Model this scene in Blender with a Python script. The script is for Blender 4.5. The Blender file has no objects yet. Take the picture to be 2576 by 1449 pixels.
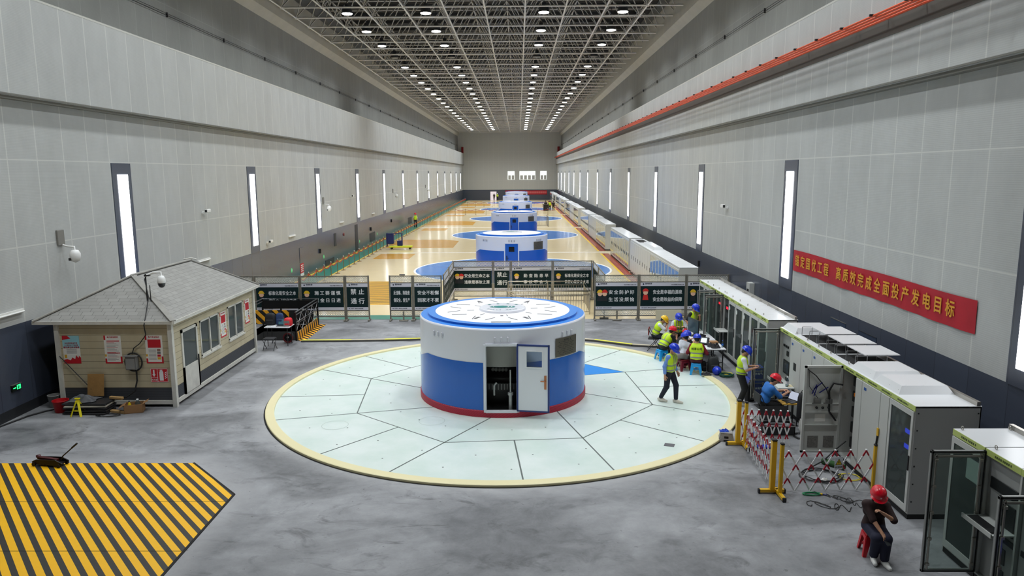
import bpy, math, random
import numpy as np
from mathutils import Vector, Matrix
random.seed(7)
S = bpy.context.scene
COL = S.collection
# ---------------- camera ----------------
cam_d = bpy.data.cameras.new('camera'); cam = bpy.data.objects.new('camera', cam_d); COL.objects.link(cam)
F_PX, PITCH, YAW, ROLL, CAM_H = 1826.703, .156706, -.0097766, .0048538, 6.5
_cp, _sp, _cy, _sy = math.cos(PITCH), math.sin(PITCH), math.cos(YAW), math.sin(YAW)
_f = Vector((_sy*_cp, _cy*_cp, -_sp)); _r = Vector((_cy, -_sy, 0)); _d = _f.cross(_r)
_r2 = math.cos(ROLL)*_r + math.sin(ROLL)*_d; _d2 = -math.sin(ROLL)*_r + math.cos(ROLL)*_d
cam.matrix_world = Matrix(((_r2.x, -_d2.x, -_f.x, 0), (_r2.y, -_d2.y, -_f.y, 0), (_r2.z, -_d2.z, -_f.z, CAM_H), (0, 0, 0, 1)))
cam_d.sensor_width = 36; cam_d.lens = F_PX/2576*36; cam_d.clip_start = .1; cam_d.clip_end = 400
S.camera = cam
# ---------------- world, exposure, light levels ----------------
W = bpy.data.worlds.new('world'); S.world = W; W.use_nodes = True
W.node_tree.nodes['Background'].inputs[0].default_value = (.8, .85, .9, 1); W.node_tree.nodes['Background'].inputs[1].default_value = .05
S.view_settings.view_transform = 'Standard'; S.view_settings.look = 'None'; S.view_settings.gamma = 1; S.view_settings.use_curve_mapping = False
S.view_settings.exposure = 0.78
LAMP_W = 720.0          # each high-bay lamp
STRIP_E = 2.6           # wall light strips
cy_ = S.cycles
cy_.use_denoising = True; cy_.max_bounces = 6; cy_.diffuse_bounces = 4; cy_.glossy_bounces = 3; cy_.transmission_bounces = 3; cy_.transparent_max_bounces = 12
cy_.sample_clamp_indirect = 6; cy_.caustics_reflective = False; cy_.caustics_refractive = False; cy_.use_light_tree = True
# ---------------- helpers ----------------
WM = {}
def inv(o): return WM[o.name].inverted() if o is not None and o.name in WM else Matrix.Identity(4)
def lin(c):
    return tuple((x/255/12.92 if x/255 <= .04045 else ((x/255+.055)/1.055)**2.4) for x in c[:3])+(1,)
MATS = {}
class NT:
    def __init__(s, m): s.t = m.node_tree; s.n = s.t.nodes; s.l = s.t.links
    def new(s, typ, **kw):
        n = s.n.new(typ)
        for k, v in kw.items(): setattr(n, k, v)
        return n
    def put(s, sock, v):
        if hasattr(v, 'is_output') or isinstance(v, bpy.types.NodeSocket): s.l.new(v, sock)
        else: sock.default_value = v
    def m(s, op, a, b=0.0, c=0.0):
        n = s.new('ShaderNodeMath', operation=op); s.put(n.inputs[0], a); s.put(n.inputs[1], b); s.put(n.inputs[2], c); return n.outputs[0]
    def mix(s, f, a, b):
        n = s.new('ShaderNodeMix', data_type='RGBA'); s.put(n.inputs[0], f); s.put(n.inputs[6], a); s.put(n.inputs[7], b); return n.outputs[2]
    def noise(s, vec, scale, detail=4, rough=.55, dist=0.0):
        n = s.new('ShaderNodeTexNoise'); s.put(n.inputs['Vector'], vec); n.inputs['Scale'].default_value = scale; n.inputs['Detail'].default_value = detail
        n.inputs['Roughness'].default_value = rough; n.inputs['Distortion'].default_value = dist; return n.outputs[0]
    def ramp(s, f, *stops):
        n = s.new('ShaderNodeMapRange'); n.clamp = True; s.put(n.inputs[0], f)
        for i, v in enumerate(stops): n.inputs[i+1].default_value = v
        return n.outputs[0]
    def pos(s):
        g = s.new('ShaderNodeNewGeometry'); x = s.new('ShaderNodeSeparateXYZ'); s.l.new(g.outputs['Position'], x.inputs[0]); return g.outputs['Position'], x.outputs
    def obj(s):
        g = s.new('ShaderNodeTexCoord'); x = s.new('ShaderNodeSeparateXYZ'); s.l.new(g.outputs['Object'], x.inputs[0]); return g.outputs['Object'], x.outputs
    def scalev(s, v, sc):
        n = s.new('ShaderNodeVectorMath', operation='MULTIPLY'); s.l.new(v, n.inputs[0]); n.inputs[1].default_value = sc; return n.outputs[0]
def mat(name, c, rough=.5, metal=0., spec=.5, emit=None, es=0., alpha=1., var=0., vscale=3., coat=0.):
    if name in MATS: return MATS[name]
    m = bpy.data.materials.new(name); m.use_nodes = True; b = m.node_tree.nodes['Principled BSDF']
    b.inputs['Base Color'].default_value = lin(c); b.inputs['Roughness'].default_value = rough; b.inputs['Metallic'].default_value = metal
    b.inputs['Specular IOR Level'].default_value = spec; b.inputs['Alpha'].default_value = alpha; b.inputs['Coat Weight'].default_value = coat; b.inputs['Coat Roughness'].default_value = .08
    if emit: b.inputs['Emission Color'].default_value = lin(emit); b.inputs['Emission Strength'].default_value = es
    if var:
        t = NT(m); p, _ = t.obj(); f = t.noise(p, vscale, 5, .6); lo = tuple(x*(1-var) for x in lin(c)[:3])+(1,); hi = tuple(min(1, x*(1+var)) for x in lin(c)[:3])+(1,)
        t.l.new(t.mix(t.ramp(f, .3, .7, 0, 1), lo, hi), b.inputs['Base Color'])
    m.diffuse_color = lin(c); MATS[name] = m; return m
def BS(m): return m.node_tree.nodes['Principled BSDF']
def glassmat(name, tint=(200, 210, 208), op=.12, rough=.05):
    if name in MATS: return MATS[name]
    m = bpy.data.materials.new(name); m.use_nodes = True; t = NT(m); t.n.clear()
    o = t.new('ShaderNodeOutputMaterial'); tr = t.new('ShaderNodeBsdfTransparent'); tr.inputs[0].default_value = lin(tint)
    g = t.new('ShaderNodeBsdfPrincipled'); g.inputs['Base Color'].default_value = lin((120, 128, 128)); g.inputs['Roughness'].default_value = rough
    x = t.new('ShaderNodeMixShader'); fr = t.new('ShaderNodeLayerWeight'); fr.inputs[0].default_value = .25
    t.l.new(t.ramp(fr.outputs['Fresnel'], 0, 1, op, .75), x.inputs[0]); t.l.new(tr.outputs[0], x.inputs[1]); t.l.new(g.outputs[0], x.inputs[2]); t.l.new(x.outputs[0], o.inputs[0])
    MATS[name] = m; return m
class MB:
    def __init__(s): s.v = []; s.f = []; s.m = []; s.sm = []
    def add(s, vs, fs, mi=0, smooth=False):
        o = len(s.v); s.v += [tuple(x) for x in vs]; s.f += [tuple(i+o for i in f) for f in fs]; s.m += [mi]*len(fs); s.sm += [smooth]*len(fs); return s
    def box(s, x0, x1, y0, y1, z0, z1, mi=0, b=0., M=None):
        x0, x1 = min(x0, x1), max(x0, x1); y0, y1 = min(y0, y1), max(y0, y1); z0, z1 = min(z0, z1), max(z0, z1)
        if b <= 0:
            vs = [(x, y, z) for z in (z0, z1) for y in (y0, y1) for x in (x0, x1)]
            fs = [(0, 2, 3, 1), (4, 5, 7, 6), (0, 1, 5, 4), (2, 6, 7, 3), (0, 4, 6, 2), (1, 3, 7, 5)]
        else:
            b = min(b, (x1-x0)*.49, (y1-y0)*.49, (z1-z0)*.49); vs = []; idx = {}
            X = (x0, x1); Y = (y0, y1); Z = (z0, z1); sg = (1, -1)
            for i in (0, 1):
                for j in (0, 1):
                    for k in (0, 1):
                        for a in range(3):
                            p = [X[i]+sg[i]*b, Y[j]+sg[j]*b, Z[k]+sg[k]*b]; p[a] = (X[i], Y[j], Z[k])[a]; idx[i, j, k, a] = len(vs); vs.append(tuple(p))
            fs = []
            for i in (0, 1):
                q = [idx[i, j, k, 0] for j, k in ((0, 0), (1, 0), (1, 1), (0, 1))]; fs.append(tuple(q if i else q[::-1]))
                q = [idx[j, i, k, 1] for j, k in ((0, 0), (1, 0), (1, 1), (0, 1))]; fs.append(tuple(q[::-1] if i else q))
                q = [idx[j, k, i, 2] for j, k in ((0, 0), (1, 0), (1, 1), (0, 1))]; fs.append(tuple(q if i else q[::-1]))
            for i in (0, 1):
                for j in (0, 1):
                    for (c0, c1, fl) in (((i, j, 0), (i, j, 1), (0, 1)), ((i, 0, j), (i, 1, j), (0, 2)), ((0, i, j), (1, i, j), (1, 2))):
                        q = (idx[c0+(fl[0],)], idx[c1+(fl[0],)], idx[c1+(fl[1],)], idx[c0+(fl[1],)]); fs.append(q)
                    for k in (0, 1): fs.append((idx[i, j, k, 0], idx[i, j, k, 1], idx[i, j, k, 2]))
        if M is not None: vs = [M @ Vector(p) for p in vs]
        return s.add(vs, fs, mi)
    def obox(s, c, size, M, mi=0, b=0.):
        T = Matrix.Translation(c) @ M.to_4x4(); return s.box(-size[0]/2, size[0]/2, -size[1]/2, size[1]/2, -size[2]/2, size[2]/2, mi, b, T)
    def bar(s, p0, p1, w, h=None, mi=0, up=(0, 0, 1)):
        p0, p1 = Vector(p0), Vector(p1); d = p1-p0; L = d.length; z = d.normalized(); u = Vector(up)
        if abs(z.dot(u)) > .98: u = Vector((1, 0, 0))
        x = u.cross(z).normalized(); y = z.cross(x); R = Matrix((x, y, z)).transposed()
        return s.obox((p0+p1)/2, (w, h or w, L), R, mi)
    def tube(s, p0, p1, r, n=8, mi=0, r1=None, caps=True):
        return s.path([p0, p1], r, n, mi, r1=r1, caps=caps)
    def path(s, pts, r, n=6, mi=0, r1=None, caps=True, closed=False):
        P = [Vector(p) for p in pts]; k = len(P); vs = []; fs = []; prev = None
        for i, p in enumerate(P):
            if closed: d = P[(i+1) % k]-P[i-1]
            else: d = (P[min(i+1, k-1)]-P[max(i-1, 0)])
            d = d.normalized() if d.length > 1e-9 else Vector((0, 0, 1))
            if prev is None:
                u = Vector((0, 0, 1)) if abs(d.z) < .9 else Vector((1, 0, 0)); x = u.cross(d).normalized()
            else:
                x = prev-d*prev.dot(d); x = x.normalized() if x.length > 1e-6 else Vector((1, 0, 0))
            prev = x; y = d.cross(x); rr = r if r1 is None else r+(r1-r)*i/(k-1)
            for j in range(n):
                a = 2*math.pi*j/n; vs.append(p+rr*(math.cos(a)*x+math.sin(a)*y))
        for i in range(k if closed else k-1):
            i2 = (i+1) % k
            for j in range(n): fs.append((i*n+j, i*n+(j+1) % n, i2*n+(j+1) % n, i2*n+j))
        s.add(vs, fs, mi, True)
        if caps and not closed:
            s.add(vs[:n], [tuple(range(n))[::-1]], mi); s.add(vs[-n:], [tuple(range(n))], mi)
        return s
    def lathe(s, prof, c=(0, 0, 0), n=24, mi=0, smooth=True, a0=0., a1=2*math.pi, M=None):
        full = abs(a1-a0-2*math.pi) < 1e-6; k = n if full else n+1; vs = []; fs = []
        for r, z in prof:
            for j in range(k):
                a = a0+(a1-a0)*j/n; vs.append(Vector((r*math.cos(a), r*math.sin(a), z)))
        for i in range(len(prof)-1):
            for j in range(n):
                j2 = (j+1) % k; fs.append((i*k+j, i*k+j2, (i+1)*k+j2, (i+1)*k+j))
        if M is not None: vs = [M @ v for v in vs]
        c = Vector(c); return s.add([v+c for v in vs], fs, mi, smooth)
    def lathes(s, prof, c=(0, 0, 0), n=24, mi=0, **k):      # faceted profile, smooth round
        for a, b in zip(prof[:-1], prof[1:]): s.lathe([a, b], c, n, mi, **k)
        return s
    def poly(s, pts, z0, z1, mi=0, axis='z'):
        k = len(pts); g = {'z': lambda a, b, c: (a, b, c), 'x': lambda a, b, c: (c, a, b), 'y': lambda a, b, c: (a, c, b)}[axis]
        ar = sum(pts[i][0]*pts[(i+1) % k][1]-pts[(i+1) % k][0]*pts[i][1] for i in range(k))
        if (ar < 0) != (axis == 'y'): pts = pts[::-1]
        vs = [g(a, b, z0) for a, b in pts]+[g(a, b, z1) for a, b in pts]
        return s.add(vs, [tuple(range(k))[::-1], tuple(range(k, 2*k))]+[(i, (i+1) % k, k+(i+1) % k, k+i) for i in range(k)], mi)
    def quad(s, a, b, c, d, mi=0): return s.add([a, b, c, d], [(0, 1, 2, 3)], mi)
    def build(s, name, mats, parent=None, M=None):
        me = bpy.data.meshes.new(name); T = inv(parent)
        if M is not None: T = T @ M
        vs = [T @ Vector(v) for v in s.v] if (parent is not None or M is not None) else s.v
        me.from_pydata(vs, [], s.f); me.update()
        for m_ in (mats if isinstance(mats, (list, tuple)) else [mats]): me.materials.append(m_)
        me.polygons.foreach_set('material_index', s.m); me.polygons.foreach_set('use_smooth', s.sm)
        o = bpy.data.objects.new(name, me); COL.objects.link(o)
        if parent is not None: o.parent = parent; WM[o.name] = WM.get(parent.name, Matrix.Identity(4))
        return o
def tag(o, label, cat, group=None, kind=None):
    o['label'] = label; o['category'] = cat
    if group: o['group'] = group
    if kind: o['kind'] = kind
    return o
def struct(o, label=None, cat=None):
    o['kind'] = 'structure'
    if label: o['label'] = label
    if cat: o['category'] = cat
    return o
def thing(name, label, cat, loc=(0, 0, 0), rz=0., group=None):
    o = bpy.data.objects.new(name, None); COL.objects.link(o); o.location = loc; o.rotation_euler = (0, 0, rz); o.empty_display_size = .1
    WM[o.name] = Matrix.Translation(loc) @ Matrix.Rotation(rz, 4, 'Z'); return tag(o, label, cat, group)
def dup(root, loc, rz=0., label=None, group=None):
    kids = {}
    for o in list(root.children): kids[o] = list(o.children)
    r = root.copy(); COL.objects.link(r); r.location = loc; r.rotation_euler = (0, 0, rz); WM[r.name] = Matrix.Translation(loc) @ Matrix.Rotation(rz, 4, 'Z')
    if label: r['label'] = label
    if group: r['group'] = group
    for ch, gs in kids.items():
        c = ch.copy(); COL.objects.link(c); c.parent = r; WM[c.name] = WM[r.name]
        for g in gs:
            d = g.copy(); COL.objects.link(d); d.parent = c
    return r
def lamp(name, parent, loc, energy, angle, blend=1., col=(.92, .97, 1), r=.25):
    l = bpy.data.lights.new(name, 'SPOT'); l.energy = energy; l.spot_size = angle; l.spot_blend = blend; l.color = col; l.shadow_soft_size = r
    o = bpy.data.objects.new(name, l); COL.objects.link(o); o.parent = parent; o.location = loc; return o
def text(body, size, m, parent, loc, xdir, ydir, name='lettering', sx=1., bold=.02, align='CENTER', spacing=1.):
    c = bpy.data.curves.new(name, 'FONT'); c.body = body; c.size = size; c.align_x = align; c.align_y = 'CENTER'; c.space_character = spacing; c.resolution_u = 2
    c.materials.append(m); o = bpy.data.objects.new(name, c); COL.objects.link(o)
    x = Vector(xdir).normalized(); y = Vector(ydir).normalized(); z = x.cross(y)
    T = Matrix.Translation(loc) @ Matrix((x, y, z)).transposed().to_4x4() @ Matrix.Diagonal((sx, 1, 1, 1))
    if parent is not None: o.parent = parent; T = inv(parent) @ T
    o.matrix_local = T; o['bold'] = bold*size; return o
def RZ(a): return Matrix.Rotation(a, 3, 'Z')
ORD = 'first second third fourth fifth sixth seventh eighth ninth tenth eleventh twelfth thirteenth fourteenth fifteenth sixteenth seventeenth eighteenth nineteenth twentieth'.split()
XL, XR, YF, YB = -13.7, 9.33, 181.0, -9.0
PX0 = 24.55             # wall panel seams every 1.23 m
# ---------------- materials of the setting ----------------
def wall_mat(name, base, seam, zs):
    m = mat(name, base, .75, spec=.2); t = NT(m); p, xyz = t.pos(); y, z = xyz[1], xyz[2]
    ph = t.m('DIVIDE', t.m('SUBTRACT', y, PX0), 1.23); fr = t.m('ABSOLUTE', t.m('SUBTRACT', t.m('FRACT', ph), .5))
    line = t.ramp(fr, .478, .488, 0, 1)
    for zz in zs: line = t.m('MAXIMUM', line, t.ramp(t.m('ABSOLUTE', t.m('SUBTRACT', z, zz)), .012, .022, 1, 0))
    wn = t.new('ShaderNodeTexWhiteNoise', noise_dimensions='1D'); t.l.new(t.m('FLOOR', ph), wn.inputs['W'])
    n = t.noise(t.scalev(p, (1, 1, .5)), 1.1, 5, .65); n2 = t.noise(t.scalev(p, (1, .25, 6)), 5, 3, .6)
    v = t.m('ADD', t.m('MULTIPLY', wn.outputs[0], .25), t.m('ADD', t.m('MULTIPLY', t.ramp(n, .3, .7, 0, 1), .5), t.m('MULTIPLY', n2, .25)))
    lo = tuple(c*.84 for c in lin(base)[:3])+(1,); hi = tuple(min(1, c*1.08) for c in lin(base)[:3])+(1,)
    t.l.new(t.mix(t.m('MULTIPLY', line, .6), t.mix(v, lo, hi), lin(seam)), BS(m).inputs['Base Color'])
    wv = t.m('SINE', t.m('MULTIPLY', z, 150)); bp = t.new('ShaderNodeBump'); bp.inputs['Strength'].default_value = .07; bp.inputs['Distance'].default_value = .004
    t.l.new(wv, bp.inputs['Height']); t.l.new(bp.outputs[0], BS(m).inputs['Normal'])
    return m
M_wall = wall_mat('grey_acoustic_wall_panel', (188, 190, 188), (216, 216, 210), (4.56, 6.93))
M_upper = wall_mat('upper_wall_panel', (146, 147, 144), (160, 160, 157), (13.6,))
M_slate = mat('slate_wall_cladding', (70, 77, 92), .24, spec=.8)
t_ = NT(M_slate); p_, x_ = t_.pos()
wn_ = t_.new('ShaderNodeTexWhiteNoise', noise_dimensions='1D'); ph_ = t_.m('DIVIDE', t_.m('SUBTRACT', x_[1], PX0), 1.23); t_.l.new(t_.m('FLOOR', ph_), wn_.inputs['W'])
ln_ = t_.ramp(t_.m('ABSOLUTE', t_.m('SUBTRACT', t_.m('FRACT', ph_), .5)), .488, .495, 0, .5)
t_.l.new(t_.mix(ln_, t_.mix(wn_.outputs[0], lin((66, 72, 86)), lin((74, 81, 96))), lin((40, 44, 52))), BS(M_slate).inputs['Base Color'])
def concrete(name, dark, light):
    m = mat(name, light, .6, spec=.35); t = NT(m); p, xyz = t.pos()
    big = t.noise(t.scalev(p, (.5, .75, 1)), .6, 6, .6, .6); mid = t.noise(p, 2.2, 6, .65, .4); fine = t.noise(p, 22, 3, .7)
    stain = t.ramp(t.noise(t.scalev(p, (.8, 1.5, 1)), .9, 5, .7, 1.2), .55, .72, 0, .7)
    v = t.m('ADD', t.m('MULTIPLY', t.ramp(big, .40, .62, 0, 1), .55), t.m('ADD', t.m('MULTIPLY', t.ramp(mid, .3, .7, 0, 1), .3), t.m('MULTIPLY', fine, .18)))
    c = t.mix(stain, t.mix(v, lin(dark), lin(light)), lin(tuple(x*.72 for x in dark)))
    spk = t.ramp(t.noise(p, 9, 2, .5), .71, .74, 0, .6)
    rad = t.m('SQRT', t.m('ADD', t.m('POWER', t.m('ADD', xyz[0], .49), 2), t.m('POWER', t.m('SUBTRACT', xyz[1], 21.18), 2)))
    ring = t.ramp(t.m('ADD', rad, t.m('MULTIPLY', mid, 1.2)), 7.3, 7.9, .75, 0); c = t.mix(ring, c, lin((178, 178, 180)))
    pd = t.m('MAXIMUM', t.m('SUBTRACT', xyz[1], 15.7), t.m('MULTIPLY', t.m('ADD', t.m('ADD', xyz[0], 7.42), t.m('SUBTRACT', xyz[1], 15.7)), .7))
    pd = t.m('MAXIMUM', pd, t.m('ADD', xyz[0], 5.87)); c = t.mix(t.ramp(t.m('ADD', pd, mid), .6, 1.1, .55, 0), c, lin((174, 174, 176)))
    t.l.new(t.mix(spk, c, lin((92, 92, 92))), BS(m).inputs['Base Color']); t.l.new(t.ramp(big, .3, .7, .42, .7), BS(m).inputs['Roughness']); return m
M_conc = concrete('bare_concrete', (92, 93, 96), (166, 167, 170))
def gloss_floor(name, c, rough=.16, spec=.5):
    m = mat(name, c, rough, spec=spec); t = NT(m); p, xyz = t.pos(); n = t.noise(p, .8, 4, .6)
    t.l.new(t.mix(t.ramp(n, .3, .7, 0, 1), tuple(x*.96 for x in lin(c)[:3])+(1,), lin(c)), BS(m).inputs['Base Color'])
    return m
M_cream = gloss_floor('cream_epoxy_floor', (240, 218, 172))
M_green = gloss_floor('green_epoxy_floor', (52, 132, 112), .3)
M_redfl = gloss_floor('brick_red_epoxy_floor', (170, 62, 38), .2)
M_orange = gloss_floor('ochre_epoxy_hatch', (212, 154, 40), .22)
M_bluefl = gloss_floor('blue_epoxy_disc', (42, 130, 214), .14)
M_yel = mat('yellow_paint', (236, 196, 40), .45)
M_wline = mat('pale_joint', (246, 244, 238), .4)
M_white = mat('white_paint', (232, 233, 236), .3)
M_black = mat('black_plastic', (24, 24, 26), .45)
M_dark = mat('void_and_shadow_black', (14, 14, 15), .8)
M_alu = mat('brushed_aluminium', (176, 172, 164), .35, .85)
M_steel = mat('stainless_steel', (190, 186, 178), .25, .9)
M_strip = mat('lit_wall_strip', (255, 255, 255), .5, emit=(250, 252, 255), es=STRIP_E)
M_beam = mat('pale_concrete_beam', (178, 176, 166), .7, var=.06, vscale=1.)
# ---------------- room shell ----------------
def B(x0, x1, y0, y1, z0, z1, name, m, parent=None, b=0.): return MB().box(x0, x1, y0, y1, z0, z1, 0, b).build(name, m, parent)
PIT = (-11.2, -8.85, 28.0, 31.05)
m = MB(); m.box(XL, XR, YB, PIT[2], -.3, 0); m.box(XL, XR, PIT[3], 32.15, -.3, 0); m.box(XL, PIT[0], PIT[2], PIT[3], -.3, 0); m.box(PIT[1], XR, PIT[2], PIT[3], -.3, 0)
struct(m.build('floor', M_conc), 'bare grey concrete floor of the unfinished end of the hall', 'floor')
m = MB(); m.box(PIT[0]-.1, PIT[1]+.1, PIT[2]-.1, PIT[3]+.1, -3, -2.9)
for a in ((PIT[0]-.1, PIT[0], PIT[2], PIT[3]), (PIT[1], PIT[1]+.1, PIT[2], PIT[3]), (PIT[0], PIT[1], PIT[2]-.1, PIT[2]), (PIT[0], PIT[1], PIT[3], PIT[3]+.1)): m.box(*a, -3, -.02)
struct(m.build('floor_pit', mat('pit_concrete', (60, 60, 60), .8)))
fl = struct(B(XL, XR, 32.15, YF, -.3, 0, 'floor_painted', M_cream), 'glossy cream painted floor of the finished hall', 'floor')
struct(B(XL-.4, XL, YB, YF, 0, 2.5, 'wall_left_lower', M_slate)); struct(B(XR, XR+.4, YB, YF, 0, 2.5, 'wall_right_lower', M_slate))
struct(B(XL-.4, XL, YB, YF, 2.5, 8.6, 'wall_left', M_wall)); struct(B(XR, XR+.4, YB, YF, 2.5, 8.6, 'wall_right', M_wall))
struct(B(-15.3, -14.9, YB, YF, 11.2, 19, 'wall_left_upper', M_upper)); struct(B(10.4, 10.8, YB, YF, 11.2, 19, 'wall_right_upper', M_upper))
M_far = mat('far_wall_panel', (196, 197, 193), .75, spec=.2)
t_ = NT(M_far); p_, x_ = t_.pos()
fx = t_.ramp(t_.m('ABSOLUTE', t_.m('SUBTRACT', t_.m('FRACT', t_.m('DIVIDE', x_[0], 1.23)), .5)), .47, .49, 0, 1); fz = t_.ramp(t_.m('ABSOLUTE', t_.m('SUBTRACT', t_.m('FRACT', t_.m('DIVIDE', x_[2], 2.35)), .5)), .485, .493, 0, 1)
t_.l.new(t_.mix(t_.m('MULTIPLY', t_.m('MAXIMUM', fx, fz), .5), lin((194, 195, 191)), lin((210, 210, 205))), BS(M_far).inputs['Base Color'])
struct(B(-15.3, 10.8, YF, YF+.4, 2.5, 19, 'wall_far', M_far)); struct(B(-15.3, 10.8, YF-.02, YF+.4, -.1, 2.5, 'wall_far_lower', M_slate))
struct(B(-15.3, 10.8, YB-.4, YB, -.1, 19, 'wall_near', M_far))
M_deck = mat('roof_deck', (46, 46, 46), .7, var=.15, vscale=.6)
t_ = NT(M_deck)
struct(B(-15.3, 10.8, YB-.4, YF+.4, 19, 19.3, 'ceiling', M_deck))
def ledge(name, xw, s):
    m = MB(); m.box(xw-.4*s, xw+.25*s, YB, YF, 8.6, 11.33); o = struct(m.build(name, M_wall)); m = MB()
    m.box(xw-.4*s, xw+.254*s, YB, YF, 11.3, 11.36); m.box(xw-1.7*s, xw+.2*s, YB, YF, 11.2, 11.3); struct(m.build(name.replace('ledge', 'cap'), mat('ledge_cap', (200, 199, 192), .7)))
    m = MB(); m.box(xw, xw+.2*s, YB, YF, 8.52, 8.6); m.box(xw, xw+.27*s, YB, YF, 8.62, 8.66); struct(m.build(name.replace('ledge', 'groove'), mat('ledge_groove', (120, 119, 112), .7)))
ledge('trim_ledge_left', XL, 1); ledge('trim_ledge_right', XR, -1)
def topbeam(name, xw, xf):
    m = MB(); m.poly([(xw, 15.52), (xf, 15.9), (xf, 16.9), (xf, 17.6), (xw, 17.6)], YB, YF, 0, 'y'); struct(m.build(name, M_beam))
topbeam('trim_beam_left', -14.9, -14.45); topbeam('trim_beam_right', 10.4, 9.98)
def wire(name, x, z):
    m = MB(); s = 1 if x < 0 else -1
    for k in (0, .09): m.tube((x+s*.06, 20, z+k), (x+s*.06, YF, z+k), .012, 5)
    for i in range(28): m.box(x+s*.012, x+s*.08, 20+i*6, 20.05+i*6, z-.05, z+.14)
    return m.build(name, M_black)
tag(wire('lifeline_cable', -14.9, 13.15), 'thin dark double lifeline cable along the upper left-side wall above the ledge', 'cable')
tag(wire('lifeline_cable', 10.4, 13.15), 'thin dark double lifeline cable along the upper wall above the orange rails', 'cable')
struct(B(XL, XL+.012, YB, 32, 0, .28, 'baseboard_left', mat('black_skirting', (34, 36, 40), .5)))
for s_, x_w, k0 in ((1, XL, 0), (-1, XR, -1)):
    for k in range(k0, 13):
        y0 = 24.6+12.3*k if s_ > 0 else 24.62+12.3*k
        n = f"window_{(k+1) if s_ > 0 else (k+15)}"
        o = struct(B(x_w, x_w+.03*s_, y0, y0+1.2, 2.5, 6.9, n, M_slate)); WM[o.name] = Matrix.Identity(4)
        B(x_w, x_w+.05*s_, y0+.31, y0+.95, 2.85, 6.52, 'light_panel', M_strip, o)
# far wall control-room windows
for i, (a, b) in enumerate(((-2.7, -1.0), (.2, 4.1), (5.3, 6.9))):
    o = struct(B(a, b, YF-.06, YF, 4.95, 7.0, f'window_{40+i}', mat('bright_room_glass', (226, 232, 228), .2, emit=(235, 240, 236), es=.55)))
    for k in range(2 if i != 1 else 4):
        w = (b-a)/(2 if i != 1 else 4); B(a+k*w+.18*w, a+(k+1)*w-.12*w, YF-.09, YF-.06, 5.0, 6.0, 'pane', mat('grey_room_fittings', (150, 164, 160) if i == 1 else (196, 196, 190), .4), o)
struct(B(-7.0, -5.5, YF-.05, YF-.02, 0, 2.05, 'door_1', mat('lit_doorway', (220, 210, 214), .5, emit=(225, 215, 222), es=.35)))
# floor colour zones of the finished hall
E_ = .004
struct(B(XL, -12.28, 32.15, YF, 0, E_, 'floor_strip_green', M_green)); struct(B(-12.28, -12.18, 32.15, YF, 0, E_, 'floor_line_yellow', M_yel))
struct(B(XL+.04, XL+.2, 32.15, YF, 0, E_*2, 'floor_line_yellow_wall', M_yel)); struct(B(-12.2, -3.5, 32.15, 33.15, 0, E_*1.5, 'floor_band_green', M_green))
for k in range(5):
    y = 60.05+28.2*k; struct(B(-12.1, XR, y-.12, y+.12, 0, E_*1.7, 'floor_joint_line', M_wline))
for a, b in ((32.3, 59.0), (60.9, 87.2), (88.9, 115.4), (117, 143.5), (145.5, 172)):
    struct(B(6.78, 7.3, a, b, 0, E_, 'floor_strip_red', M_redfl)); struct(B(6.62, 6.78, a, b, 0, E_, 'floor_line_orange', M_yel))
# ---------------- roof space frame ----------------
LX = [-2.02+2.45*k for k in range(-5, 6)]; LY = [45.72+2.934*k for k in range(-3, 47)]; ZB, ZT = 16.42, 18.4
M_truss = mat('grey_painted_tube', (228, 226, 222), .45); M_truss2 = mat('grey_truss_web', (190, 187, 182), .5)
tr = thing('roof_space_frame', 'grey tubular steel space frame spanning under the dark roof deck', 'roof frame', (-2, 110, 16.4)); tr['kind'] = 'thing'
m = MB()
for x in LX: m.tube((x, LY[0]-3, ZB), (x, YF, ZB), .055, 6, caps=False)
for y in LY: m.tube((-14.4, y, ZB), (9.9, y, ZB), .06, 6, caps=False)
for x in LX:
    for y in LY: m.box(x-.09, x+.09, y-.09, y+.09, ZB-.09, ZB+.09, 0, .04)
m.build('bottom_chord', M_truss, tr); m = MB()
tx = [x+1.225 for x in LX[:-1]]; ty = [y+1.467 for y in LY[:-1]]
for x in tx: m.tube((x, ty[0], ZT), (x, ty[-1], ZT), .05, 5, caps=False)
for y in ty: m.tube((tx[0]-1.2, y, ZT), (tx[-1]+1.2, y, ZT), .05, 5, caps=False)
m.build('top_chord', M_truss2, tr); m = MB()
for i, x in enumerate(LX):
    for j, y in enumerate(LY):
        for dx in (-1.225, 1.225):
            for dy in (-1.467, 1.467):
                if -14.4 < x+dx < 9.9 and y+dy < YF-.5 and ty[0]-.1 <= y+dy: m.tube((x, y, ZB), (x+dx, y+dy, ZT), .04, 4, caps=False)
m.build('web', M_truss2, tr)
# purlins under the deck
m = MB()
for j in range(48): m.box(-14.4, 9.9, 42+2.9*j, 42.1+2.9*j, 18.7, 18.95)
m.build('purlin', mat('dark_purlin', (70, 70, 70), .6), tr)
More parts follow.
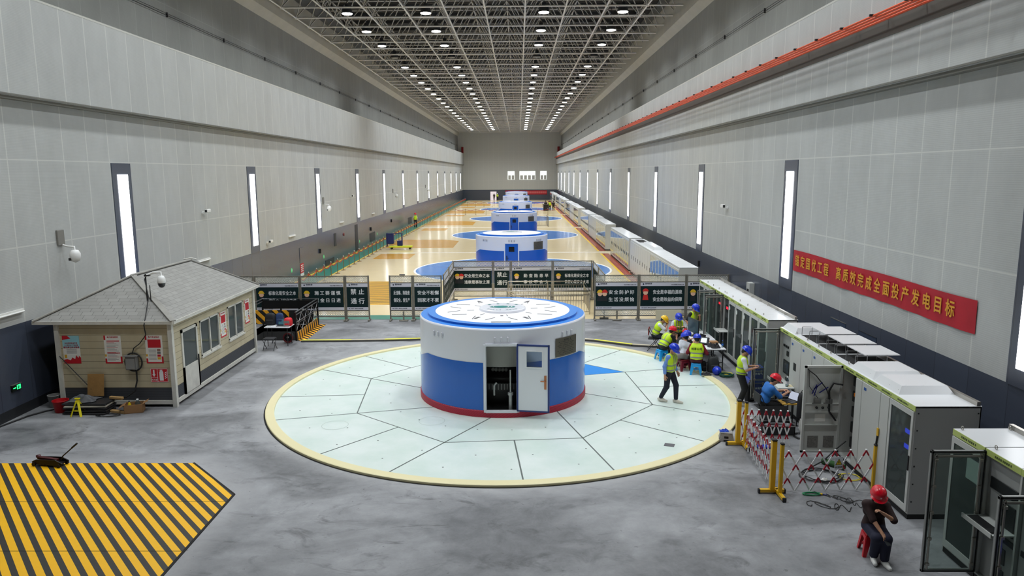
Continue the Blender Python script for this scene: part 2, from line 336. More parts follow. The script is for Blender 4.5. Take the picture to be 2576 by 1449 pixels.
# ---------------- high-bay lamps ----------------
M_house = mat('lamp_housing', (52, 54, 58), .5); M_lens = mat('lit_lamp_lens', (255, 255, 255), .4, emit=(255, 254, 250), es=9.0); M_lensoff = mat('unlit_lamp_lens', (120, 118, 114), .4)
def highbay(lit):
    t = thing('high_bay_lamp', 'lit round high-bay lamp hanging in the roof frame' if lit else 'unlit dark high-bay lamp in the fourth visible row of the roof frame', 'ceiling lamp', (0, 0, 0), 0, 'lit high-bay lamps' if lit else 'unlit high-bay lamps')
    MB().lathes([(.0, .62), (.13, .62), (.15, .36), (.30, .34), (.33, .1), (.33, .04)], n=20).build('housing', M_house, t)
    MB().lathe([(.33, .04), (.31, .0), (0, -.01)], n=20).build('lens', M_lens if lit else M_lensoff, t)
    MB().tube((0, 0, .6), (0, 0, 1.9), .02, 5).build('rod', M_house, t)
    return t
hb = {True: highbay(True), False: highbay(False)}; used = {True: False, False: False}
for j in range(-8, 22):
    for x in (-10.72, -5.79, 1.61, 6.55):
        y = 47.58+5.86*j; lit = j != 3
        if j in (-8, -7): continue
        loc = (x, y, 16.4)
        if not used[lit]:
            used[lit] = True; L = hb[lit]; L.location = loc; WM[L.name] = Matrix.Translation(loc)
        else:
            L = dup(hb[lit], loc)
            for c in list(L.children):
                if c.type == 'LIGHT': bpy.data.objects.remove(c)
        if lit: lamp('lamp_light', L, (0, 0, -.06), LAMP_W, math.radians(134), .75)
# ---------------- generators ----------------
M_drumw = mat('generator_white_enamel', (226, 228, 236), .22, spec=.5); M_blue = mat('generator_blue_enamel', (20, 96, 190), .2, spec=.5)
M_bluelit = mat('generator_blue_lit_top', (66, 140, 226), .25); M_redrope = mat('red_skirting', (176, 20, 52), .5)  # flat rim tops share the blue paint, overhead light put into the colour
t_ = NT(M_redrope); p_, x_ = t_.obj()
an_ = t_.m('ADD', t_.m('MULTIPLY', t_.m('ARCTAN2', x_[1], x_[0]), 26), t_.m('MULTIPLY', x_[2], 22))
t_.l.new(t_.mix(t_.ramp(t_.m('ABSOLUTE', t_.m('SUBTRACT', t_.m('FRACT', an_), .5)), .36, .42, 0, .8), lin((182, 22, 56)), lin((92, 10, 30))), BS(M_redrope).inputs['Base Color'])
M_plaque = mat('bronze_plaque', (104, 98, 88), .4, .5); M_slot = mat('slot_grey', (92, 92, 96), .5); M_winglass = mat('dark_window_glass', (22, 26, 32), .12)
M_palevent = mat('pale_vent', (205, 206, 214), .4); M_teal = mat('logo_teal', (36, 128, 124), .4); M_copper = mat('copper_handle', (186, 120, 84), .3, .8); M_paleg = mat('pale_grey_metal', (186, 188, 186), .4, .2)
M_mint = mat('mint_steel_cover', (218, 230, 224), .3, spec=.5)
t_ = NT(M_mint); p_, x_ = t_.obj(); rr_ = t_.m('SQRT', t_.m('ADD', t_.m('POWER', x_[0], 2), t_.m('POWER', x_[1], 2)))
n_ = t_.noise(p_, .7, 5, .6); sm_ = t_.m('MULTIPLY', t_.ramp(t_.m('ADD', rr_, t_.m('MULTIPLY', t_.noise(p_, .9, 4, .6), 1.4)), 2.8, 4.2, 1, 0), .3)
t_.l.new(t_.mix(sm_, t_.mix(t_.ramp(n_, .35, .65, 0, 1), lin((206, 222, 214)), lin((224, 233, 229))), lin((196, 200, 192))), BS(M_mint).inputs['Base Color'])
M_rim = mat('cream_rim', (232, 222, 176), .35); M_seam = mat('seam_groove', (98, 106, 102), .7)
GX = -.49
def arc(m, r, a0, a1, z0, z1, mi=0, n=None):
    n = n or max(2, int(abs(a1-a0)/3)); m.lathe([(r, z0), (r, z1)], n=n, mi=mi, a0=math.radians(a0), a1=math.radians(a1))
def on(r, a, z): a = math.radians(a); return Vector((r*math.cos(a), r*math.sin(a), z))
def rot_on(a): return Matrix.Rotation(math.radians(a+90), 3, 'Z')   # local -y = outward
def generator(label, y, opened):
    z0 = .012
    t = thing('generator_housing', label, 'generator', (GX, y, z0), 0, None)
    T = WM[t.name]; m = MB(); dl, dr = -99.3, -80.1
    R = 2.44
    for r, f in ((R, 1), (R-.05, -1)):
        arc(m, r, dr, 360+dl, .16, 1.98); arc(m, r, 0, 360, 1.98, 2.38)
    for a in (dl, dr):
        p = [on(R-.05, a, .16), on(R, a, .16), on(R, a, 1.98), on(R-.05, a, 1.98)]; m.quad(*p)
    m.lathe([(R, 2.38), (2.43, 2.41), (2.40, 2.428)], n=120)
    m.build('shell', M_drumw, t, T); m = MB()
    prof = lambda a: 1.5 if -148.7 <= a <= -26 else (1.27 if (a < -167 or a > -8) else (1.27+.23*(167+a)/18.3 if a < 0 and a < -100 else 1.27+.23*(-8-a)/18))
    def blue(a0, a1):
        n = max(2, int((a1-a0)/1.5)); vs = []
        for i in range(n+1):
            a = a0+(a1-a0)*i/n; vs += [on(R+.006, a, .19), on(R+.006, a, prof(a))]
        m.add(vs, [(2*i, 2*i+2, 2*i+3, 2*i+1) for i in range(n)], 0, True)
    blue(-197, -101.2); blue(-78.0, 20); m.build('painted_band', M_blue, t, T)
    m = MB(); m.lathe([(2.40, 2.428), (2.2, 2.435)], n=120); m.lathe([(2.2, 2.435), (2.2, 2.495)], n=120, mi=1); m.lathe([(2.2, 2.495), (1.98, 2.50)], n=120)
    m.build('rim', [M_bluelit, M_blue], t, T); m = MB(); m.lathe([(1.98, 2.50), (0, 2.503)], n=96, smooth=False); m.build('top_plate', mat('generator_top_white', (236, 234, 236), .4), t, T)
    m = MB(); m.lathes([(2.44, .19), (2.47, .17), (2.47, .0)], n=120); m.build('skirting', M_redrope if opened else M_blue, t, T)
    m = MB(); m.lathes([(.68, 2.50), (.68, 2.565), (.66, 2.575), (0, 2.578)], n=64); c = m.build('cap', M_drumw, t, T)
    # emblem on the cap: globe with swept lines, ring of lettering
    m = MB(); m.lathe([(.30, 2.58), (0, 2.581)], n=40)
    e = m.build('emblem', M_teal, t, T); e.data.transform(Matrix.Diagonal((1.25, .62, 1, 1)))
    m = MB()
    for off, w in ((.02, .03), (.12, .03), (-.12, .014), (-.22, .012)):
        vs = []
        for i in range(13):
            s = -1+i/6; x = off+.16*(1-s*s)*(1 if off >= 0 else -1); vs += [(x-w/2, s*.18*max(.2, math.sqrt(max(0, 1-(off/.4)**2))), 2.583), (x+w/2, s*.18*max(.2, math.sqrt(max(0, 1-(off/.4)**2))), 2.583)]
        m.add(vs, [(2*i, 2*i+1, 2*i+3, 2*i+2) for i in range(12)])
    m.build('emblem_line', M_white, e, T)
    if opened:
        for i, ch in enumerate('国家电网'):
            a = math.radians(135-30*i); text(ch, .1, M_teal, t, T @ Vector((.56*math.cos(a), .5*math.sin(a), 2.582)), (math.sin(a), -math.cos(a), 0), (math.cos(a), math.sin(a), 0), bold=.03)
        for i, ch in enumerate('STATE GRID'):
            a = math.radians(222+10.5*i)
            if ch != ' ': text(ch, .1, M_teal, t, T @ Vector((.56*math.cos(a), .5*math.sin(a), 2.582)), (-math.sin(a), math.cos(a), 0), (-math.cos(a), -math.sin(a), 0), bold=.03)
        m = MB()                                   # slots cut in the top plate
        for a in [22.5+45*k for k in range(8)]:
            for da, ang in ((-10, 26), (10, -26)):
                p = on(1.45, a+da, 2.506); d = RZ(math.radians(a+ang*.55))
                m.obox(p, (.42, .022, .004), d)
        for a in [45*k for k in range(8)]: m.obox(on(.95, a+9, 2.506), (.2, .02, .004), RZ(math.radians(a+10)))
        for a in (60, 120, -62, -118): m.obox(on(1.45, a, 2.507), (.24, .075, .006), RZ(math.radians(a)))
        m.obox(on(1.0, -90, 2.507), (.08, .08, .006), RZ(0))
        m.build('slot', M_slot, t, T); m = MB()
        for s in (1, -1): m.box(-.27, .27, s*1.86-.04, s*1.86+.04, 2.503, 2.515)
        m.build('vent_grille', mat('vent_grille_grey', (176, 176, 176), .5), t, T)
    # vent caps, plaque
    for a in (-93.6, -89.6, -85.6, -139, -135, -131, -47, -42.5, -38):
        MB().obox(on(R+.02, a, 2.15), (.055, .05, .14), rot_on(a), 0, .015).build('vent_cap', M_palevent if opened else mat('grey_vent', (156, 158, 164), .4), t, T)
    vs = []; n = 10; m = MB()
    for i in range(n+1):
        a = -53.2+(21)*i/n; vs += [on(R+.02, a, 1.53), on(R+.02, a, 2.05)]
    m.add(vs, [(2*i, 2*i+2, 2*i+3, 2*i+1) for i in range(n)], 0, True); pl = m.build('plaque', M_plaque, t, T); m = MB()
    for k in range(9):
        hh = .03 if k == 0 else .012; zc = 1.99-.05*k; b0, b1 = (-47, -38) if k == 0 else (-51.5+(k % 3), -34-(k % 2)*2)
        for i in range(int((b1-b0)/1.2)):
            if (i*7+k*3) % 5: m.add([on(R+.024, b0+1.2*i, zc-hh), on(R+.024, b0+1.2*i+.9, zc-hh), on(R+.024, b0+1.2*i+.9, zc+hh*.4), on(R+.024, b0+1.2*i, zc+hh*.4)], [(0, 1, 2, 3)])
    m.build('lettering', mat('plaque_letter', (52, 48, 44), .5), pl, T)
    # door
    m = MB()
    for a in (dl-.8, dr+.8): m.obox(on(R+.005, a, 1.07), (.06, .07, 1.86), rot_on(a))
    m.obox(on(R-.005, -89.7, 2.0), (.84, .09, .06), rot_on(-89.7)); m.obox(on(R-.005, -89.7, .17), (.84, .09, .06), rot_on(-89.7)); m.build('door_frame', M_drumw, t, T)
    hinge = on(R+.03, dr, 0)
    if opened: p1 = Vector((1.30, -2.58, 0)); hinge = Vector((.44, -2.45, 0))
    else: p1 = on(R+.02, dl, 0)
    d = (p1-hinge).normalized(); wid = .84 if opened else .82; nrm = Vector((d.y, -d.x, 0)) if opened else Vector((-d.y, d.x, 0))
    D = Matrix((d, -nrm, Vector((0, 0, 1)))).transposed().to_4x4(); D = Matrix.Translation(hinge) @ D     # local x along leaf, -y outward
    m = MB(); wx0, wx1, wz0, wz1 = (.25, .66, 1.42, 1.84) if opened else (.23, .59, 1.45, 1.78); zb, zt = .2, 2.0
    for a in ((0, wx0, zb, zt), (wx1, wid, zb, zt), (wx0, wx1, zb, wz0), (wx0, wx1, wz1, zt)): m.box(a[0], a[1], -.02, .02, a[2], a[3], 0, 0, D)
    dm = mat('door_white', (232, 234, 240), .25) if opened else M_blue; leaf = m.build('door', [dm], t, T); m = MB()
    if opened:
        ed = mat('door_edge_navy', (40, 58, 120), .4)
        for a in ((-.02, .025, zb-.02, zt+.02), (wid-.025, wid+.02, zb-.02, zt+.02), (-.02, wid+.02, zb-.02, zb+.02), (-.02, wid+.02, zt-.02, zt+.02)): m.box(a[0], a[1], -.03, .03, a[2], a[3], 0, 0, D)
        m.build('door_edging', ed, leaf, T); m = MB()
    wf = M_white
    for a in ((wx0-.03, wx0, wz0-.03, wz1+.03), (wx1, wx1+.03, wz0-.03, wz1+.03), (wx0, wx1, wz0-.03, wz0), (wx0, wx1, wz1, wz1+.03)): m.box(a[0], a[1], -.035, .035, a[2], a[3], 0, 0, D)
    if opened: m.build('window_frame', wf, leaf, T); MB().box(wx0, wx1, -.004, .004, wz0, wz1, 0, 0, D).build('window_glass', glassmat('door_pane', (225, 235, 245), .2), leaf, T)
    else: MB().box(wx0, wx1, -.028, .004, wz0, wz1, 0, 0, D).build('window_glass', M_winglass, leaf, T)
    hx = wid-.09 if opened else wid-.1
    m = MB(); m.box(hx-.03, hx+.03, -.035, -.02, .82, 1.2, 0, .008, D); m.box(hx-.13, hx+.01, -.065, -.05, 1.03, 1.06, 0, .008, D); m.box(hx-.01, hx+.01, -.065, -.03, 1.03, 1.06, 0, 0, D)
    m.build('door_handle', M_copper if opened else M_black, leaf, T)
    # machine inside, seen through the open door
    if opened:
        m = MB(); m.lathe([(1.9, 1.25), (1.9, 2.36)], n=64); m.lathe([(1.9, 1.25), (0, 1.25)], n=64); m.build('upper_casing', mat('cream_casing', (196, 194, 186), .45), t, T)
        m = MB(); m.lathes([(1.75, .1), (1.75, .62), (1.95, .62), (1.95, .8), (1.75, .8), (1.75, .9), (1.3, .9), (1.3, 1.25)], n=64); mc = m.build('lower_machine', mat('oily_dark_machine', (44, 42, 42), .5), t, T)
        m = MB()
        for i in range(40):
            a = -140+100*i/40; m.obox(on(1.96, a, .71), (.008, .01, .16), rot_on(a))
        for a in (-101, -97, -93, -89, -85): m.lathe([(.05, 0), (.05, .06), (0, .06)], on(1.32, a, 1.03), n=10, M=Matrix.Rotation(math.radians(90), 4, 'X'))
        m.build('bolt', M_paleg, mc, T); m = MB(); m.tube(on(2.2, -83.5, .12), on(2.2, -83.5, 1.25), .022, 8); m.tube(on(2.2, -83.5, .12), on(2.2, -83.5, .6), .05, 8); m.tube(on(2.2, -83.5, .55), on(2.2, -83.5, .62), .075, 8)
        m.path([on(2.05, -95.5, .5), on(2.08, -95.5, .78), on(2.06, -93.5, .86)], .03, 7); m.build('pipe', M_paleg, t, T)
        m = MB(); m.lathe([(2.3, .1), (0, .1)], n=40); m.build('inner_floor', M_dark, t, T)
        m = MB(); m.lathe([(2.36, 0), (2.34, .16)], n=60, a0=math.radians(-130), a1=math.radians(-50)); m.build('threshold', M_white, t, T)
    else:
        MB().lathe([(2.36, .1), (2.36, 2.4)], n=24).build('liner', M_dark, t, T)
    return t
GY = [21.18+28.2*k for k in range(6)]
generator('blue and white round generator housing with its white door swung open', GY[0], True)
g2 = generator('second blue and white generator housing behind the sign fence, door shut', GY[1], False)
for k, lb in ((2, 'third generator housing along the hall, behind the second blue and white one'), (3, 'fourth generator housing along the hall, seen over the third one'), (4, 'fifth generator housing along the hall, mostly hidden by the fourth'), (5, 'last and smallest-looking generator housing before the far wall')):
    dup(g2, (GX, GY[k], .01), 0, lb)
# small notice boards on the doors of the hidden units, as in the photo
MB().box(-.2, .3, GY[3]-2.5, GY[3]-2.49, 1.1, 1.4)
# ---------------- pit covers ----------------
t = thing('pit_cover', 'large round mint-white steel cover around the open-doored generator', 'floor cover', (GX, GY[0], 0)); T = WM[t.name]
MB().lathe([(6.6, .01), (2.3, .0101)], n=180, smooth=False).build('plate', M_mint, t, T)
m = MB()
for a, b in zip([(6.58, -.02), (6.58, .06), (6.8, .06), (6.82, .05)], [(6.58, .06), (6.8, .06), (6.82, .05), (6.82, 0)]): m.lathe([a, b], n=180)
m.build('rim', M_rim, t, T); MB().lathe([(6.86, .002), (6.8, .0035)], n=180).build('rim_shadow', M_dark, t, T)  # black ring at the rim foot is its shadow, drawn as colour
m = MB()
def seam(p, q, w=.03): m.bar((p.x, p.y, .0115), (q.x, q.y, .0115), w, .003, 0)
for k in range(8):
    o = 45*k
    seam(on(2.4, -51.0+o, 0), on(6.58, -66.7+o, 0), .035); seam(on(4.47, -62.6+o, 0), on(4.47, -17.6+o, 0)); seam(on(4.15, -85+o, 0), on(6.58, -85+o, 0), .035)
m.build('seam', M_seam, t, T); m = MB()
m.poly([tuple(on(r, a, 0)[:2]) for r, a in ((2.5, 37.7), (4.44, 27.6), (4.44, 72.2), (2.5, 82.7))], .0112, .0135); m.build('blue_panel', mat('blue_cover_panel', (20, 140, 228), .3), t, T)
m = MB(); p = on(6.05, -47.3, .0125); m.obox(p, (.24, .2, .004), RZ(math.radians(-20))); m.build('drain_grate', M_slot, t, T); m = MB()
for a, r in ((-145.2, 5.28), (-124.3, 3.26)): m.lathe([(.345, .0125), (.335, .0126)], on(r, a, 0), n=40)
m.build('lift_ring_mark', mat('ring_mark', (176, 190, 182), .4), t, T); m = MB()
for k in range(24):
    for r, da in ((5.9, 3), (5.1, 9), (3.4, 5)): m.lathe([(.022, .0125), (0, .0126)], on(r, 15*k+da, 0), n=8)
m.build('bolt_hole', M_seam, t, T)
def bluedisc(label, y):
    t = thing('floor_disc', label, 'floor cover', (-.42, y, .004)); T = WM[t.name]
    MB().lathe([(6.6, .004), (0, .0041)], n=120, smooth=False).build('plate', M_bluefl, t, T); MB().lathe([(6.75, 0.001), (6.72, .02), (6.62, .02), (6.6, .003)], n=120).build('rim', M_wline, t, T); m = MB()
    for k in range(8): m.bar(on(2.5, 45*k-45, .005), on(6.6, 45*k-60, .005), .025, .002)
    m.build('seam', mat('disc_seam', (24, 84, 160), .4), t, T)
    return t
fd = bluedisc('shiny blue floor disc around the second generator housing', GY[1])
for k, lb in enumerate(('shiny blue floor disc around the third generator housing', 'shiny blue floor disc around the fourth generator housing', 'blue floor disc around the fifth generator housing', 'blue floor disc around the last generator housing')): dup(fd, (-.42, GY[k+2], .004), 0, lb)
def hatch(label, pts, m_, name='hatch_cover'): return tag(MB().poly(pts, .0, .012).build(name, m_), label, 'floor hatch')
for k, w in enumerate(('nearer the camera', 'behind it', 'further along', 'beside the first rope row', 'toward the far wall')):
    o = 28.2*k
    hatch(('small ochre hatch cover beside the second generator, green sticker on it', 'small ochre hatch cover beside the third generator housing', 'small ochre hatch cover beside the fourth generator housing', 'small ochre hatch cover beside the fifth generator housing', 'small ochre hatch cover beside the last generator housing')[k], [(-11.3, 55.7+o), (-11.3, 59.1+o), (-8.5, 59.1+o), (-8.5, 55.7+o)], M_orange)
    hatch(('big six-sided ochre hatch cover by the blue cleaning cart', 'big six-sided ochre hatch cover past the third generator', 'big six-sided ochre hatch cover behind the first cross rope row', 'big six-sided ochre hatch cover past the fifth generator', 'big six-sided ochre hatch cover nearest the far wall')[k], [(-11.9, 64.1+o), (-11.9, 72.1+o), (-7.4, 72.1+o), (-5.84, 70.5+o), (-5.84, 64.1+o)], M_orange) if k < 4 else None
M_hz = mat('yellow_black_plate', (244, 190, 10), .5)
def hazard(m, period, duty, ax, ay, off=0., yel=(255, 192, 0), blk=(40, 38, 36)):
    t = NT(m); p, x = t.pos(); f = t.m('FRACT', t.m('DIVIDE', t.m('ADD', t.m('ADD', t.m('MULTIPLY', x[0], ax), t.m('MULTIPLY', x[1], ay)), off), period))
    n = t.noise(p, 6, 4, .7); t.l.new(t.mix(t.m('GREATER_THAN', f, duty), t.mix(n, tuple(c*.9 for c in lin(yel)[:3])+(1,), lin(yel)), t.mix(n, lin(blk), tuple(min(1, c*1.7) for c in lin(blk)[:3])+(1,))), BS(m).inputs['Base Color'])
# stripes run at 45 degrees, pitch 0.29 m along x
hazard(M_hz, .2855, .55, 1.0, .93*.96, .145)
t = thing('hatch_plate', 'big yellow and black striped steel hatch plate flush in the concrete floor', 'floor hatch', (-9, 12, 0)); T0 = Matrix.Identity(4)
MB().poly([(-13.0, 4), (-13.0, 15.66), (-7.44, 15.66), (-5.89, 14.03), (-5.89, 4)], 0, .012).build('plate', M_hz, t)
m = MB()
for a, b in (((-7.44, 15.68), (-5.87, 14.03)), ((-5.87, 14.03), (-5.87, 4))): m.bar((*a, .006), (*b, .006), .05, .014)
m.build('edge_gap', M_dark, t); m = MB()
for yy in (13.7, 11.75, 9.8): m.bar((-13, yy, .0125), (-5.9, yy, .0125), .012, .002)
m.build('plate_joint', M_dark, t)
M_hz2 = mat('striped_plate_behind_fence', (244, 196, 30), .4); hazard(M_hz2, .33, .5, .12, 1.0)
hatch('yellow and black striped hatch plate seen through the gap in the sign fence', [(-11.9, 35.9), (-11.9, 43.8), (-7.4, 43.8), (-5.85, 42.3), (-5.85, 35.9)], M_hz2, 'hatch_plate')
# ---------------- rope barrier along the green strip ----------------
M_brass = mat('brass_post', (150, 118, 76), .3, .8); M_rope = mat('red_velvet_rope', (170, 26, 24), .8)
def stanchion(label, group):
    t = thing('rope_post', label, 'barrier post', (0, 0, 0), 0, group)
    MB().lathes([(.16, 0), (.16, .02), (.05, .04), (.025, .06)], n=16).build('base', M_brass, t); MB().tube((0, 0, .05), (0, 0, .9), .022, 8).build('pole', M_brass, t); MB().lathe([(.02, .9), (.04, .93), (.045, .96), (.03, 1.0), (0, 1.01)], n=10).build('finial', M_alu, t); return t
def rope(label, group, L, along_y=True, sag=.22):
    pts = [(0, .026+(L-.052)*i/12, .88-sag*(1-((i-6)/6)**2)) if along_y else (.026+(L-.052)*i/12, 0, .88-sag*(1-((i-6)/6)**2)) for i in range(13)]
    return tag(MB().path(pts, .025, 6).build('barrier_rope', M_rope), label, 'rope', group)
SP = 1.66; NP = 78; Y0 = 37.6
sp = None
for k in range(NP):
    nm = ORD[k] if k < 20 else None
    lb = f'slim brass rope post beside the green strip, {nm} from the sign fence' if nm else 'slim brass rope post in the long line vanishing along the green strip'
    rl = f'red sagging rope beside the green strip, {nm} span from the sign fence' if nm else 'red sagging rope in the long line vanishing along the green strip'
    y = Y0+SP*k
    if sp is None: sp = stanchion(lb, 'rope posts along the green strip'); sp.location = (-12.0, y, 0); rp = rope(rl, 'ropes along the green strip', SP); rp.location = (-12.0, y, 0)
    else:
        dup(sp, (-12.0, y, .0), 0, lb)
        if k < NP-1: r = rp.copy(); COL.objects.link(r); r.location = (-12.0, y, 0); r['label'] = rl
rx = rope('red rope of the first cross row, first span', 'ropes of the cross rows', 1.635, False)
c0 = 0
for row, (y, n) in enumerate(((115.8, 10), (143.1, 10))):
    w = 'first cross row behind the fourth generator' if row == 0 else 'second cross row behind the fifth generator'
    for k in range(n):
        x = -10.1+1.635*k
        if -2.6 < x < 1.8: continue
        dup(sp, (x, y, 0), 0, f'slim rope post standing in the {w}', 'cross row posts '+str(row))
        if x+1.6 < -2.6 or x > 1.8:
            r = rx if c0 == 0 else rx.copy()
            if c0: COL.objects.link(r)
            c0 = 1; r.location = (x, y, 0); r['label'] = f'thin sagging rope spanning posts of the {w}'; r['group'] = 'cross row ropes '+str(row)
# ---------------- sign fence ----------------
def cutmat(name, c, pitch=.075, duty=.3):
    m = bpy.data.materials.new(name); m.use_nodes = True; t = NT(m); b = BS(m); b.inputs['Base Color'].default_value = lin(c); b.inputs['Roughness'].default_value = .4; b.inputs['Metallic'].default_value = .1
    p, x = t.obj(); f = lambda s: t.m('ABSOLUTE', t.m('SUBTRACT', t.m('FRACT', t.m('DIVIDE', s, pitch)), .5))
    a = t.m('MINIMUM', t.m('MINIMUM', f(t.m('ADD', x[0], x[2])), f(t.m('SUBTRACT', x[0], x[2]))), f(t.m('MULTIPLY', x[2], 1.5)))
    t.l.new(t.m('LESS_THAN', a, duty*.5), b.inputs['Alpha']); MATS[name] = m; return m
M_lat = cutmat('cut_lattice_sheet', (224, 222, 212)); M_fence = mat('weathered_fence_tube', (138, 134, 124), .45, .6, var=.2)
M_board = mat('dark_green_board', (6, 34, 36), .6, spec=.25); M_bandw = mat('board_white_band', (206, 206, 216), .4); M_signw = mat('sign_letter_white', (226, 228, 230), .5); M_navy = mat('navy_ink', (16, 26, 56), .5)
M_hyel = mat('drawn_yellow', (226, 184, 40), .5); M_hred = mat('drawn_red', (206, 40, 36), .5); M_skinflat = mat('drawn_skin', (236, 190, 160), .5); M_suit = mat('drawn_dark_suit', (20, 26, 34), .5)
def fence_panel(label, x0, y, w, lines, big=False, art=1, rz=0., sheet=True):
    t = thing('sign_fence', label, 'fence', (x0, y, 0), rz, 'sign fence sections'); T = WM[t.name]; H = 2.05
    for x in (.034, w-.034):
        m = MB(); m.box(x-.03, x+.03, -.03, .03, .06, H); m.build('post', M_fence, t, T); m = MB(); m.box(max(.004, x-.05), min(w-.004, x+.05), -.2, .2, 0, .08, 0, .01); m.build('foot', M_fence, t, T)
    m = MB()
    for z in (.2, .47, 1.72, 2.02): MB().box(.06, w-.06, -.02, .02, z-.02, z+.02).build('rail', M_fence, t, T)
    for z0, z1 in ((.22, .45), (1.74, 2.0)): MB().quad((.06, .0, z0), (w-.06, .0, z0), (w-.06, .0, z1), (.06, .0, z1)).build('lattice', M_lat, t, T)
    if not sheet: return t
    bd = MB().box(.07, w-.07, -.035, -.022, .5, 1.70).build('sign_board', M_board, t, T); m = MB(); m.box(.07, w-.07, -.037, -.03, 1.54, 1.70); m.box(.07, w-.07, -.037, -.03, .5, .63); m.build('white_band', M_bandw, bd, T)
    m = MB(); m.lathe([(.035, 0), (0, 0.001)], (.2, -.038, 1.63), n=12, M=Matrix.Rotation(math.pi/2, 4, 'X')); m.lathe([(.022, 0), (0, 0.001)], (.16, -.038, .565), n=10, M=Matrix.Rotation(math.pi/2, 4, 'X')); m.build('logo', M_navy, bd, T)
    xd = RZ(rz) @ Vector((1, 0, 0)); P = lambda x, z: T @ Vector((x, -.04, z))
    text('国网新源', .075, M_navy, bd, P(.27, 1.645), xd, (0, 0, 1), align='LEFT'); 
    if w > 1.2: text('安全文明施工标准化工地', .05, M_navy, bd, P(w-.12, 1.6), xd, (0, 0, 1), align='RIGHT')
    text('安全第一 预防为主 综合治理', .045, M_navy, bd, P(.22, .565), xd, (0, 0, 1), align='LEFT')
    a = .42 if art and w > 1.6 else 0
    for i, s in enumerate(lines):
        zc = (1.26 if i == 0 else .93) if len(lines) > 1 else 1.27
        if big: zc = 1.31 if i == 0 else .89
        n = len(s); avail = (w-.26-a-.12) if a else (w-.34 if not big else w-.38); sz = .2 if not big else .27
        sp_ = max(1.0, avail/(n*sz)) if n > 1 else 1
        sx = min(1.0, avail/(n*sz))
        for j, chh in enumerate(s):
            px = (.2+a if not big else .2)+avail*(j+.5)/n; text(chh, sz, M_signw, bd, P(px, zc), xd, (0, 0, 1), sx=sx, bold=.022)
    if a:
        for k, (ax, hm) in enumerate(((.26, M_hyel), (.47, M_hred)) if art == 2 else ((.3, M_hred if art == 3 else M_hyel),)):
            yy = -.038-.001*k; az = 1.2 if art != 3 else 1.25; Rx = Matrix.Rotation(math.pi/2, 4, 'X')
            m = MB(); m.lathe([(.105, 0), (0, .002)], (ax, yy, az), n=20, M=Rx); m.build('drawn_face', M_skinflat, bd, T); m = MB()
            m.lathe([(.125, 0), (0, .002)], (ax, yy-.002, az+.06), n=16, M=Rx @ Matrix.Rotation(math.pi, 4, 'Z') if False else Rx, a0=0, a1=math.pi); m.box(ax-.14, ax+.14, yy-.004, yy-.003, az+.05, az+.075); m.build('drawn_helmet', hm, bd, T)
            m = MB(); m.poly([(ax-.13, az-.33), (ax+.13, az-.33), (ax+.09, az-.1), (ax-.09, az-.1)], yy-.003, yy-.001, 0, 'y'); m.build('drawn_suit', M_suit if art != 3 else M_hred, bd, T)
    return t
FY = 31.85
fence_panel('fence section mostly hidden behind the cabin, only its end showing', -13.66, FY, 1.86, ['重在预防发现', '杜绝违章事故'], art=0)
fence_panel('fence section behind the black pit railing, one line of white characters and a yellow-helmet head', -11.78, FY, 2.03, ['标准化是安全之本', '责任心是安全之魂'])
fence_panel('fence section between the pit railing and the narrow sign, two lines 施工要谨慎 奖金日日进', -9.75, FY, 2.01, ['施工要谨慎', '奖金日日进'])
fence_panel('narrow fence section with four big characters 禁止通行 beside the gap in the fence', -7.74, FY, 1.08, ['禁止', '通行'], big=True, art=0)
fence_panel('narrow fence section across the gap, small two-line slogan 反违章除隐患', -5.78, FY, 1.06, ['反违章、除隐患', '保安全、促生产'], art=0)
fence_panel('fence section between the gap section and the side-on sections, slogan 安全不松懈', -4.72, FY, 1.3, ['安全不松懈', '回家才不累'], art=0)
fence_panel('fence section by the guard rail corner with two helmeted heads, slogan 安全防护好', 3.33, FY, 1.98, ['安全防护好', '生活没烦恼'], art=2)
fence_panel('fence section with a red-helmet figure behind the seated workers, slogan 安全是幸福的源泉', 5.31, FY, 2.1, ['安全是幸福的源泉', '安全是效益的保障'], art=3)
fence_panel('fence section ending at the wall, half hidden by open glass cabinet doors', 7.41, FY, 1.88, ['遵章守纪人人夸', '违章违纪害自家'])
fence_panel('set-back fence section with two helmeted heads, slogan 安全是生命之本', -3.45, 37.2, 2.11, ['安全是生命之本', '违章是事故之源'], art=2)
fence_panel('narrow set-back fence section with big characters 禁止通行', -1.34, 37.2, .92, ['禁止', '通行'], big=True, art=0)
fence_panel('set-back fence section next to the narrow one, slogan 勤查隐患早', -.42, 37.2, 2.16, ['勤查隐患早', '事故不会少'])
fence_panel('set-back fence section at the guard rail end, slogan 标准化是安全之本', 1.74, 37.2, 2.05, ['标准化是安全之本', '责任心是安全之魂'])
for i, (x, r, y0) in enumerate(((-3.38, math.pi/2, 32.06), (-3.38, math.pi/2, 34.6), (3.82, math.pi/2, 32.06), (3.82, math.pi/2, 34.6))):
    fence_panel(['side-on fence section joining the front line nearer the gap', 'side-on fence section meeting the set-back two-head section', 'side-on fence section joining the front line by the guard rail', 'side-on fence section meeting the set-back line by the guard rail'][i], x, y0, 2.5, ['安全生产', '人人有责'], art=0, rz=r)
tag(MB().box(-5.3, -5.05, 31.78, 31.86, 2.06, 2.1, 0, .01).build('clamp', M_black), 'small black clamp lying on the fence top rail beside the gap', 'clamp')
tag(B(6.08, 7.2, FY-.12, FY-.06, .02, .47, 'cream_sheet', mat('cream_sheet', (222, 214, 184), .6)), 'pale cream sheet leaning at the fence foot behind the seated workers', 'board')
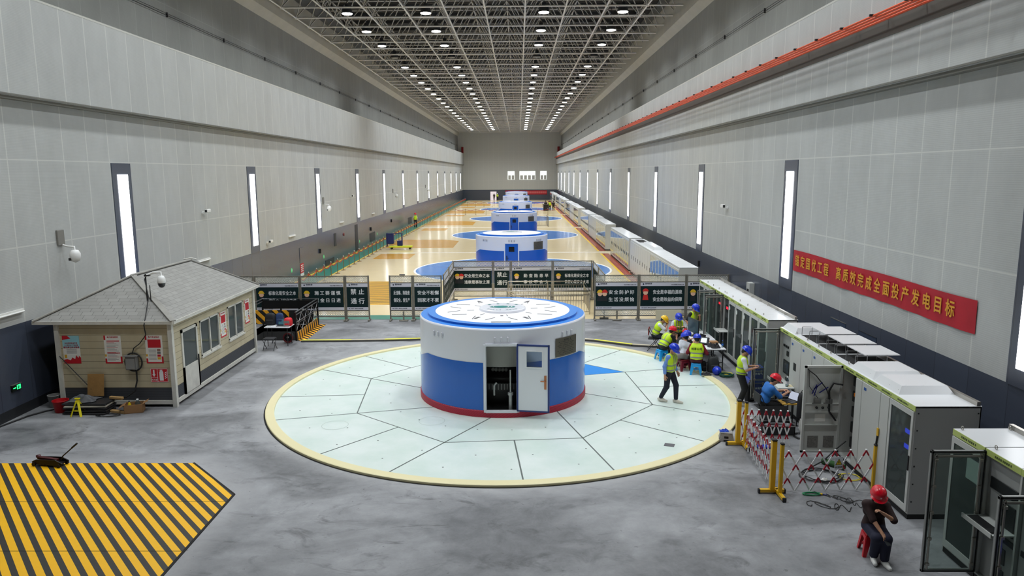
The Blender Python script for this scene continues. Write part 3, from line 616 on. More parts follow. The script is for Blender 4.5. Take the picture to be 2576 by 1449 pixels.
for x in (-5.15, 4.35):
    m = MB(); m.box(x-.03, x+.03, FY-.12, FY-.06, .06, .45); m.box(x-.2, x+.2, FY-.16, FY-.04, 0, .06, 0, .01); tag(m.build('fence_brace', M_fence), 'short steel brace foot standing by the fence gap' if x < 0 else 'short steel brace foot standing under the two-head fence section by the guard rail', 'brace')
# steel guard rail round the stair opening behind the generator
t = thing('guard_rail', 'shiny stainless guard rail around the stair opening in front of the set-back panels', 'railing', (1.45, 34.7, 0)); x0, x1, y0, y1 = -.55, 3.28, 33.2, 36.3
for z, r, n in ((1.1, .03, 'top_rail'), (.92, .018, 'lower_rail'), (.12, .018, 'bottom_rail')):
    m = MB(); m.path([(x0, y0, z), (x1, y0, z), (x1, y1, z), (x0, y1, z)], r, 8); m.build(n, M_steel, t)
m = MB()
for x, y in ((x0, y0), (x1, y0), (x1, y1), (x0, y1), (1.45, y0), (1.45, y1)): m.tube((x, y, 0), (x, y, 1.1), .028, 8)
m.build('post', M_steel, t); m = MB()
n = 30
for i in range(1, n): m.tube((x0+(x1-x0)*i/n, y0, .12), (x0+(x1-x0)*i/n, y0, .92), .01, 5); m.tube((x0+(x1-x0)*i/n, y1, .12), (x0+(x1-x0)*i/n, y1, .92), .01, 5)
for i in range(1, 24): m.tube((x1, y0+(y1-y0)*i/24, .12), (x1, y0+(y1-y0)*i/24, .92), .01, 5)
m.build('baluster', M_steel, t); MB().path([(x0, y0, 1.08), (x0+.1, y0+.3, 1.0), (x0+1.4, y0+1.8, .25)], .025, 7).build('stair_handrail', M_steel, t)
# ---------------- cable kerb across the floor ----------------
def kerb(label, pts, yellow):
    t = thing('cable_cover', label, 'cable cover', (*pts[0], 0)); m = MB(); m2 = MB()
    for i, (a, b) in enumerate(zip(pts[:-1], pts[1:])):
        m.bar((*a, .03), (*b, .03), .2, .058); m2.bar((a[0], a[1]+.02, .064), (b[0], b[1]+.02, .064), .13, .01, 1 if i in yellow else 0)
    m.build('channel', mat('kerb_side', (74, 72, 68), .6), t); m2.build('tape', [mat('pale_timber', (196, 184, 160), .6), mat('yellow_tape', (232, 226, 70), .5)], t)
kerb('low yellow-taped cable cover running from the pit railing behind the generator', [(-8.55, 27.78), (-7.2, 27.80), (-6.6, 27.82), (-5.3, 27.9), (-3.9, 28.05), (-2.5, 28.14), (0, 28.2)], (0, 1, 3, 4, 5))
kerb('low yellow-taped cable cover curving towards the work table', [(2.2, 28.0), (2.95, 27.75), (3.7, 27.3), (4.3, 26.95), (5.0, 26.75), (5.9, 26.7)], (1, 2))
# ---------------- pit railing and what stands by it ----------------
M_rail = mat('black_rail', (18, 18, 20), .35, .3); M_chrome = mat('worn_rail_steel', (150, 150, 152), .3, .8)
M_hzp = mat('hazard_board', (236, 150, 24), .5); hazard(M_hzp, .44, .55, 1.0, 0, 0, (240, 150, 20), (12, 12, 12))
t_ = NT(M_hzp)
def hz3(name, per, ax, ay, az, yel=(240, 170, 30), blk=(18, 16, 14)):
    m = mat(name, yel, .5); t = NT(m); p, x = t.pos(); s = t.m('ADD', t.m('ADD', t.m('MULTIPLY', x[0], ax), t.m('MULTIPLY', x[1], ay)), t.m('MULTIPLY', x[2], az)); f = t.m('FRACT', t.m('DIVIDE', s, per))
    t.l.new(t.mix(t.m('GREATER_THAN', f, .5), lin(yel), lin(blk)), BS(m).inputs['Base Color']); return m
t = thing('pit_railing', 'black steel railing with hazard striped boards around the dark floor opening', 'railing', (-9.9, 29.5, 0)); xa, xb, ya, yb = -11.2, -8.8, 27.95, 31.1
m = MB()
for x, y in ((xa, yb), (xb, yb), (xb, ya), (xa, ya), (xb, 29.5), (-10.4, yb), (-9.6, yb)): m.box(x-.03, x+.03, y-.03, y+.03, 0, 1.14)
m.box(xa, xb, yb-.02, yb+.02, .72, 1.08); m.build('post', M_rail, t); m = MB()
m.path([(xa, ya, 1.14), (xa, yb, 1.14), (xb, yb, 1.14), (xb, ya, 1.14)], .025, 8); m.path([(xa, ya, 1.02), (xa, yb, 1.02)], .018, 6); m.path([(xb, yb, 1.02), (xb, ya, 1.02)], .018, 6)
for z in (.72, .3): m.tube((xb, yb, z), (xb, ya, z), .018, 6); m.tube((xa, yb, z), (xb, yb, z), .015, 6)
m.build('rail', M_chrome, t); m = MB()
for i in range(4):
    a, b = ya+(yb-ya)*i/4, ya+(yb-ya)*(i+1)/4; m.tube((xb, a, .3), (xb, b, 1.0), .012, 5); m.tube((xb, a, 1.0), (xb, b, .3), .012, 5); m.tube((xb, a, .65), (xb, b, .65), .01, 5)
m.build('brace', M_chrome, t)
B(xb-.012, xb+.012, ya, yb, .01, .32, 'kick_board', hz3('kick_board_stripe', .3, 0, 1, .35), t)
B(xb+.02, xb+.36, ya, yb, .001, .006, 'floor_stripe', hz3('floor_stripe_paint', .3, 1.15, 1, 0), t)
B(-11.75, -10.02, yb-.16, yb-.1, .06, .66, 'hazard_panel', hz3('broad_hazard_stripe', .42, 1, 0, 1), t); B(-10.0, -8.95, yb-.16, yb-.12, .06, .66, 'dark_panel', M_dark, t)
t = thing('folding_table', 'small folding table with white top by the dark floor opening, laptop on it', 'table', (-9.25, 27.3, 0)); B(-9.72, -8.76, 27.0, 27.62, .72, .745, 'tabletop', M_white, t)
for x in (-9.62, -8.86):
    for y in (27.06, 27.56): MB().tube((x, y, 0), (x, y, .72), .014, 6).build('leg', M_black, t)
def laptop(label, x, y, z, rz, wid=.34, scr=(70, 130, 150), es=.25, tilt=100):
    t = thing('laptop', label, 'laptop', (x, y, z), rz); T = WM[t.name]; dep = wid*.7
    b = MB().box(-wid/2, wid/2, -dep/2, dep/2, 0, .018, 0, .004).build('base', M_black, t, T)
    MB().box(-wid*.43, wid*.43, -.02, dep*.42, .018, .02).build('keyboard', mat('laptop_keys', (46, 46, 50), .6), b, T)
    R = T @ Matrix.Translation((0, dep/2, .018)) @ Matrix.Rotation(math.radians(tilt-90), 4, 'X').inverted()
    MB().box(-wid/2, wid/2, -.004, .004, 0, dep*.95, 0, .003).build('lid', M_black, t, R); MB().box(-wid*.46, wid*.46, -.006, -.004, .015, dep*.9).build('screen', mat('screen_%d_%d' % (scr[0], scr[2]), (20, 24, 28), .2, emit=scr, es=es), t, R); return t
laptop('black laptop open on the folding table beside the red bag', -9.13, 27.28, .745, 0, .36)
def bag(name, label, x, y, z, sx, sy, sz, m_, rz=0, tilt=0., cat='bag', strap=True):
    t = thing(name, label, cat, (x, y, z), rz); T = WM[t.name] @ Matrix.Rotation(tilt, 4, 'X'); m = MB(); n = 8
    prof = [(.0, .02), (.45, 0), (.5, .1), (.5, .5), (.46, .8), (.36, .95), (.2, 1.0), (0, 1.0)]
    vs = []; k = 20
    for r, zz in prof:
        for j in range(k):
            a = 2*math.pi*j/k; c, s = math.cos(a), math.sin(a); e = .55; vs.append((sx*r*abs(c)**e*(1 if c > 0 else -1), sy*r*abs(s)**e*(1 if s > 0 else -1), sz*zz))
    m.add(vs, [(i*k+j, i*k+(j+1) % k, (i+1)*k+(j+1) % k, (i+1)*k+j) for i in range(len(prof)-1) for j in range(k)], 0, True); m.build('body', m_, t, T)
    m = MB(); m.box(-sx*.36, sx*.36, -sy*.62, -sy*.4, sz*.08, sz*.5, 0, .03); m.build('pocket', m_, t, T)
    if strap:
        m = MB(); m.path([(-.05, 0, sz*.98), (-.03, 0, sz*1.08), (.03, 0, sz*1.08), (.05, 0, sz*.98)], .012, 6); m.path([(sx*.5, sy*.1, sz*.8), (sx*.62, sy*.1, sz*.5), (sx*.5, sy*.1, sz*.15)], .015, 6); m.build('strap', M_black, t, T)
    return t
M_bagk = mat('black_nylon', (22, 22, 26), .7, var=.2); M_bagb = mat('blue_nylon', (36, 60, 104), .7, var=.2); M_bagr = mat('red_nylon', (206, 22, 36), .6); M_bagg = mat('charcoal_nylon', (56, 58, 58), .7, var=.15)
bag('backpack', 'black backpack leaning on the striped board end of the folding table', -9.62, 27.48, .745, .4, .24, .46, M_bagk)
bag('backpack', 'blue backpack standing on the folding table behind the laptop', -9.27, 27.52, .745, .3, .16, .46, M_bagb)
t = bag('tool_bag', 'red insulated bag with grey front on the folding table', -8.9, 27.36, .745, .3, .34, .3, M_bagr, strap=False); B(-9.02, -8.80, 27.15, 27.19, .77, .96, 'front_panel', mat('grey_mesh_front', (120, 116, 112), .6), t)
tag(MB().path([(-9.5, 27.1, .752), (-9.42, 27.18, .76), (-9.36, 27.12, .752), (-9.3, 27.2, .752), (-9.44, 27.22, .758)], .012, 6).build('charger_cable', M_white), 'white charger cable bundled on the folding table', 'cable')
t = thing('folding_stool', 'low black folding stool in front of the folding table', 'stool', (-9.35, 26.5, 0))
def fchair(t, cx, y0, back, seatm, backm, rz=0.):
    T = Matrix.Translation((cx, y0, 0)) @ Matrix.Rotation(rz, 4, 'Z')
    m = MB(); m.box(-.2, .2, -.2, .2, .43, .47, 0, .02); m.build('seat', seatm, t, T)
    for x in (-.21, .21):
        m = MB(); m.path([(x, .22, 0), (x, -.18, .82)], .012, 6); m.build('leg', M_black, t, T); m = MB(); m.path([(x, -.22, 0), (x, .18, .45)], .012, 6); m.build('leg', M_black, t, T)
    [MB().tube((-.21, q, .1), (.21, q, .1), .01, 6).build('stretcher', M_black, t, T) for q in (.17, -.17)]
    m = MB(); m.box(-.21, .21, -.2, -.17, .58, .84, 0, .02); m.build('backrest', backm, t, T)
B(-9.56, -9.14, 26.28, 26.68, .41, .45, 'seat', M_bagk, t, .015)
for x in (-9.55, -9.15):
    MB().path([(x, 26.68, 0), (x, 26.3, .42)], .012, 6).build('leg', M_black, t); MB().path([(x, 26.28, 0), (x, 26.66, .42)], .012, 6).build('leg', M_black, t)
for y in (26.62, 26.34): MB().tube((-9.55, y, .07), (-9.15, y, .07), .01, 6).build('stretcher', M_black, t)
t = thing('cable_reel', 'dark cable reel with a red rimmed wheel under the folding table', 'reel', (-9.05, 27.6, 0)); Ry = Matrix.Rotation(math.pi/2, 4, 'X')
MB().lathes([(.05, -.12), (.17, -.12), (.17, .12), (.05, .12)], (-9.02, 27.72, .2), n=24, M=Ry).build('drum', M_bagk, t); MB().lathe([(.2, 0), (.16, -.02), (.14, 0), (.16, .02), (.2, 0)], (-9.02, 27.58, .2), n=24, M=Ry).build('wheel', mat('dull_red_rim', (110, 20, 26), .4), t); MB().lathe([(.05, 0), (.03, .04), (0, .045)], (-9.02, 27.57, .22), n=10, M=Ry).build('hub', M_steel, t)
# ---------------- site cabin ----------------
CX0, CX1, CY0, CY1 = -12.92, -9.74, 19.75, 26.05
M_side = mat('cream_siding', (214, 200, 160), .6); t_ = NT(M_side); p_, x_ = t_.pos()
ln_ = t_.ramp(t_.m('ABSOLUTE', t_.m('SUBTRACT', t_.m('FRACT', t_.m('DIVIDE', t_.m('SUBTRACT', x_[2], .565), .19)), .5)), .45, .49, 0, .85)
t_.l.new(t_.mix(ln_, t_.mix(t_.noise(t_.scalev(p_, (2, 2, .6)), 1.3, 4, .6), lin((176, 164, 134)), lin((206, 196, 168))), lin((96, 88, 70))), BS(M_side).inputs['Base Color'])
M_cband = mat('charcoal_siding', (62, 64, 70), .6); t_ = NT(M_cband); p_, x_ = t_.pos(); t_.l.new(t_.mix(t_.ramp(t_.m('ABSOLUTE', t_.m('SUBTRACT', t_.m('FRACT', t_.m('DIVIDE', x_[2], .05)), .5)), .35, .45, 0, .6), lin((66, 68, 74)), lin((36, 38, 42))), BS(M_cband).inputs['Base Color'])
M_cwhite = mat('scuffed_white_steel', (208, 206, 198), .5, var=.12)
M_shing = mat('grey_shingle', (158, 156, 150), .85)
def shingle(): 
    t = NT(M_shing); p, x = t.obj()
    row = t.m('DIVIDE', x[2], .075); rf = t.m('FRACT', row); ri = t.m('FLOOR', row)
    wn = t.new('ShaderNodeTexWhiteNoise', noise_dimensions='2D'); cb = t.new('ShaderNodeCombineXYZ')
    g = t.new('ShaderNodeNewGeometry'); sn = t.new('ShaderNodeSeparateXYZ'); t.l.new(g.outputs['Normal'], sn.inputs[0])
    ax = t.m('GREATER_THAN', t.m('ABSOLUTE', sn.outputs[0]), t.m('ABSOLUTE', sn.outputs[1])); u = t.m('ADD', t.m('MULTIPLY', ax, x[1]), t.m('MULTIPLY', t.m('SUBTRACT', 1, ax), x[0]))
    col = t.m('ADD', t.m('DIVIDE', u, .32), t.m('MULTIPLY', t.m('FRACT', t.m('MULTIPLY', ri, .37)), 1.0)); cf = t.m('FRACT', col)
    t.l.new(t.m('FLOOR', col), cb.inputs[0]); t.l.new(ri, cb.inputs[1]); t.l.new(cb.outputs[0], wn.inputs['Vector'])
    line = t.m('MAXIMUM', t.ramp(rf, .0, .1, 1, 0), t.m('MULTIPLY', t.ramp(t.m('ABSOLUTE', t.m('SUBTRACT', cf, .5)), .47, .49, 0, 1), t.m('GREATER_THAN', wn.outputs[0], .25)))
    t.l.new(t.mix(t.m('MULTIPLY', line, .75), t.mix(t.m('ADD', t.m('MULTIPLY', wn.outputs[0], .6), t.m('MULTIPLY', t.noise(p, 3, 4, .7), .4)), lin((136, 135, 131)), lin((152, 151, 147))), lin((78, 77, 75))), BS(M_shing).inputs['Base Color'])
shingle()
t = thing('site_cabin', 'small cream site cabin with grey shingle hip roof by the slate wall', 'cabin', (-11.33, 22.9, 0)); cab = t
m = MB()
for (x0, x1, y0, y1) in ((CX0, CX1, CY0, CY0+.06), (CX0, CX1, CY1-.06, CY1), (CX0, CX0+.06, CY0, CY1)): m.box(x0, x1, y0, y1, .56, 2.5)
sx0 = CX1-.06
ops = [(20.33, 21.35, .18, 2.1), (21.58, 22.98, 1.0, 2.1), (23.71, 25.05, 1.0, 2.14)]
ys = CY0
for (a, b, z0, z1) in ops:
    m.box(sx0, CX1, ys, a, .56, 2.5); m.box(sx0, CX1, a, b, z1, 2.5)
    if z0 > .6: m.box(sx0, CX1, a, b, .56, z0)
    ys = b
m.box(sx0, CX1, ys, CY1, .56, 2.5); m.build('wall', M_side, t); m = MB()
for (x0, x1, y0, y1) in ((CX0, CX1, CY0+.005, CY0+.06), (CX0, CX1, CY1-.06, CY1), (CX0, CX0+.06, CY0, CY1), (sx0, CX1-.004, CY0, 20.33), (sx0, CX1-.004, 21.35, CY1)): m.box(x0, x1, y0, y1, .18, .56)
m.build('lower_wall', M_cband, t); m = MB()
for x, y in ((CX0, CY0), (CX1, CY0), (CX1, CY1), (CX0, CY1)): MB().box(x-.06, x+.06, y-.06, y+.06, 0, 2.5).build('corner_post', M_cwhite, t)
m = MB()
m.box(CX0, CX1, CY0-.03, CY0+.08, .08, .19); m.box(CX1-.08, CX1+.03, CY0, CY1, .08, .19); m.box(CX0, CX1, CY0+.02, CY1, .19, .2); m.build('base_beam', M_cwhite, t)
B(CX0, CX1, CY0, CY1, 2.46, 2.5, 'ceiling_panel', M_cwhite, t); B(CX0+.08, CX0+.1, CY0+.1, CY1-.1, .2, 2.46, 'inner_wall', mat('cabin_inner', (70, 74, 74), .7), t)
ex0, ex1, ey0, ey1, rz_, rx, ry0, ry1 = -13.5, -9.58, 19.62, 26.35, 3.55, -11.54, 21.4, 25.2
A, Bq, C_, D_ = (ex0, ey0, 2.5), (ex1, ey0, 2.5), (ex1, ey1, 2.5), (ex0, ey1, 2.5); R0, R1 = (rx, ry0, rz_), (rx, ry1, rz_)
m = MB(); m.add([A, Bq, C_, D_, R0, R1], [(0, 1, 4), (1, 2, 5, 4), (2, 3, 5), (3, 0, 4, 5)]); rf = m.build('roof', M_shing, t); m = MB()
for a, b in ((A, R0), (Bq, R0), (C_, R1), (D_, R1), (R0, R1)): m.bar(Vector(a)+Vector((0, 0, .01)), Vector(b)+Vector((0, 0, .01)), .16, .03)
m.build('ridge_cap', mat('ridge_shingle', (146, 144, 138), .85, var=.15), rf); m = MB()
for a, b in ((A, Bq), (Bq, C_), (C_, D_), (D_, A)): m.bar(Vector(a)-Vector((0, 0, .045)), Vector(b)-Vector((0, 0, .045)), .05, .09)
m.build('fascia', M_cwhite, rf)
m = MB(); m.path([(-11.75, 25.2, 3.58), (-11.5, 25.2, 3.62), (-11.3, 25.2, 3.58)], .025, 6); m.build('finial', M_cwhite, rf)
M_cglass = glassmat('cabin_glass', (120, 132, 132), .42)
def cwin(y0, y1, z0, z1, label=None):
    m = MB(); f = .05
    for a in ((y0, y0+f, z0, z1), (y1-f, y1, z0, z1), (y0, y1, z0, z0+f), (y0, y1, z1-f, z1), ((y0+y1)/2-.025, (y0+y1)/2+.025, z0, z1)): m.box(CX1-.05, CX1+.02, a[0], a[1], a[2], a[3])
    m.box(CX1-.05, CX1+.05, y0-.03, y1+.03, z0-.05, z0); w = m.build('window', M_cwhite, t); B(CX1-.03, CX1-.02, y0+f, y1-f, z0+f, z1-f, 'pane', M_cglass, w)
cwin(*ops[1]); cwin(*ops[2])
m = MB(); y0, y1 = 20.32, 21.36
for a in ((y0, y0+.09, .18, 2.08), (y1-.09, y1, .18, 2.08), (y0, y1, .18, .98), (y0, y1, 2.0, 2.08)): m.box(CX1-.02, CX1+.03, a[0], a[1], a[2], a[3])
dr_ = m.build('door', M_cwhite, t); B(CX1, CX1+.008, y0+.09, y1-.09, .98, 2.0, 'door_glass', M_cglass, dr_); m = MB(); m.box(CX1+.03, CX1+.06, y1-.08, y1-.05, .9, 1.15); m.bar((CX1+.06, y1-.065, 1.02), (CX1+.06, y1-.2, 1.02), .02, .02); m.build('door_handle', M_black, dr_)
# posters, sign, meter box on the cabin (fixed to it but things of their own)
M_paper = mat('poster_paper', (232, 230, 224), .6); M_pred = mat('poster_red', (196, 22, 40), .5); M_psky = mat('poster_sky', (150, 206, 218), .5); M_pgrey = mat('poster_print', (120, 118, 122), .6); M_pgold = mat('poster_gold', (222, 170, 50), .5)
def poster(label, origin, xd, w, h, kind):
    o = Vector(origin); xd = Vector(xd).normalized(); nz = xd.cross(Vector((0, 0, 1))); t = thing('poster', label, 'poster', origin)
    F = Matrix((xd, nz*-1, Vector((0, 0, 1)))).transposed().to_4x4(); F = Matrix.Translation(o) @ F
    def r(x0, x1, z0, z1, d, mm, nm, par):  MB().box(x0*w, x1*w, -.004-d, -.0005, z0*h, z1*h, 0, 0, F).build(nm, mm, par)
    sh = MB().box(0, w, -.004, 0, 0, h, 0, 0, F).build('sheet', M_paper, t)
    P = lambda x, z, d=.007: F @ Vector((x*w, -d, z*h))
    if kind == 0:
        r(0, 1, .55, 1, .001, M_psky, 'sky_print', sh); m = MB(); m.poly([(x*w, z*h) for x, z in ((0, 0), (1, 0), (1, .22), (.9, .28), (.86, .2), (.74, .3), (.66, .16), (.5, .22), (.4, .12), (.2, .16), (0, .14))], -.0058, -.001, 0, 'y'); v = m.v; m.v = [F @ Vector(p) for p in v]; m.build('red_skyline', M_pred, sh)
        m = MB(); m.poly([(x*w, z*h) for x, z in ((0, .84), (.1, .86), (.5, .9), (.3, 1), (0, 1))], -.0058, -.001, 0, 'y'); m.v = [F @ Vector(p) for p in m.v]; m.build('red_flag', M_pred, sh)
        for s, z, sz in (('2025年安全生产月', .73, .05), ('人人讲安全 个个会应急', .66, .042), ('查找身边安全隐患', .58, .062)): text(s, sz*w/.5, M_pred, sh, P(.5, z), xd, (0, 0, 1), sx=.95)
        r(.05, .2, .2, .32, .0015, M_pgold, 'gold_figure', sh)
        for k in range(4): r(.2, .8, .5-.045*k, .515-.045*k, .001, M_pgrey, 'print_line', sh)
    else:
        r(0, .1, .84, 1, .001, M_pred, 'red_corner', sh); r(0, 1, 0, .05, .001, M_pred, 'red_foot', sh); r(0, .1, .05, .18, .001, M_pred, 'red_side', sh); r(.9, 1, .05, .25, .001, M_pred, 'red_side', sh); r(0, .1, .25, .33, .001, M_pgold, 'gold_figure', sh)
        text('电力安全知识', .055*w/.5, M_pred, sh, P(.52, .94), xd, (0, 0, 1))
        if kind == 1:
            r(.15, .9, .79, .82, .001, M_pred, 'print_band', sh); r(.15, .9, .36, .39, .001, M_pred, 'print_band', sh)
            for k in range(16): r(.14, .6+.3*((k*7) % 5)/5, .74-.043*k, .752-.043*k, .001, M_pgrey if k % 4 else M_pred, 'print_line', sh)
        else:
            r(.14, .9, .56, .86, .001, M_pred, 'red_block', sh)
            for k in range(4): r(.66, .86, .44-.1*k, .52-.1*k, .0015, (mat('photo_print', (150, 110, 96), .6), M_pgrey, M_pred, M_pgold)[k], 'photo_print', sh)
            for k in range(9): r(.16, .6, .5-.045*k, .512-.045*k, .001, M_pgrey, 'print_line', sh)
    return t
for k, (x, w) in enumerate(((-12.8, .48), (-11.63, .48), (-10.47, .48))): poster(('safety poster with red skyline on the cabin front by the slate wall', 'printed safety poster in the middle of the cabin front', 'safety poster with a red block and small photos above the extinguisher sign')[k], (x, CY0-.002, 1.27), (1, 0, 0), w, .8, (0, 1, 2)[k])
poster('safety poster between the two cabin windows', (CX1+.002, 23.1, 1.22), (0, 1, 0), .46, .84, 2); poster('safety poster at the far end of the cabin side, past both windows', (CX1+.002, 25.24, 1.24), (0, 1, 0), .44, .86, 2)
t = thing('extinguisher_sign', 'red fire extinguisher sign reading 灭火器 on the cabin front corner', 'sign', (-10.14, CY0-.001, .92)); y = CY0-.001
pl = B(-10.39, -9.9, y-.006, y, .72, 1.12, 'plate', mat('sign_red', (200, 20, 36), .4), t); m = MB()
for a in ((-10.385, -9.905, 1.105, 1.115), (-10.385, -9.905, .725, .735), (-10.385, -10.375, .73, 1.11), (-9.915, -9.905, .73, 1.11), (-10.2, -10.19, .73, 1.11), (-10.38, -10.2, .845, .855)): m.box(a[0], a[1], y-.009, y-.005, a[2], a[3])
m.poly([(-10.315, 1.08), (-10.275, 1.08), (-10.275, .95), (-10.25, .95), (-10.295, .88), (-10.34, .95), (-10.315, .95)], y-.009, y-.005, 0, 'y'); m.box(-10.14, -10.03, y-.009, y-.005, .77, 1.02); m.poly([(-10.14, 1.02), (-10.03, 1.02), (-10.06, 1.06), (-10.11, 1.06)], y-.009, y-.005, 0, 'y'); m.box(-10.12, -10.05, y-.009, y-.005, 1.06, 1.085); m.bar((-10.05, y-.007, 1.08), (-10.15, y-.007, 1.06), .015, .004)
for k in range(4): m.poly([(-9.99, .82+.05*k), (-9.93, .86+.05*k), (-9.935, .88+.05*k), (-9.99, .845+.05*k)], y-.009, y-.005, 0, 'y')
m.build('symbol', M_white, pl); text('灭火器', .055, M_white, pl, (-10.29, y-.009, .79), (1, 0, 0), (0, 0, 1))
t = thing('meter_box', 'grey electric box in a black cable loop on the cabin front', 'electric box', (-10.84, CY0, 1.32)); y = CY0
B(-11.0, -10.69, y-.16, y-.001, 1.12, 1.5, 'body', mat('grey_box_enamel', (118, 118, 116), .45), t, .01); B(-10.98, -10.74, y-.172, y-.16, 1.14, 1.44, 'door', mat('grey_box_door', (136, 136, 134), .4), t, .006); B(-11.03, -10.66, y-.19, y-.001, 1.5, 1.52, 'rain_hood', mat('grey_box_enamel', (118, 118, 116), .45), t)
MB().path([(-10.82+.24*math.cos(a), y-.05, 1.32+.26*math.sin(a)) for a in [i*math.pi/12 for i in range(24)]], .02, 7, closed=True).build('cable_loop', M_black, t)
tag(MB().path([(-10.63, 20.3, 3.6), (-10.45, 20.1, 3.1), (-10.38, 19.68, 2.55), (-10.36, 19.55, 2.4), (-10.4, 19.68, 2.1), (-10.6, 19.7, 1.85), (-10.78, 19.7, 1.72), (-10.84, 19.7, 1.55)], .014, 6).build('hanging_cable', M_black), 'black cable hanging from the roof camera down to the cabin meter box', 'cable')
tag(MB().path([(-10.76, 19.7, 1.1), (-10.74, 19.66, .8), (-10.8, 19.6, .5), (-11.0, 19.5, .36), (-11.3, 19.5, .33)], .022, 6).build('hanging_cable', M_black), 'thick black cable drooping below the cabin meter box', 'cable')
tag(MB().path([(-12.88, 19.68, 1.5), (-12.5, 19.68, 1.05), (-12.2, 19.66, .72), (-12.02, 19.6, .56)], .012, 5).build('slack_wire', M_black), 'thin slack wire slanting across the lower cabin front', 'wire')
def domecam(label, base, out, scale=1., bracket=True):
    t = thing('surveillance_camera', label, 'camera', base); b = Vector(base); o = Vector(out); d = o.normalized(); W_ = mat('camera_white', (232, 232, 230), .3)
    m = MB(); m.path([b, b+o*.5+Vector((0, 0, .1*scale)), b+o+Vector((0, 0, .1*scale)), b+o+Vector((0, 0, -.02))], .03*scale, 8); m.build('arm', W_, t)
    m = MB(); m.lathe([(.0, .12), (.07, .1), (.11, .02), (.115, -.08), (.11, -.1)], b+o-Vector((0, 0, .1*scale)), n=18, M=Matrix.Scale(scale, 4)); m.build('housing', W_, t); m = MB(); m.lathe([(.105, -.1), (.09, -.18), (.05, -.23), (0, -.245)], b+o-Vector((0, 0, .1*scale)), n=18, M=Matrix.Scale(scale, 4)); m.build('dome', mat('camera_dome', (40, 40, 44), .15) if scale < 1.01 else W_, t)
    return t
c = domecam('white dome camera on a pole rising from the cabin roof', (-10.62, 20.35, 3.66), (.42, .05, 0)); m = MB(); m.tube((-10.62, 20.35, 2.95), (-10.62, 20.35, 3.72), .02, 7); m.tube((-10.52, 20.35, 2.95), (-10.52, 20.35, 3.4), .012, 6); m.box(-10.64, -10.5, 20.3, 20.4, 3.66, 3.7); m.build('pole', M_black, c)
# things on the floor in front of the cabin
t = thing('plywood_sheet', 'square brown plywood sheet leaning on the cabin front', 'board', (-11.9, 19.55, .35)); M_ply = mat('brown_plywood', (150, 112, 62), .7, var=.15, vscale=5); m = MB(); m.obox((-11.9, 19.62, .68), (.46, .015, .62), Matrix.Rotation(math.radians(-9), 3, 'X')); m.build('sheet', M_ply, t)
M_panel = mat('dark_steel_panel', (52, 52, 54), .5, .3)
for k in range(5): tag(MB().obox((-11.95+.03*(k % 2), 19.3+.02*(k % 3), .035+.065*k), (1.2-.06*(k % 2), .55, .045), RZ(math.radians((-3, 2, -1, 3, 0)[k])), 0, .008).build('steel_panel', M_panel if k != 3 else mat('pale_panel', (168, 162, 148), .6)), ('dark steel panel lowest in the stack by the cabin', 'dark steel panel second from the floor in the stack by the cabin', 'dark steel panel in the middle of the stack by the cabin', 'pale panel near the top of the stack by the cabin', 'dark steel panel topmost in the stack under the grey tarp')[k], 'panel', 'stacked panels by the cabin')
def blob(name, label, cat, c, sx, sy, sz, m_, seed=1, n=26):
    rnd = random.Random(seed); ph = [rnd.uniform(0, 6.28) for _ in range(8)]; vs = []; 
    for i in range(n+1):
        for j in range(n+1):
            u, v = -1+2*i/n, -1+2*j/n; e = max(0, 1-max(abs(u), abs(v))**3); z = e*(.55+.25*math.sin(3*u+ph[0]+2*v)+.2*math.sin(6*v+ph[1]+u*2)+.14*math.sin(9*u+ph[2]-5*v))
            vs.append((c[0]+sx*(u+.1*math.sin(4*v+ph[3])), c[1]+sy*(v+.1*math.sin(4*u+ph[4])), c[2]+.006+sz*z))
    m = MB(); m.add(vs, [(i*(n+1)+j, (i+1)*(n+1)+j, (i+1)*(n+1)+j+1, i*(n+1)+j+1) for i in range(n) for j in range(n)], 0, True); return tag(m.build(name, m_), label, cat)
blob('tarp', 'crumpled grey tarp lying on the panel stack by the cabin', 'tarp', (-12.1, 19.32, .335), .36, .24, .17, mat('grey_tarp', (92, 94, 98), .6, var=.2), 3)
tag(MB().obox((-11.25, 19.45, .36), (.42, .09, .07), RZ(math.radians(-12)), 0, .01).build('timber_offcut', mat('timber', (178, 142, 92), .7)), 'timber offcut lying across the end of the panel stack', 'timber')
tag(MB().obox((-11.1, 19.22, .035), (.5, .1, .07), RZ(math.radians(-18)), 0, .01).build('timber_offcut', mat('timber', (178, 142, 92), .7)), 'timber offcut lying on the floor beside the cardboard box', 'timber')
def bucket(label, x, y, r, h, m_, hm):
    t = thing('bucket', label, 'bucket', (x, y, 0)); m = MB(); m.lathe([(0, .004), (r*.75, .004), (r, h), (r*1.06, h), (r*1.06, h-.02), (r*.98, h-.02)], (x, y, 0), n=28); m.lathe([(r*.96, h), (r*.72, .01), (0, .01)], (x, y, 0), n=28); m.build('body', m_, t)
    MB().path([(x+r*math.cos(a), y-.02-.1*math.sin(a), h-.02-.12*math.sin(a)) for a in [math.pi*i/12 for i in range(13)]], .006, 5).build('handle', hm, t)
bucket('red plastic bucket beside the panel stack', -12.75, 19.32, .2, .34, mat('red_plastic', (186, 16, 28), .4), M_alu); bucket('grubby white paint bucket between the cabin and the slate wall', -13.2, 19.75, .16, .36, mat('grubby_white', (150, 148, 146), .5, var=.2), M_alu)
t = thing('jack_stand', 'bright yellow jack stand in front of the panel stack', 'jack stand', (-12.08, 19.02, 0)); M_jy = mat('jack_yellow', (232, 216, 20), .4); m = MB()
for a in range(4):
    an = math.radians(45+90*a); m.bar((-12.08+.05*math.cos(an), 19.02+.05*math.sin(an), .38), (-12.08+.2*math.cos(an), 19.02+.2*math.sin(an), 0), .06, .02)
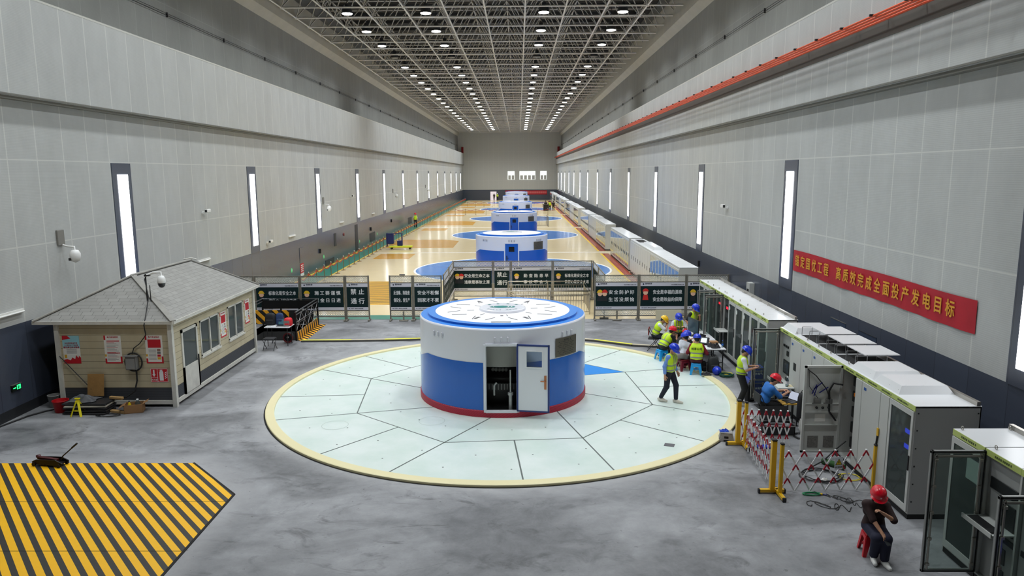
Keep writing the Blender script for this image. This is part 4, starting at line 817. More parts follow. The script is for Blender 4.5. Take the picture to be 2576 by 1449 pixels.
m.box(-12.15, -12.01, 18.94, 18.96, .13, .17); m.build('leg', M_jy, t); m = MB(); m.box(-12.13, -12.03, 18.97, 19.07, .34, .42, 0, .01); m.box(-12.11, -12.05, 18.99, 19.05, .42, .46); m.box(-12.15, -12.01, 18.98, 19.06, .46, .49, 0, .01); m.build('saddle', M_jy, t)
t = thing('cardboard_box', 'open cardboard box holding bottles in front of the cabin', 'box', (-10.68, 19.3, 0)); M_card = mat('cardboard', (150, 112, 74), .8); x, y = -10.7, 19.33; m = MB(); Mx = Matrix.Translation((x, y, 0)) @ Matrix.Rotation(math.radians(18), 4, 'Z')
for a in ((-.24, .24, -.17, -.155, 0, .24), (-.24, .24, .155, .17, 0, .24), (-.24, -.225, -.17, .17, 0, .24), (.225, .24, -.17, .17, 0, .24), (-.24, .24, -.17, .17, 0, .015)): m.box(*a, 0, 0, Mx)
m.build('carton', M_card, t); m = MB(); m.add([Mx @ Vector(p) for p in ((-.24, -.155, .24), (-.24, .155, .24), (-.38, .15, .16), (-.38, -.15, .16))], [(0, 1, 2, 3)]); m.add([Mx @ Vector(p) for p in ((.24, -.155, .24), (.24, .155, .24), (.36, .15, .3), (.36, -.15, .3))], [(0, 1, 2, 3)]); m.build('flap', M_card, t)
def bottle(label, x, y, z, h=.22, r=.033, m_=None, cap=(60, 90, 170), tilt=None, lab=None):
    t = thing('bottle', label, 'bottle', (x, y, z)); R = Matrix.Translation((x, y, z)) @ (tilt or Matrix.Identity(4)); m_ = m_ or glassmat('clear_bottle', (205, 222, 232), .18)
    MB().lathe([(0, 0), (r, 0), (r, h*.66), (r*.45, h*.86), (r*.4, h*.93)], n=14, M=R).build('body', m_, t); MB().lathe([(r*.46, h*.92), (r*.46, h), (0, h)], n=12, M=R).build('cap', mat('cap_%d_%d' % (cap[0], cap[2]), cap, .4), t)
    if lab: MB().lathe([(r*1.02, h*.28), (r*1.02, h*.55)], n=14, M=R).build('label_band', mat('band_%d_%d' % (lab[0], lab[2]), lab, .5), t)
bottle('clear plastic bottle standing in the cardboard box by the cabin', -10.62, 19.36, .016, .34, .07, cap=(220, 220, 220)); bottle('yellow capped spray bottle standing in the cardboard box', -10.82, 19.3, .016, .3, .045, mat('yellow_spray', (226, 196, 30), .4), (30, 30, 30))
def coil(name, label, cx, cy, rx, ry, n, r, m_, z=.012, seed=1, turns=3, cat='cable', rot=0.):
    rnd = random.Random(seed); pts = []; 
    for i in range(n*turns+1):
        a = 2*math.pi*i/n; k = 1+.13*math.sin(a*1.37+seed)+.06*rnd.uniform(-1, 1); X, Y_ = rx*k*math.cos(a), ry*k*math.sin(a); pts.append((cx+X*math.cos(rot)-Y_*math.sin(rot), cy+X*math.sin(rot)+Y_*math.cos(rot), z+r*(.2+1.6*(i/n))*.5))
    return tag(MB().path(pts, r, 5).build(name, m_), label, cat)
coil('tangled_wire', 'loose tangle of thin dark wire on the floor before the cabin boxes', -11.25, 18.98, .3, .12, 18, .007, M_black, seed=4)
tag(MB().path([(-13.6, 18.0, .02), (-13.4, 18.9, .02), (-13.2, 19.3, .02), (-12.95, 19.6, .02)], .025, 6).build('floor_cable', M_black), 'thick black cable lying along the foot of the slate wall', 'cable')
# ---------------- control cabinets ----------------
M_cab = mat('cabinet_light_grey', (196, 198, 194), .42, spec=.45); M_cabside = mat('cabinet_side_grey', (172, 172, 170), .45); M_ctop = mat('cabinet_roof_white', (222, 224, 226), .3)
M_lime = mat('lime_label_strip', (190, 206, 116), .5); M_ink = mat('label_ink', (70, 84, 44), .6); M_dgl = glassmat('cabinet_door_glass', (196, 206, 202), .2); M_oglass = glassmat('open_door_glass', (226, 234, 231), .12)
M_dframe = mat('door_frame_grey', (150, 152, 150), .4, .2); M_gasket = mat('black_gasket', (16, 16, 18), .7); M_int = mat('cabinet_interior', (160, 162, 160), .6); M_intd = mat('cabinet_interior_dark', (70, 72, 72), .6)
M_mod = mat('dark_module', (26, 28, 30), .4); M_tag = mat('blue_tag', (40, 86, 160), .4); M_bluescr = mat('blue_lcd', (20, 30, 120), .3, emit=(50, 70, 255), es=3.5); M_redled = mat('red_led', (120, 10, 20), .4, emit=(255, 30, 50), es=1.6)
M_mirror = mat('reflective_door_glass', (176, 186, 186), .06, .75); M_handle = mat('cabinet_handle_black', (18, 18, 20), .35)
FX = 7.32
def cabinet(label, y0, w, D, kind='solid', H=2.2, near=True, group=None, tagm=False, inside='dark', roof='flat', handle=True, end=False, strip=True, cat='cabinet'):
    t = thing('control_cabinet', label, cat, (FX, y0, 0), 0, group); T = WM[t.name]; opn = kind in ('glass', 'open')
    m = MB(); e = .02
    m.box(0, D, 0, w, 0, .1, 1); m.box(D-e, D, 0, w, .1, H, 0); m.box(0, D, 0, e, .1, H, 2 if end else 0); m.box(0, D, w-e, w, .1, H, 0); m.box(0, D, e, w-e, .1, .13, 0); m.box(0, D, 0, w, H-e, H, 0)
    if not opn: m.box(0, .05, e, w-e, .13, H-e, 0)
    m.build('carcass', [M_cab, M_gasket, M_cabside], t, T)
    m = MB(); m.box(-.01, D+.01, .002, w-.002, H, H+.02, 0, .006)
    if near and roof == 'flat':
        for x in (.1, D-.1):
            for y in (.06, w-.06): m.lathe([(.012, .02), (0, .026)], (x, y, H), n=8)
    m.build('roof', M_ctop, t, T)
    if near:
        m = MB()
        for x in (.09, D-.12):
            m.path([(x, w-.08+.03*math.cos(a), H+.055+.03*math.sin(a)) for a in [i*math.pi/6 for i in range(12)]], .008, 5, closed=True)
        m.build('eye_bolt', M_steel, t, T)
        MB().box(D-.09, D-.02, .002, w-.002, H+.02, H+.1).build('cable_trough', M_alu, t, T)
    if strip:
        s = MB().box(-.016, -.002, .002, w-.002, H-.085, H+.015).build('label_strip', M_lime, t, T)
        if near:
            m = MB()
            for i in range(9): m.box(-.019, -.015, w*.5-.2+.045*i, w*.5-.2+.045*i+(.03 if i % 4 else .02), H-.055, H-.02)
            m.build('lettering', M_ink, s, T)
    zt = H-.1
    if kind == 'glass':
        m = MB(); f = .09 if w > .6 else .06
        for a in ((.02, f, .14, zt), (w-f, w-.02, .14, zt), (f, w-f, .14, .26), (f, w-f, zt-.1, zt)): m.box(-.03, .0, a[0], a[1], a[2], a[3])
        d = m.build('door', M_cab, t, T); MB().box(-.018, -.012, f, w-f, .26, zt-.1).build('door_glass', M_dgl, d, T)
        MB().box(-.05, -.03, .03, .065, .95, 1.25, 0, .012).build('door_handle', M_handle, d, T)
    elif kind == 'solid':
        d = MB().box(-.03, .0, .008, w-.008, .14, zt, 0, .005).build('door', M_cab, t, T)
        if handle: MB().box(-.05, -.03, .03, .065, 1.0, 1.26, 0, .012).build('door_handle', M_handle, d, T)
        if tagm: MB().box(-.034, -.03, w-.2, w-.1, zt-.16, zt-.1).build('blue_tag', M_tag, d, T)
    elif kind == 'mirror':
        d = MB().box(-.03, .0, .008, w-.008, .14, zt, 0, .005).build('door', M_cab, t, T); MB().box(-.034, -.03, .07, w-.07, .25, zt-.1).build('door_glass', M_mirror, d, T); MB().box(-.06, -.034, .03, .07, 1.0, 1.2, 0, .012).build('door_handle', M_handle, d, T)
    if opn:
        xi = .3 if inside == 'rack' else (.06 if kind == 'open' else .16)
        pn = MB().box(xi, xi+.02, .03, w-.03, .14, zt).build('inner_panel', M_int if inside in ('instruments', 'screen', 'panel') else M_intd, t, T)
        def blk(y0_, y1, z0, z1, mm, nm, d_=.02): MB().box(xi-d_, xi, y0_*w, y1*w, z0, z1, 0, .004).build(nm, mm, pn, T)
        if inside == 'instruments':
            for k in range(3): blk(.38+.16*k, .48+.16*k, 1.72, 1.78, M_mod, 'knob', .03)
            blk(.36, .52, 1.5, 1.64, M_mod, 'meter'); blk(.25, .75, .98, 1.36, M_mod, 'display'); blk(.29, .71, 1.02, 1.32, mat('dark_display', (60, 66, 70), .2), 'display_screen', .023); blk(.36, .52, .72, .9, M_mod, 'meter'); blk(.2, .8, .3, .42, M_mod, 'module')
        elif inside == 'screen':
            blk(.3, .8, 1.4, 1.85, M_mod, 'display'); blk(.34, .76, 1.44, 1.81, mat('lit_white_screen', (210, 222, 220), .2, emit=(214, 226, 224), es=1.3), 'display_screen', .024); blk(.1, .9, .86, 1.04, M_intd, 'module'); 
            for k in range(3): blk(.35+.17*k, .42+.17*k, .97, 1.03, mat('yellow_cap', (200, 190, 40), .5), 'terminal', .04)
        elif inside == 'panel':
            blk(.12, .88, 1.62, 1.8, M_mod, 'module'); blk(.15, .62, 1.05, 1.52, M_mod, 'display'); blk(.1, .9, .9, .99, M_mod, 'module'); blk(.3, .6, .55, .8, M_intd, 'module'); blk(.3, .6, .2, .45, M_intd, 'module')
        elif inside == 'led':
            blk(.3, .7, 1.6, 1.86, M_mod, 'module')
            blk(.36, .6, 1.72, 1.8, M_redled, 'red_light', .03); blk(.25, .75, 1.0, 1.4, M_mod, 'module'); blk(.25, .75, .5, .8, M_intd, 'module')
        elif inside == 'blue':
            for z in (1.5, 1.2): blk(.25, .7, z, z+.17, M_mod, 'meter', .05); blk(.32, .56, z+.04, z+.13, M_bluescr, 'meter_screen', .055)
            blk(.4, .6, .9, 1.0, M_int, 'module')
        elif inside == 'rack':
            for k in range(5): blk(.15, .85, .3+.36*k, .54+.36*k, M_mod, 'module', .1)
            blk(.3, .7, 1.52, 1.6, mat('orange_module', (220, 120, 30), .5), 'orange_module', .12)
        else:
            for k in range(4): blk(.18, .82, .35+.4*k, .6+.4*k, M_mod if k % 2 else M_int, 'module', .03)
    return t
def opendoor(t, yh, w, kind='glass', H=2.2, ang=0.):
    """door leaf swung out square to the cabinet front, hinged at world y = yh"""
    T = Matrix.Translation((FX-.01, yh, 0)) @ Matrix.Rotation(ang, 4, 'Z'); z0, z1 = .13, H-.02; f = .05
    if kind == 'glass':
        m = MB()
        for a in ((-w, -w+f, z0, z1), (-f, 0, z0, z1), (-w, 0, z0, z0+f), (-w, 0, z1-f, z1)): m.box(a[0], a[1], -.02, .03, a[2], a[3], 0, .006)
        d = m.build('door', M_dframe, t, T); m = MB(); g = f+.01
        for a in ((-w+.012, -w+.03, z0+.012, z1-.012), (-.03, -.012, z0+.012, z1-.012), (-w+.012, -.012, z0+.012, z0+.03), (-w+.012, -.012, z1-.03, z1-.012)): m.box(a[0], a[1], -.024, -.02, a[2], a[3])
        m.build('gasket', M_gasket, d, T); MB().box(-w+f, -f, .0, .008, z0+f, z1-f).build('door_glass', M_oglass, d, T); m = MB()
        for x in (-w+f+.03, -f-.03): m.box(x-.018, x+.018, -.03, -.005, z0+f, z1-f, 0, .008)
        m.box(-w+f, -f, -.03, -.005, z1-f-.06, z1-f-.02, 0, .008)
        for i in range(5):
            for x in (-w+f+.03, -f-.03): m.box(x-.03, x+.03, -.045, -.01, z0+.12+i*(z1-z0-.3)/4, z0+.17+i*(z1-z0-.3)/4, 0, .006)
        m.build('stiffener', M_alu, d, T)
    else:
        d = MB().box(-w, 0, -.005, .03, z0, z1, 0, .006).build('door', M_cab, t, T); m = MB()
        for a in ((-w, -w+.05, z0, z1), (-.05, 0, z0, z1), (-w, 0, z0, z0+.05), (-w, 0, z1-.05, z1), (-w+.05, -.05, 1.28, 1.3), (-w+.05, -.05, 1.08, 1.12), (-w+.05, -.05, .78, .8)): m.box(a[0], a[1], -.04, -.005, a[2], a[3])
        m.box(-w+.05, -.05, -.03, -.005, 1.12, 1.28); m.build('stiffener', M_cab, d, T); m = MB()
        for x in (-w*.62, -w*.32): m.box(x-.07, x+.07, -.06, -.005, 1.3, 1.4, 0, .005); m.box(x-.13, x+.05, -.07, -.04, 1.3, 1.32)
        m.build('switch', mat('switch_metal', (120, 120, 118), .35, .6), d, T); m = MB()
        for x in (-w*.64, -w*.48, -w*.32): m.lathe([(.03, 0), (.025, .03), (0, .03)], (x, -.03, 1.2), n=10, M=Matrix.Rotation(math.pi/2, 4, 'X'))
        m.build('knob', M_black, d, T); m = MB(); m.box(-w*.66, -w*.38, -.008, -.006, .86, 1.04); m.build('paper_notice', M_paper, d, T); m = MB()
        for x in (-w*.82, -w*.4): m.box(x, x+.24, -.01, -.006, .24, .52)
        m.build('vent_filter', mat('vent_filter_grey', (120, 118, 114), .8, var=.3, vscale=40), d, T); m = MB()
        m.path([(-w+.06, -.03, 2.1), (-w*.7, -.04, 1.95), (-w*.42, -.04, 1.65), (-w*.3, -.04, 1.42)], .012, 5); m.path([(-w+.1, -.03, 2.05), (-w+.12, -.03, 1.7), (-w*.62, -.04, 1.42)], .007, 5); m.build('wiring', M_black, d, T); m = MB()
        for (x, z, a) in ((-.55, 1.72, 40), (-.42, 1.62, 35), (-.6, 1.6, 75), (-.63, 1.64, 65)): m.obox((x, -.05, z), (.24, .01, .022), Matrix.Rotation(math.radians(-a), 3, 'Y'))
        m.build('cable_tie', mat('navy_cable_tie', (30, 30, 110), .5), d, T)
    return d
def tray(t, y0, w, z, rz=0, kb=True):
    T = WM[t.name]; m = MB(); m.box(-.32, .1, .05, w-.05, z, z+.02); m.box(-.33, -.31, .05, w-.05, z-.02, z+.05); k = m.build('keyboard_tray', M_cab, t, T)
    if kb: MB().box(-.29, -.12, .12, w-.12, z+.02, z+.045, 0, .005).build('keyboard', M_black, k, T)
# row beside the frame edge
t = cabinet('grey glass-door cabinet with a lit white screen inside, behind the biggest open glass door', 10.93, .85, 1.0, 'glass', inside='screen')
t = cabinet('opened cabinet with keyboard tray pulled out and the biggest open glass door', 10.09, .82, 1.0, 'open', inside='panel'); opendoor(t, 10.9, .86); tray(t, 10.09, .82, 1.12)
cabinet('opened cabinet with dark modules seen through the cut-off glass door', 9.27, .82, 1.0, 'open', inside='panel'); t = cabinet('cabinet whose open glass door is cut by the frame corner', 8.4, .86, 1.0, 'open', inside='rack'); opendoor(t, 9.27, .86)
# long middle row
RD = 1.2
t = cabinet('opened instrument cabinet with glass door swung out by the blue cases', 19.1, .86, RD, 'open', inside='instruments'); opendoor(t, 19.95, .75); tray(t, 19.1, .86, .78, kb=True)
t = cabinet('light grey cabinet with a small square meter in its door', 18.36, .74, RD, 'solid', tagm=True, handle=False); MB().box(-.04, -.03, .28, .44, 1.3, 1.5).build('meter', M_mod, t, WM[t.name])
cabinet('plain grey cabinet beside the one with the square meter', 17.66, .7, RD, 'solid', tagm=True, handle=False); cabinet('plain grey cabinet second from the square meter, blue tag on its door', 16.96, .7, RD, 'solid', tagm=True, handle=False)
cabinet('plain grey cabinet hidden behind the open steel door', 15.99, .97, RD, 'solid', handle=False)
t = cabinet('opened cabinet with dark racks behind the open steel door', 15.29, .7, RD, 'open', inside='rack'); opendoor(t, 15.99, .86, 'steel')
MB().path([(7.3, 15.9, 1.75), (7.1, 15.93, 1.78), (7.02, 15.95, 1.6), (7.05, 15.95, 1.1), (7.2, 15.93, .9)], .022, 7).build('cable_loom', M_black, t)
cabinet('narrow grey filler cabinet beside the opened rack cabinet', 15.0, .29, RD, 'solid', handle=False); cabinet('grey cabinet with a blue tag behind the lattice barrier', 14.2, .8, RD, 'solid', tagm=True, handle=False); cabinet('narrow grey cabinet left of the glass-door end cabinet'.replace('left of', 'adjoining'), 13.85, .35, RD, 'solid', handle=False)
t = cabinet('glass-door end cabinet with two blue lit meters', 12.95, .9, RD, 'glass', inside='blue', end=True); m = MB()
for z in (.3, .8, 1.3, 1.8, 2.1): m.lathe([(.014, 0), (0, .012)], (.06, 0, z), n=8, M=None); 
m = MB()
for x in (.05, RD-.05):
    for z in (.35, .7, 1.05, 1.4, 1.75, 2.08): m.box(x-.012, x+.012, -.008, 0, z-.012, z+.012)
m.build('screw', M_handle, t, WM[t.name])
def hood(label, y0, y1, x0=7.36, x1=8.44, z=2.22, h=.15):
    m = MB(); b = .1; vs = [(x0, y0, z), (x1, y0, z), (x1, y1, z), (x0, y1, z), (x0+b, y0+b, z+h), (x1-b, y0+b, z+h), (x1-b, y1-b, z+h), (x0+b, y1-b, z+h)]
    m.add(vs, [(0, 1, 5, 4), (1, 2, 6, 5), (2, 3, 7, 6), (3, 0, 4, 7), (4, 5, 6, 7)]); 
    for x in (x0+.2, (x0+x1)/2, x1-.2):
        for y in (y0+.14, y1-.14): m.lathe([(.015, 0), (0, .01)], (x, y, z+h), n=8)
    return tag(m.build('roof_hood', M_ctop), label, 'cabinet hood')
hood('low white hood on the cabinet roof at the end of the long row', 19.0, 19.92); hood('low white hood behind the flat end roof, on the cabinets by the lattice barrier', 13.66, 14.66); hood('low white hood next to the raised vent plates on the long row', 14.70, 15.72)
for k, y in enumerate((15.78, 16.85, 17.9)):
    t = thing('vent_plate', ('white plate on rods over the cabinet roof opening nearest the two hoods', 'white plate on rods over the middle cabinet roof opening', 'white plate on rods over the roof opening nearest the end hood')[k].replace('nearest', 'beside'), 'vent cover', (7.9, y+.5, 2.22)); m = MB(); m.box(7.5, 8.35, y+.05, y+1.0, 2.222, 2.228); m.build('opening', M_dark, t); B(7.72, 8.5, y+.06, y+.98, 2.44, 2.46, 'plate', M_ctop, t); m = MB()
    for yy in (y+.04, y+.5, y+1.0):
        m = MB()
        for x in (7.5, 7.76, 8.2): m.tube((x, yy, 2.22), (x, yy, 2.46 if x > 7.6 else 2.44), .008, 5)
        m.tube((7.5, yy, 2.44), (8.2, yy, 2.44), .008, 5); m.build('rod', M_chrome, t)
# glass-front row at the back
ED = [20.95, 21.75, 22.53, 23.3, 24.12, 24.94, 25.68, 25.92, 26.7, 27.5, 28.3, 29.1]
nm = ['end glass-door cabinet of the back row, plain side showing', 'glass-door cabinet second from the plain end of the back row', 'glass-door cabinet third from the plain end, round gauge sticker on top', 'glass-door cabinet fourth from the plain end of the back row', 'glass-door cabinet just before the opened ones in the back row', 'opened cabinet with red lights behind the nearer of two paired glass doors', 'narrow filler cabinet between the two opened back-row cabinets', 'opened cabinet behind the farther of two paired glass doors', 'glass-door cabinet behind the paired open doors', 'glass-door cabinet next to last in the back row', 'farthest cabinet of the back row by the sign fence']
for k, (a, b) in enumerate(zip(ED[:-1], ED[1:])):
    kd = 'open' if k in (5, 7) else ('solid' if k == 6 else 'glass'); t = cabinet(nm[k].replace('nearer', 'first').replace('farther ', 'second ').replace('farthest', 'last'), a, b-a, .85, kd, inside='led' if k in (3, 4, 5, 7, 8) else 'dark', end=(k == 0))
    if k in (5, 7): opendoor(t, b-.01, .68)
    if k == 5: tray(t, a, b-a, .95, kb=False)
    if k in (2, 3, 4):
        m = MB(); m.lathe([(.1, 0), (0, .004)], (-.034, (b-a)/2, 1.86), n=20, M=None) if False else m.lathe([(.075, 0), (.0, .001)], (-.033, .0, 0), n=20, M=Matrix.Rotation(-math.pi/2, 4, 'Y')); r = m.build('round_sticker', mat('sticker_white', (216, 224, 218), .5), t, WM[t.name] @ Matrix.Translation((0, (b-a)/2+.25, 1.86)))
# repeating rows along the painted hall
rows = [(32.9, 40.2, 'm'), (40.2, 48.1, 's'), (48.1, 58.3, 'm')]
base = {}
def farcab(kind, y, label, group):
    if kind not in base:
        base[kind] = cabinet(label, y, .8, .85, 'mirror' if kind == 'm' else 'solid', near=False, group=group, strip=False)
        T = WM[base[kind].name]
        if kind == 's': MB().box(-.034, -.03, .2, .6, .16, .2).build('lower_strip', M_gasket, base[kind], T)
    else: dup(base[kind], (FX, y, 0), 0, label, group)
for blk in range(5):
    o = 28.35*blk
    for y0, y1, kd in rows:
        n = int((y1-y0)/.805)
        for i in range(n):
            w = ('near the second generator', 'near the third generator', 'beside the fourth generator', 'beside the fifth generator', 'beside the last generator')[blk]
            farcab(kd, y0+o+i*.805, ('glossy glass-front cabinet in the row ' if kd == 'm' else 'white cabinet with black handle ')+w, f'row cabinets {kd}{blk}')
    hood(('white roof hood on the white cabinets beside the second generator', 'white roof hood on the white cabinets near the third generator', 'white roof hood on the white cabinets beside the fourth generator', 'white roof hood on the white cabinets beside the fifth generator', 'white roof hood on the white cabinets beside the last generator')[blk], 40.4+o, 44.0+o, 7.5, 8.1)
tag(B(7.5, 8.0, 45, 46.8, 2.222, 2.236, 'roof_opening', M_dark), 'dark vent opening on the cabinet roofs beside the second generator', 'vent')
# ---------------- things on the walls ----------------
M_ban = mat('red_banner_cloth', (176, 8, 34), .6, var=.12, vscale=1.5); M_bant = mat('banner_gold_letter', (222, 158, 36), .55)
t = thing('banner', 'long red wall banner with gold characters above the cabinets', 'banner', (XR, 19.6, 3.5)); m = MB(); n = 60; vs = []
for i in range(n+1):
    y = 24.55-9.95*i/n
    for z in (3.9, 3.2): vs.append((XR-.025-.012*math.sin(i*.9)*(z < 3.5)-.006*math.sin(i*.37), y, z+.012*math.sin(i*.21)))
m.add(vs, [(2*i, 2*i+1, 2*i+3, 2*i+2) for i in range(n)], 0, True); cl = m.build('cloth', M_ban, t)
s = '锚定国优工程 高质效完成全面投产发电目标'; L = 24.15; 
for i, ch in enumerate(s):
    yy = L-.46*i-(.0 if i < 6 else -.06)
    if ch != ' ': text(ch, .4, M_bant, cl, (XR-.05, yy, 3.55), (0, -1, 0), (0, 0, 1), sx=.88, bold=.025)
t = thing('banner', 'red banner with small characters on the far wall behind the last generator', 'banner', (1.5, YF-.05, 1.6)); B(-3.3, 7.0, YF-.08, YF-.06, 1.3, 2.3, 'cloth', M_ban, t); m = MB()
for k in range(22): m.box(1.4+.25*k-(.0), 1.4+.25*k+.17, YF-.1, YF-.085, 1.55, 2.05)
m.build('lettering', mat('pale_red_letter', (226, 120, 120), .6), t)
for x, z in ((-14.0, 11.3), (9.5, 11.3)): tag(B(x, x+.5, YF-.3, YF-.02, 11.38, 12.9, 'crane_buffer', mat('crane_red', (150, 24, 30), .5)), 'red crane end buffer at the far end of the ledge on the roped side' if x < 0 else 'red crane end buffer at the far end of the cable-rail ledge', 'buffer')
# orange conductor rails on brackets
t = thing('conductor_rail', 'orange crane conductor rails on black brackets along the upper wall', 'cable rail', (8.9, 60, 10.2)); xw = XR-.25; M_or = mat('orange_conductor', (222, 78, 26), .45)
for k in range(4): MB().tube((xw-.14-.09*k, 4, 10.16+.03*k), (xw-.14-.09*k, YF-1, 10.16+.03*k), .03, 6).build('rail', M_or, t)
B(xw-.02, xw-.002, 4, YF-1, 9.78, 10.2, 'dark_band', mat('dark_band_grey', (92, 88, 82), .7), t)  # plain darker band along the wall below the orange rails
for i in range(100): MB().box(xw-.5, xw-.004, 12+1.65*i, 12.06+1.65*i, 10.24, 10.29).build('bracket', M_black, t)
def wallcam(label, y, z, xw, s): 
    t = thing('wall_camera', label, 'camera', (xw, y, z)); W_ = mat('camera_white', (232, 232, 230), .3)
    m = MB(); m.box(xw+.002*s, xw+.06*s, y-.16, y+.16, z+.1, z+.55, 0, .01); m.build('junction_box', mat('cam_box_grey', (128, 126, 120), .6), t)
    m = MB(); m.path([(xw+.03*s, y+.05, z+.1), (xw+.2*s, y, z+.06), (xw+.42*s, y, z+.04), (xw+.42*s, y, z-.06)], .03, 7); m.build('arm', W_, t); m = MB(); m.lathe([(0, .0), (.1, -.02), (.15, -.12), (.15, -.22), (.12, -.34), (0, -.4)], (xw+.42*s, y, z-.04), n=18); m.build('dome', W_, t); MB().box(xw+.3*s, xw+.36*s, y-.16, y-.1, z-.36, z-.28, 0, .01).build('lens', M_mod, t)
for k, (y, lb) in enumerate(((21.5, 'white dome camera under a grey box on the wall above the cabin'), (51.0, 'white dome camera on the wall beside the third lit strip past the cabin'), (79.5, 'small dome camera on the wall beyond the fourth lit strip'), (107.5, 'distant dome camera on the roped-side wall'))): wallcam(lb, y, 4.35, XL, 1)
def bullet(label, y, z, xw, s):
    t = thing('bullet_camera', label, 'camera', (xw, y, z)); W_ = mat('camera_white', (232, 232, 230), .3); m = MB(); m.box(xw+.002*s, xw+.05*s, y-.05, y+.05, z-.05, z+.05); m.tube((xw+.03*s, y, z), (xw+.2*s, y, z-.02), .02, 6); m.build('arm', W_, t); m = MB(); m.box(xw+.14*s, xw+.27*s, y-.05, y+.32, z-.02, z+.13, 0, .02); m.build('housing', W_, t); MB().box(xw+.16*s, xw+.25*s, y-.07, y-.05, z, z+.11).build('lens', M_mod, t)
bullet('white bullet camera on the wall between the first two lit strips by the cabin', 31.4, 4.9, XL, 1); bullet('white bullet camera on the wall between lit strips above the glass-front cabinets', 32.6, 4.95, XR, -1); bullet('small bullet camera low on the wall past the second lit strip', 39.2, 2.85, XL, 1); bullet('distant bullet camera on the roped-side wall before the fourth lit strip', 59.3, 4.7, XL, 1)
def tube_lamp(label, y, z, xw, s, L=1.2):
    t = thing('wall_tube_lamp', label, 'wall lamp', (xw, y, z)); B(xw+.002*s, xw+.06*s, y-L/2, y+L/2, z-.03, z+.05, 'housing', mat('tube_lamp_white', (226, 226, 222), .4), t); MB().tube((xw+.08*s, y-L/2+.03, z-.02), (xw+.08*s, y+L/2-.03, z-.02), .025, 7).build('tube', mat('tube_glass', (238, 238, 234), .3), t)
for y, lb in ((18.95, 'unlit white tube lamp on the wall by the cabin eaves corner'), (31.2, 'unlit white tube lamp just above the cabin roof end'), (43.6, 'unlit white tube lamp between the second and third lit strips'), (56.0, 'unlit white tube lamp between the third and fourth lit strips'), (68.3, 'small unlit tube lamp past the fourth lit strip')): tube_lamp(lb, y, 2.84, XL, 1)
def exit_sign(label, y, z, w=.36, h=.17, arrow=True):
    t = thing('exit_sign', label, 'sign', (XL, y, z)); B(XL+.002, XL+.05, y-w/2, y+w/2, z-h/2, z+h/2, 'box', mat('exit_black', (16, 26, 22), .4), t); G = mat('exit_green_lit', (30, 200, 90), .5, emit=(40, 255, 120), es=1.6); m = MB()
    m.box(XL+.05, XL+.054, y+.0, y+w*.4, z-.06, z+.06); m.box(XL+.05, XL+.054, y-w*.4, y-.04, z-.012, z+.012); m.build('symbol', G, t); m = MB(); m.box(XL+.054, XL+.057, y+.03, y+.06, z-.05, z+.04); m.box(XL+.054, XL+.057, y+.09, y+.12, z-.05, z+.02); m.build('running_figure', mat('exit_black', (16, 26, 22), .4), t); B(XL+.002, XL+.07, y-w/2, y+w/2, z+h/2, z+h/2+.012, 'cap', M_alu, t)
exit_sign('green lit exit sign on the slate wall beside the cabin', 18.95, .82)
for y, lb in ((43.3, 'small round green exit marker on the slate wall before the red notice'), (50.6, 'small round green exit marker on the slate wall past the red notice'), (62.2, 'small green exit marker further along the slate wall'), (70, 'tiny green exit marker near the blue cleaning cart')):
    t = thing('exit_marker', lb, 'sign', (XL, y, .78)); MB().lathe([(.14, 0), (0, .01)], (XL+.002, y, .78), n=18, M=Matrix.Rotation(math.pi/2, 4, 'Y')).build('disc', mat('exit_disc_green', (36, 150, 84), .4, emit=(60, 220, 120), es=.3), t); B(XL+.012, XL+.016, y-.03, y+.03, .72, .86, 'figure', M_white, t)
t = thing('wall_notice', 'red wall notice with white characters at the end of the slate wall recess', 'sign', (XL, 45.3, .9)); B(XL+.002, XL+.02, 45.0, 45.7, .35, .95, 'plate', mat('sign_red', (200, 20, 36), .4), t); B(XL+.002, XL+.022, 45.0, 45.7, .16, .34, 'white_band', M_white, t); m = MB(); 
for k in range(4): m.box(XL+.02, XL+.024, 45.1, 45.6, .45+.12*k, .5+.12*k)
m.build('lettering', M_white, t)
M_rec = mat('recess_dark', (40, 44, 50), .5)
for (y0, y1, z0, z1, lb, nm) in ((45.0, 45.8, 1.0, 1.95, 'tall recessed grey panel door above the red notice', 'wall_hatch'), (53.6, 54.2, 1.2, 2.15, 'narrow dark slot in the slate wall', 'wall_slot'), (60.6, 61.6, .1, 2.3, 'tall dark doorway slot in the slate wall past the third lit strip', 'wall_slot'), (66.5, 69, .3, 1.1, 'grey louvre panel low on the slate wall near the rope posts', 'wall_louvre'), (51.0, 53.4, .05, .45, 'low dark opening at the foot of the slate wall', 'wall_opening'), (90, 93, .3, 1.1, 'grey louvre panel low on the slate wall farther along', 'wall_louvre')):
    tag(B(XL+.002, XL+.02, y0, y1, z0, z1, nm, M_slate if nm == 'wall_hatch' else M_rec), lb, 'wall panel')
for y, z, lb in ((34.2, 1.15, 'small black wall phone on the slate wall above the cabin roof end'), (49.6, 1.3, 'black wall phone between the red notice and the narrow slot'), (67, 1.5, 'small black wall box near the third lit strip'), (78, 1.55, 'small black wall box beyond the cleaning cart')): tag(B(XL+.002, XL+.1, y-.08, y+.08, z-.18, z+.14, 'wall_phone', M_black, b=.01), lb, 'wall phone')
t = thing('wall_gauge', 'small round red-rimmed gauge on the slate wall', 'gauge', (XL, 56.6, 1.7)); MB().lathe([(.12, 0), (.12, .05), (0, .05)], (XL+.002, 56.6, 1.85), n=16, M=Matrix.Rotation(math.pi/2, 4, 'Y')).build('body', mat('gauge_red', (130, 50, 44), .4), t)
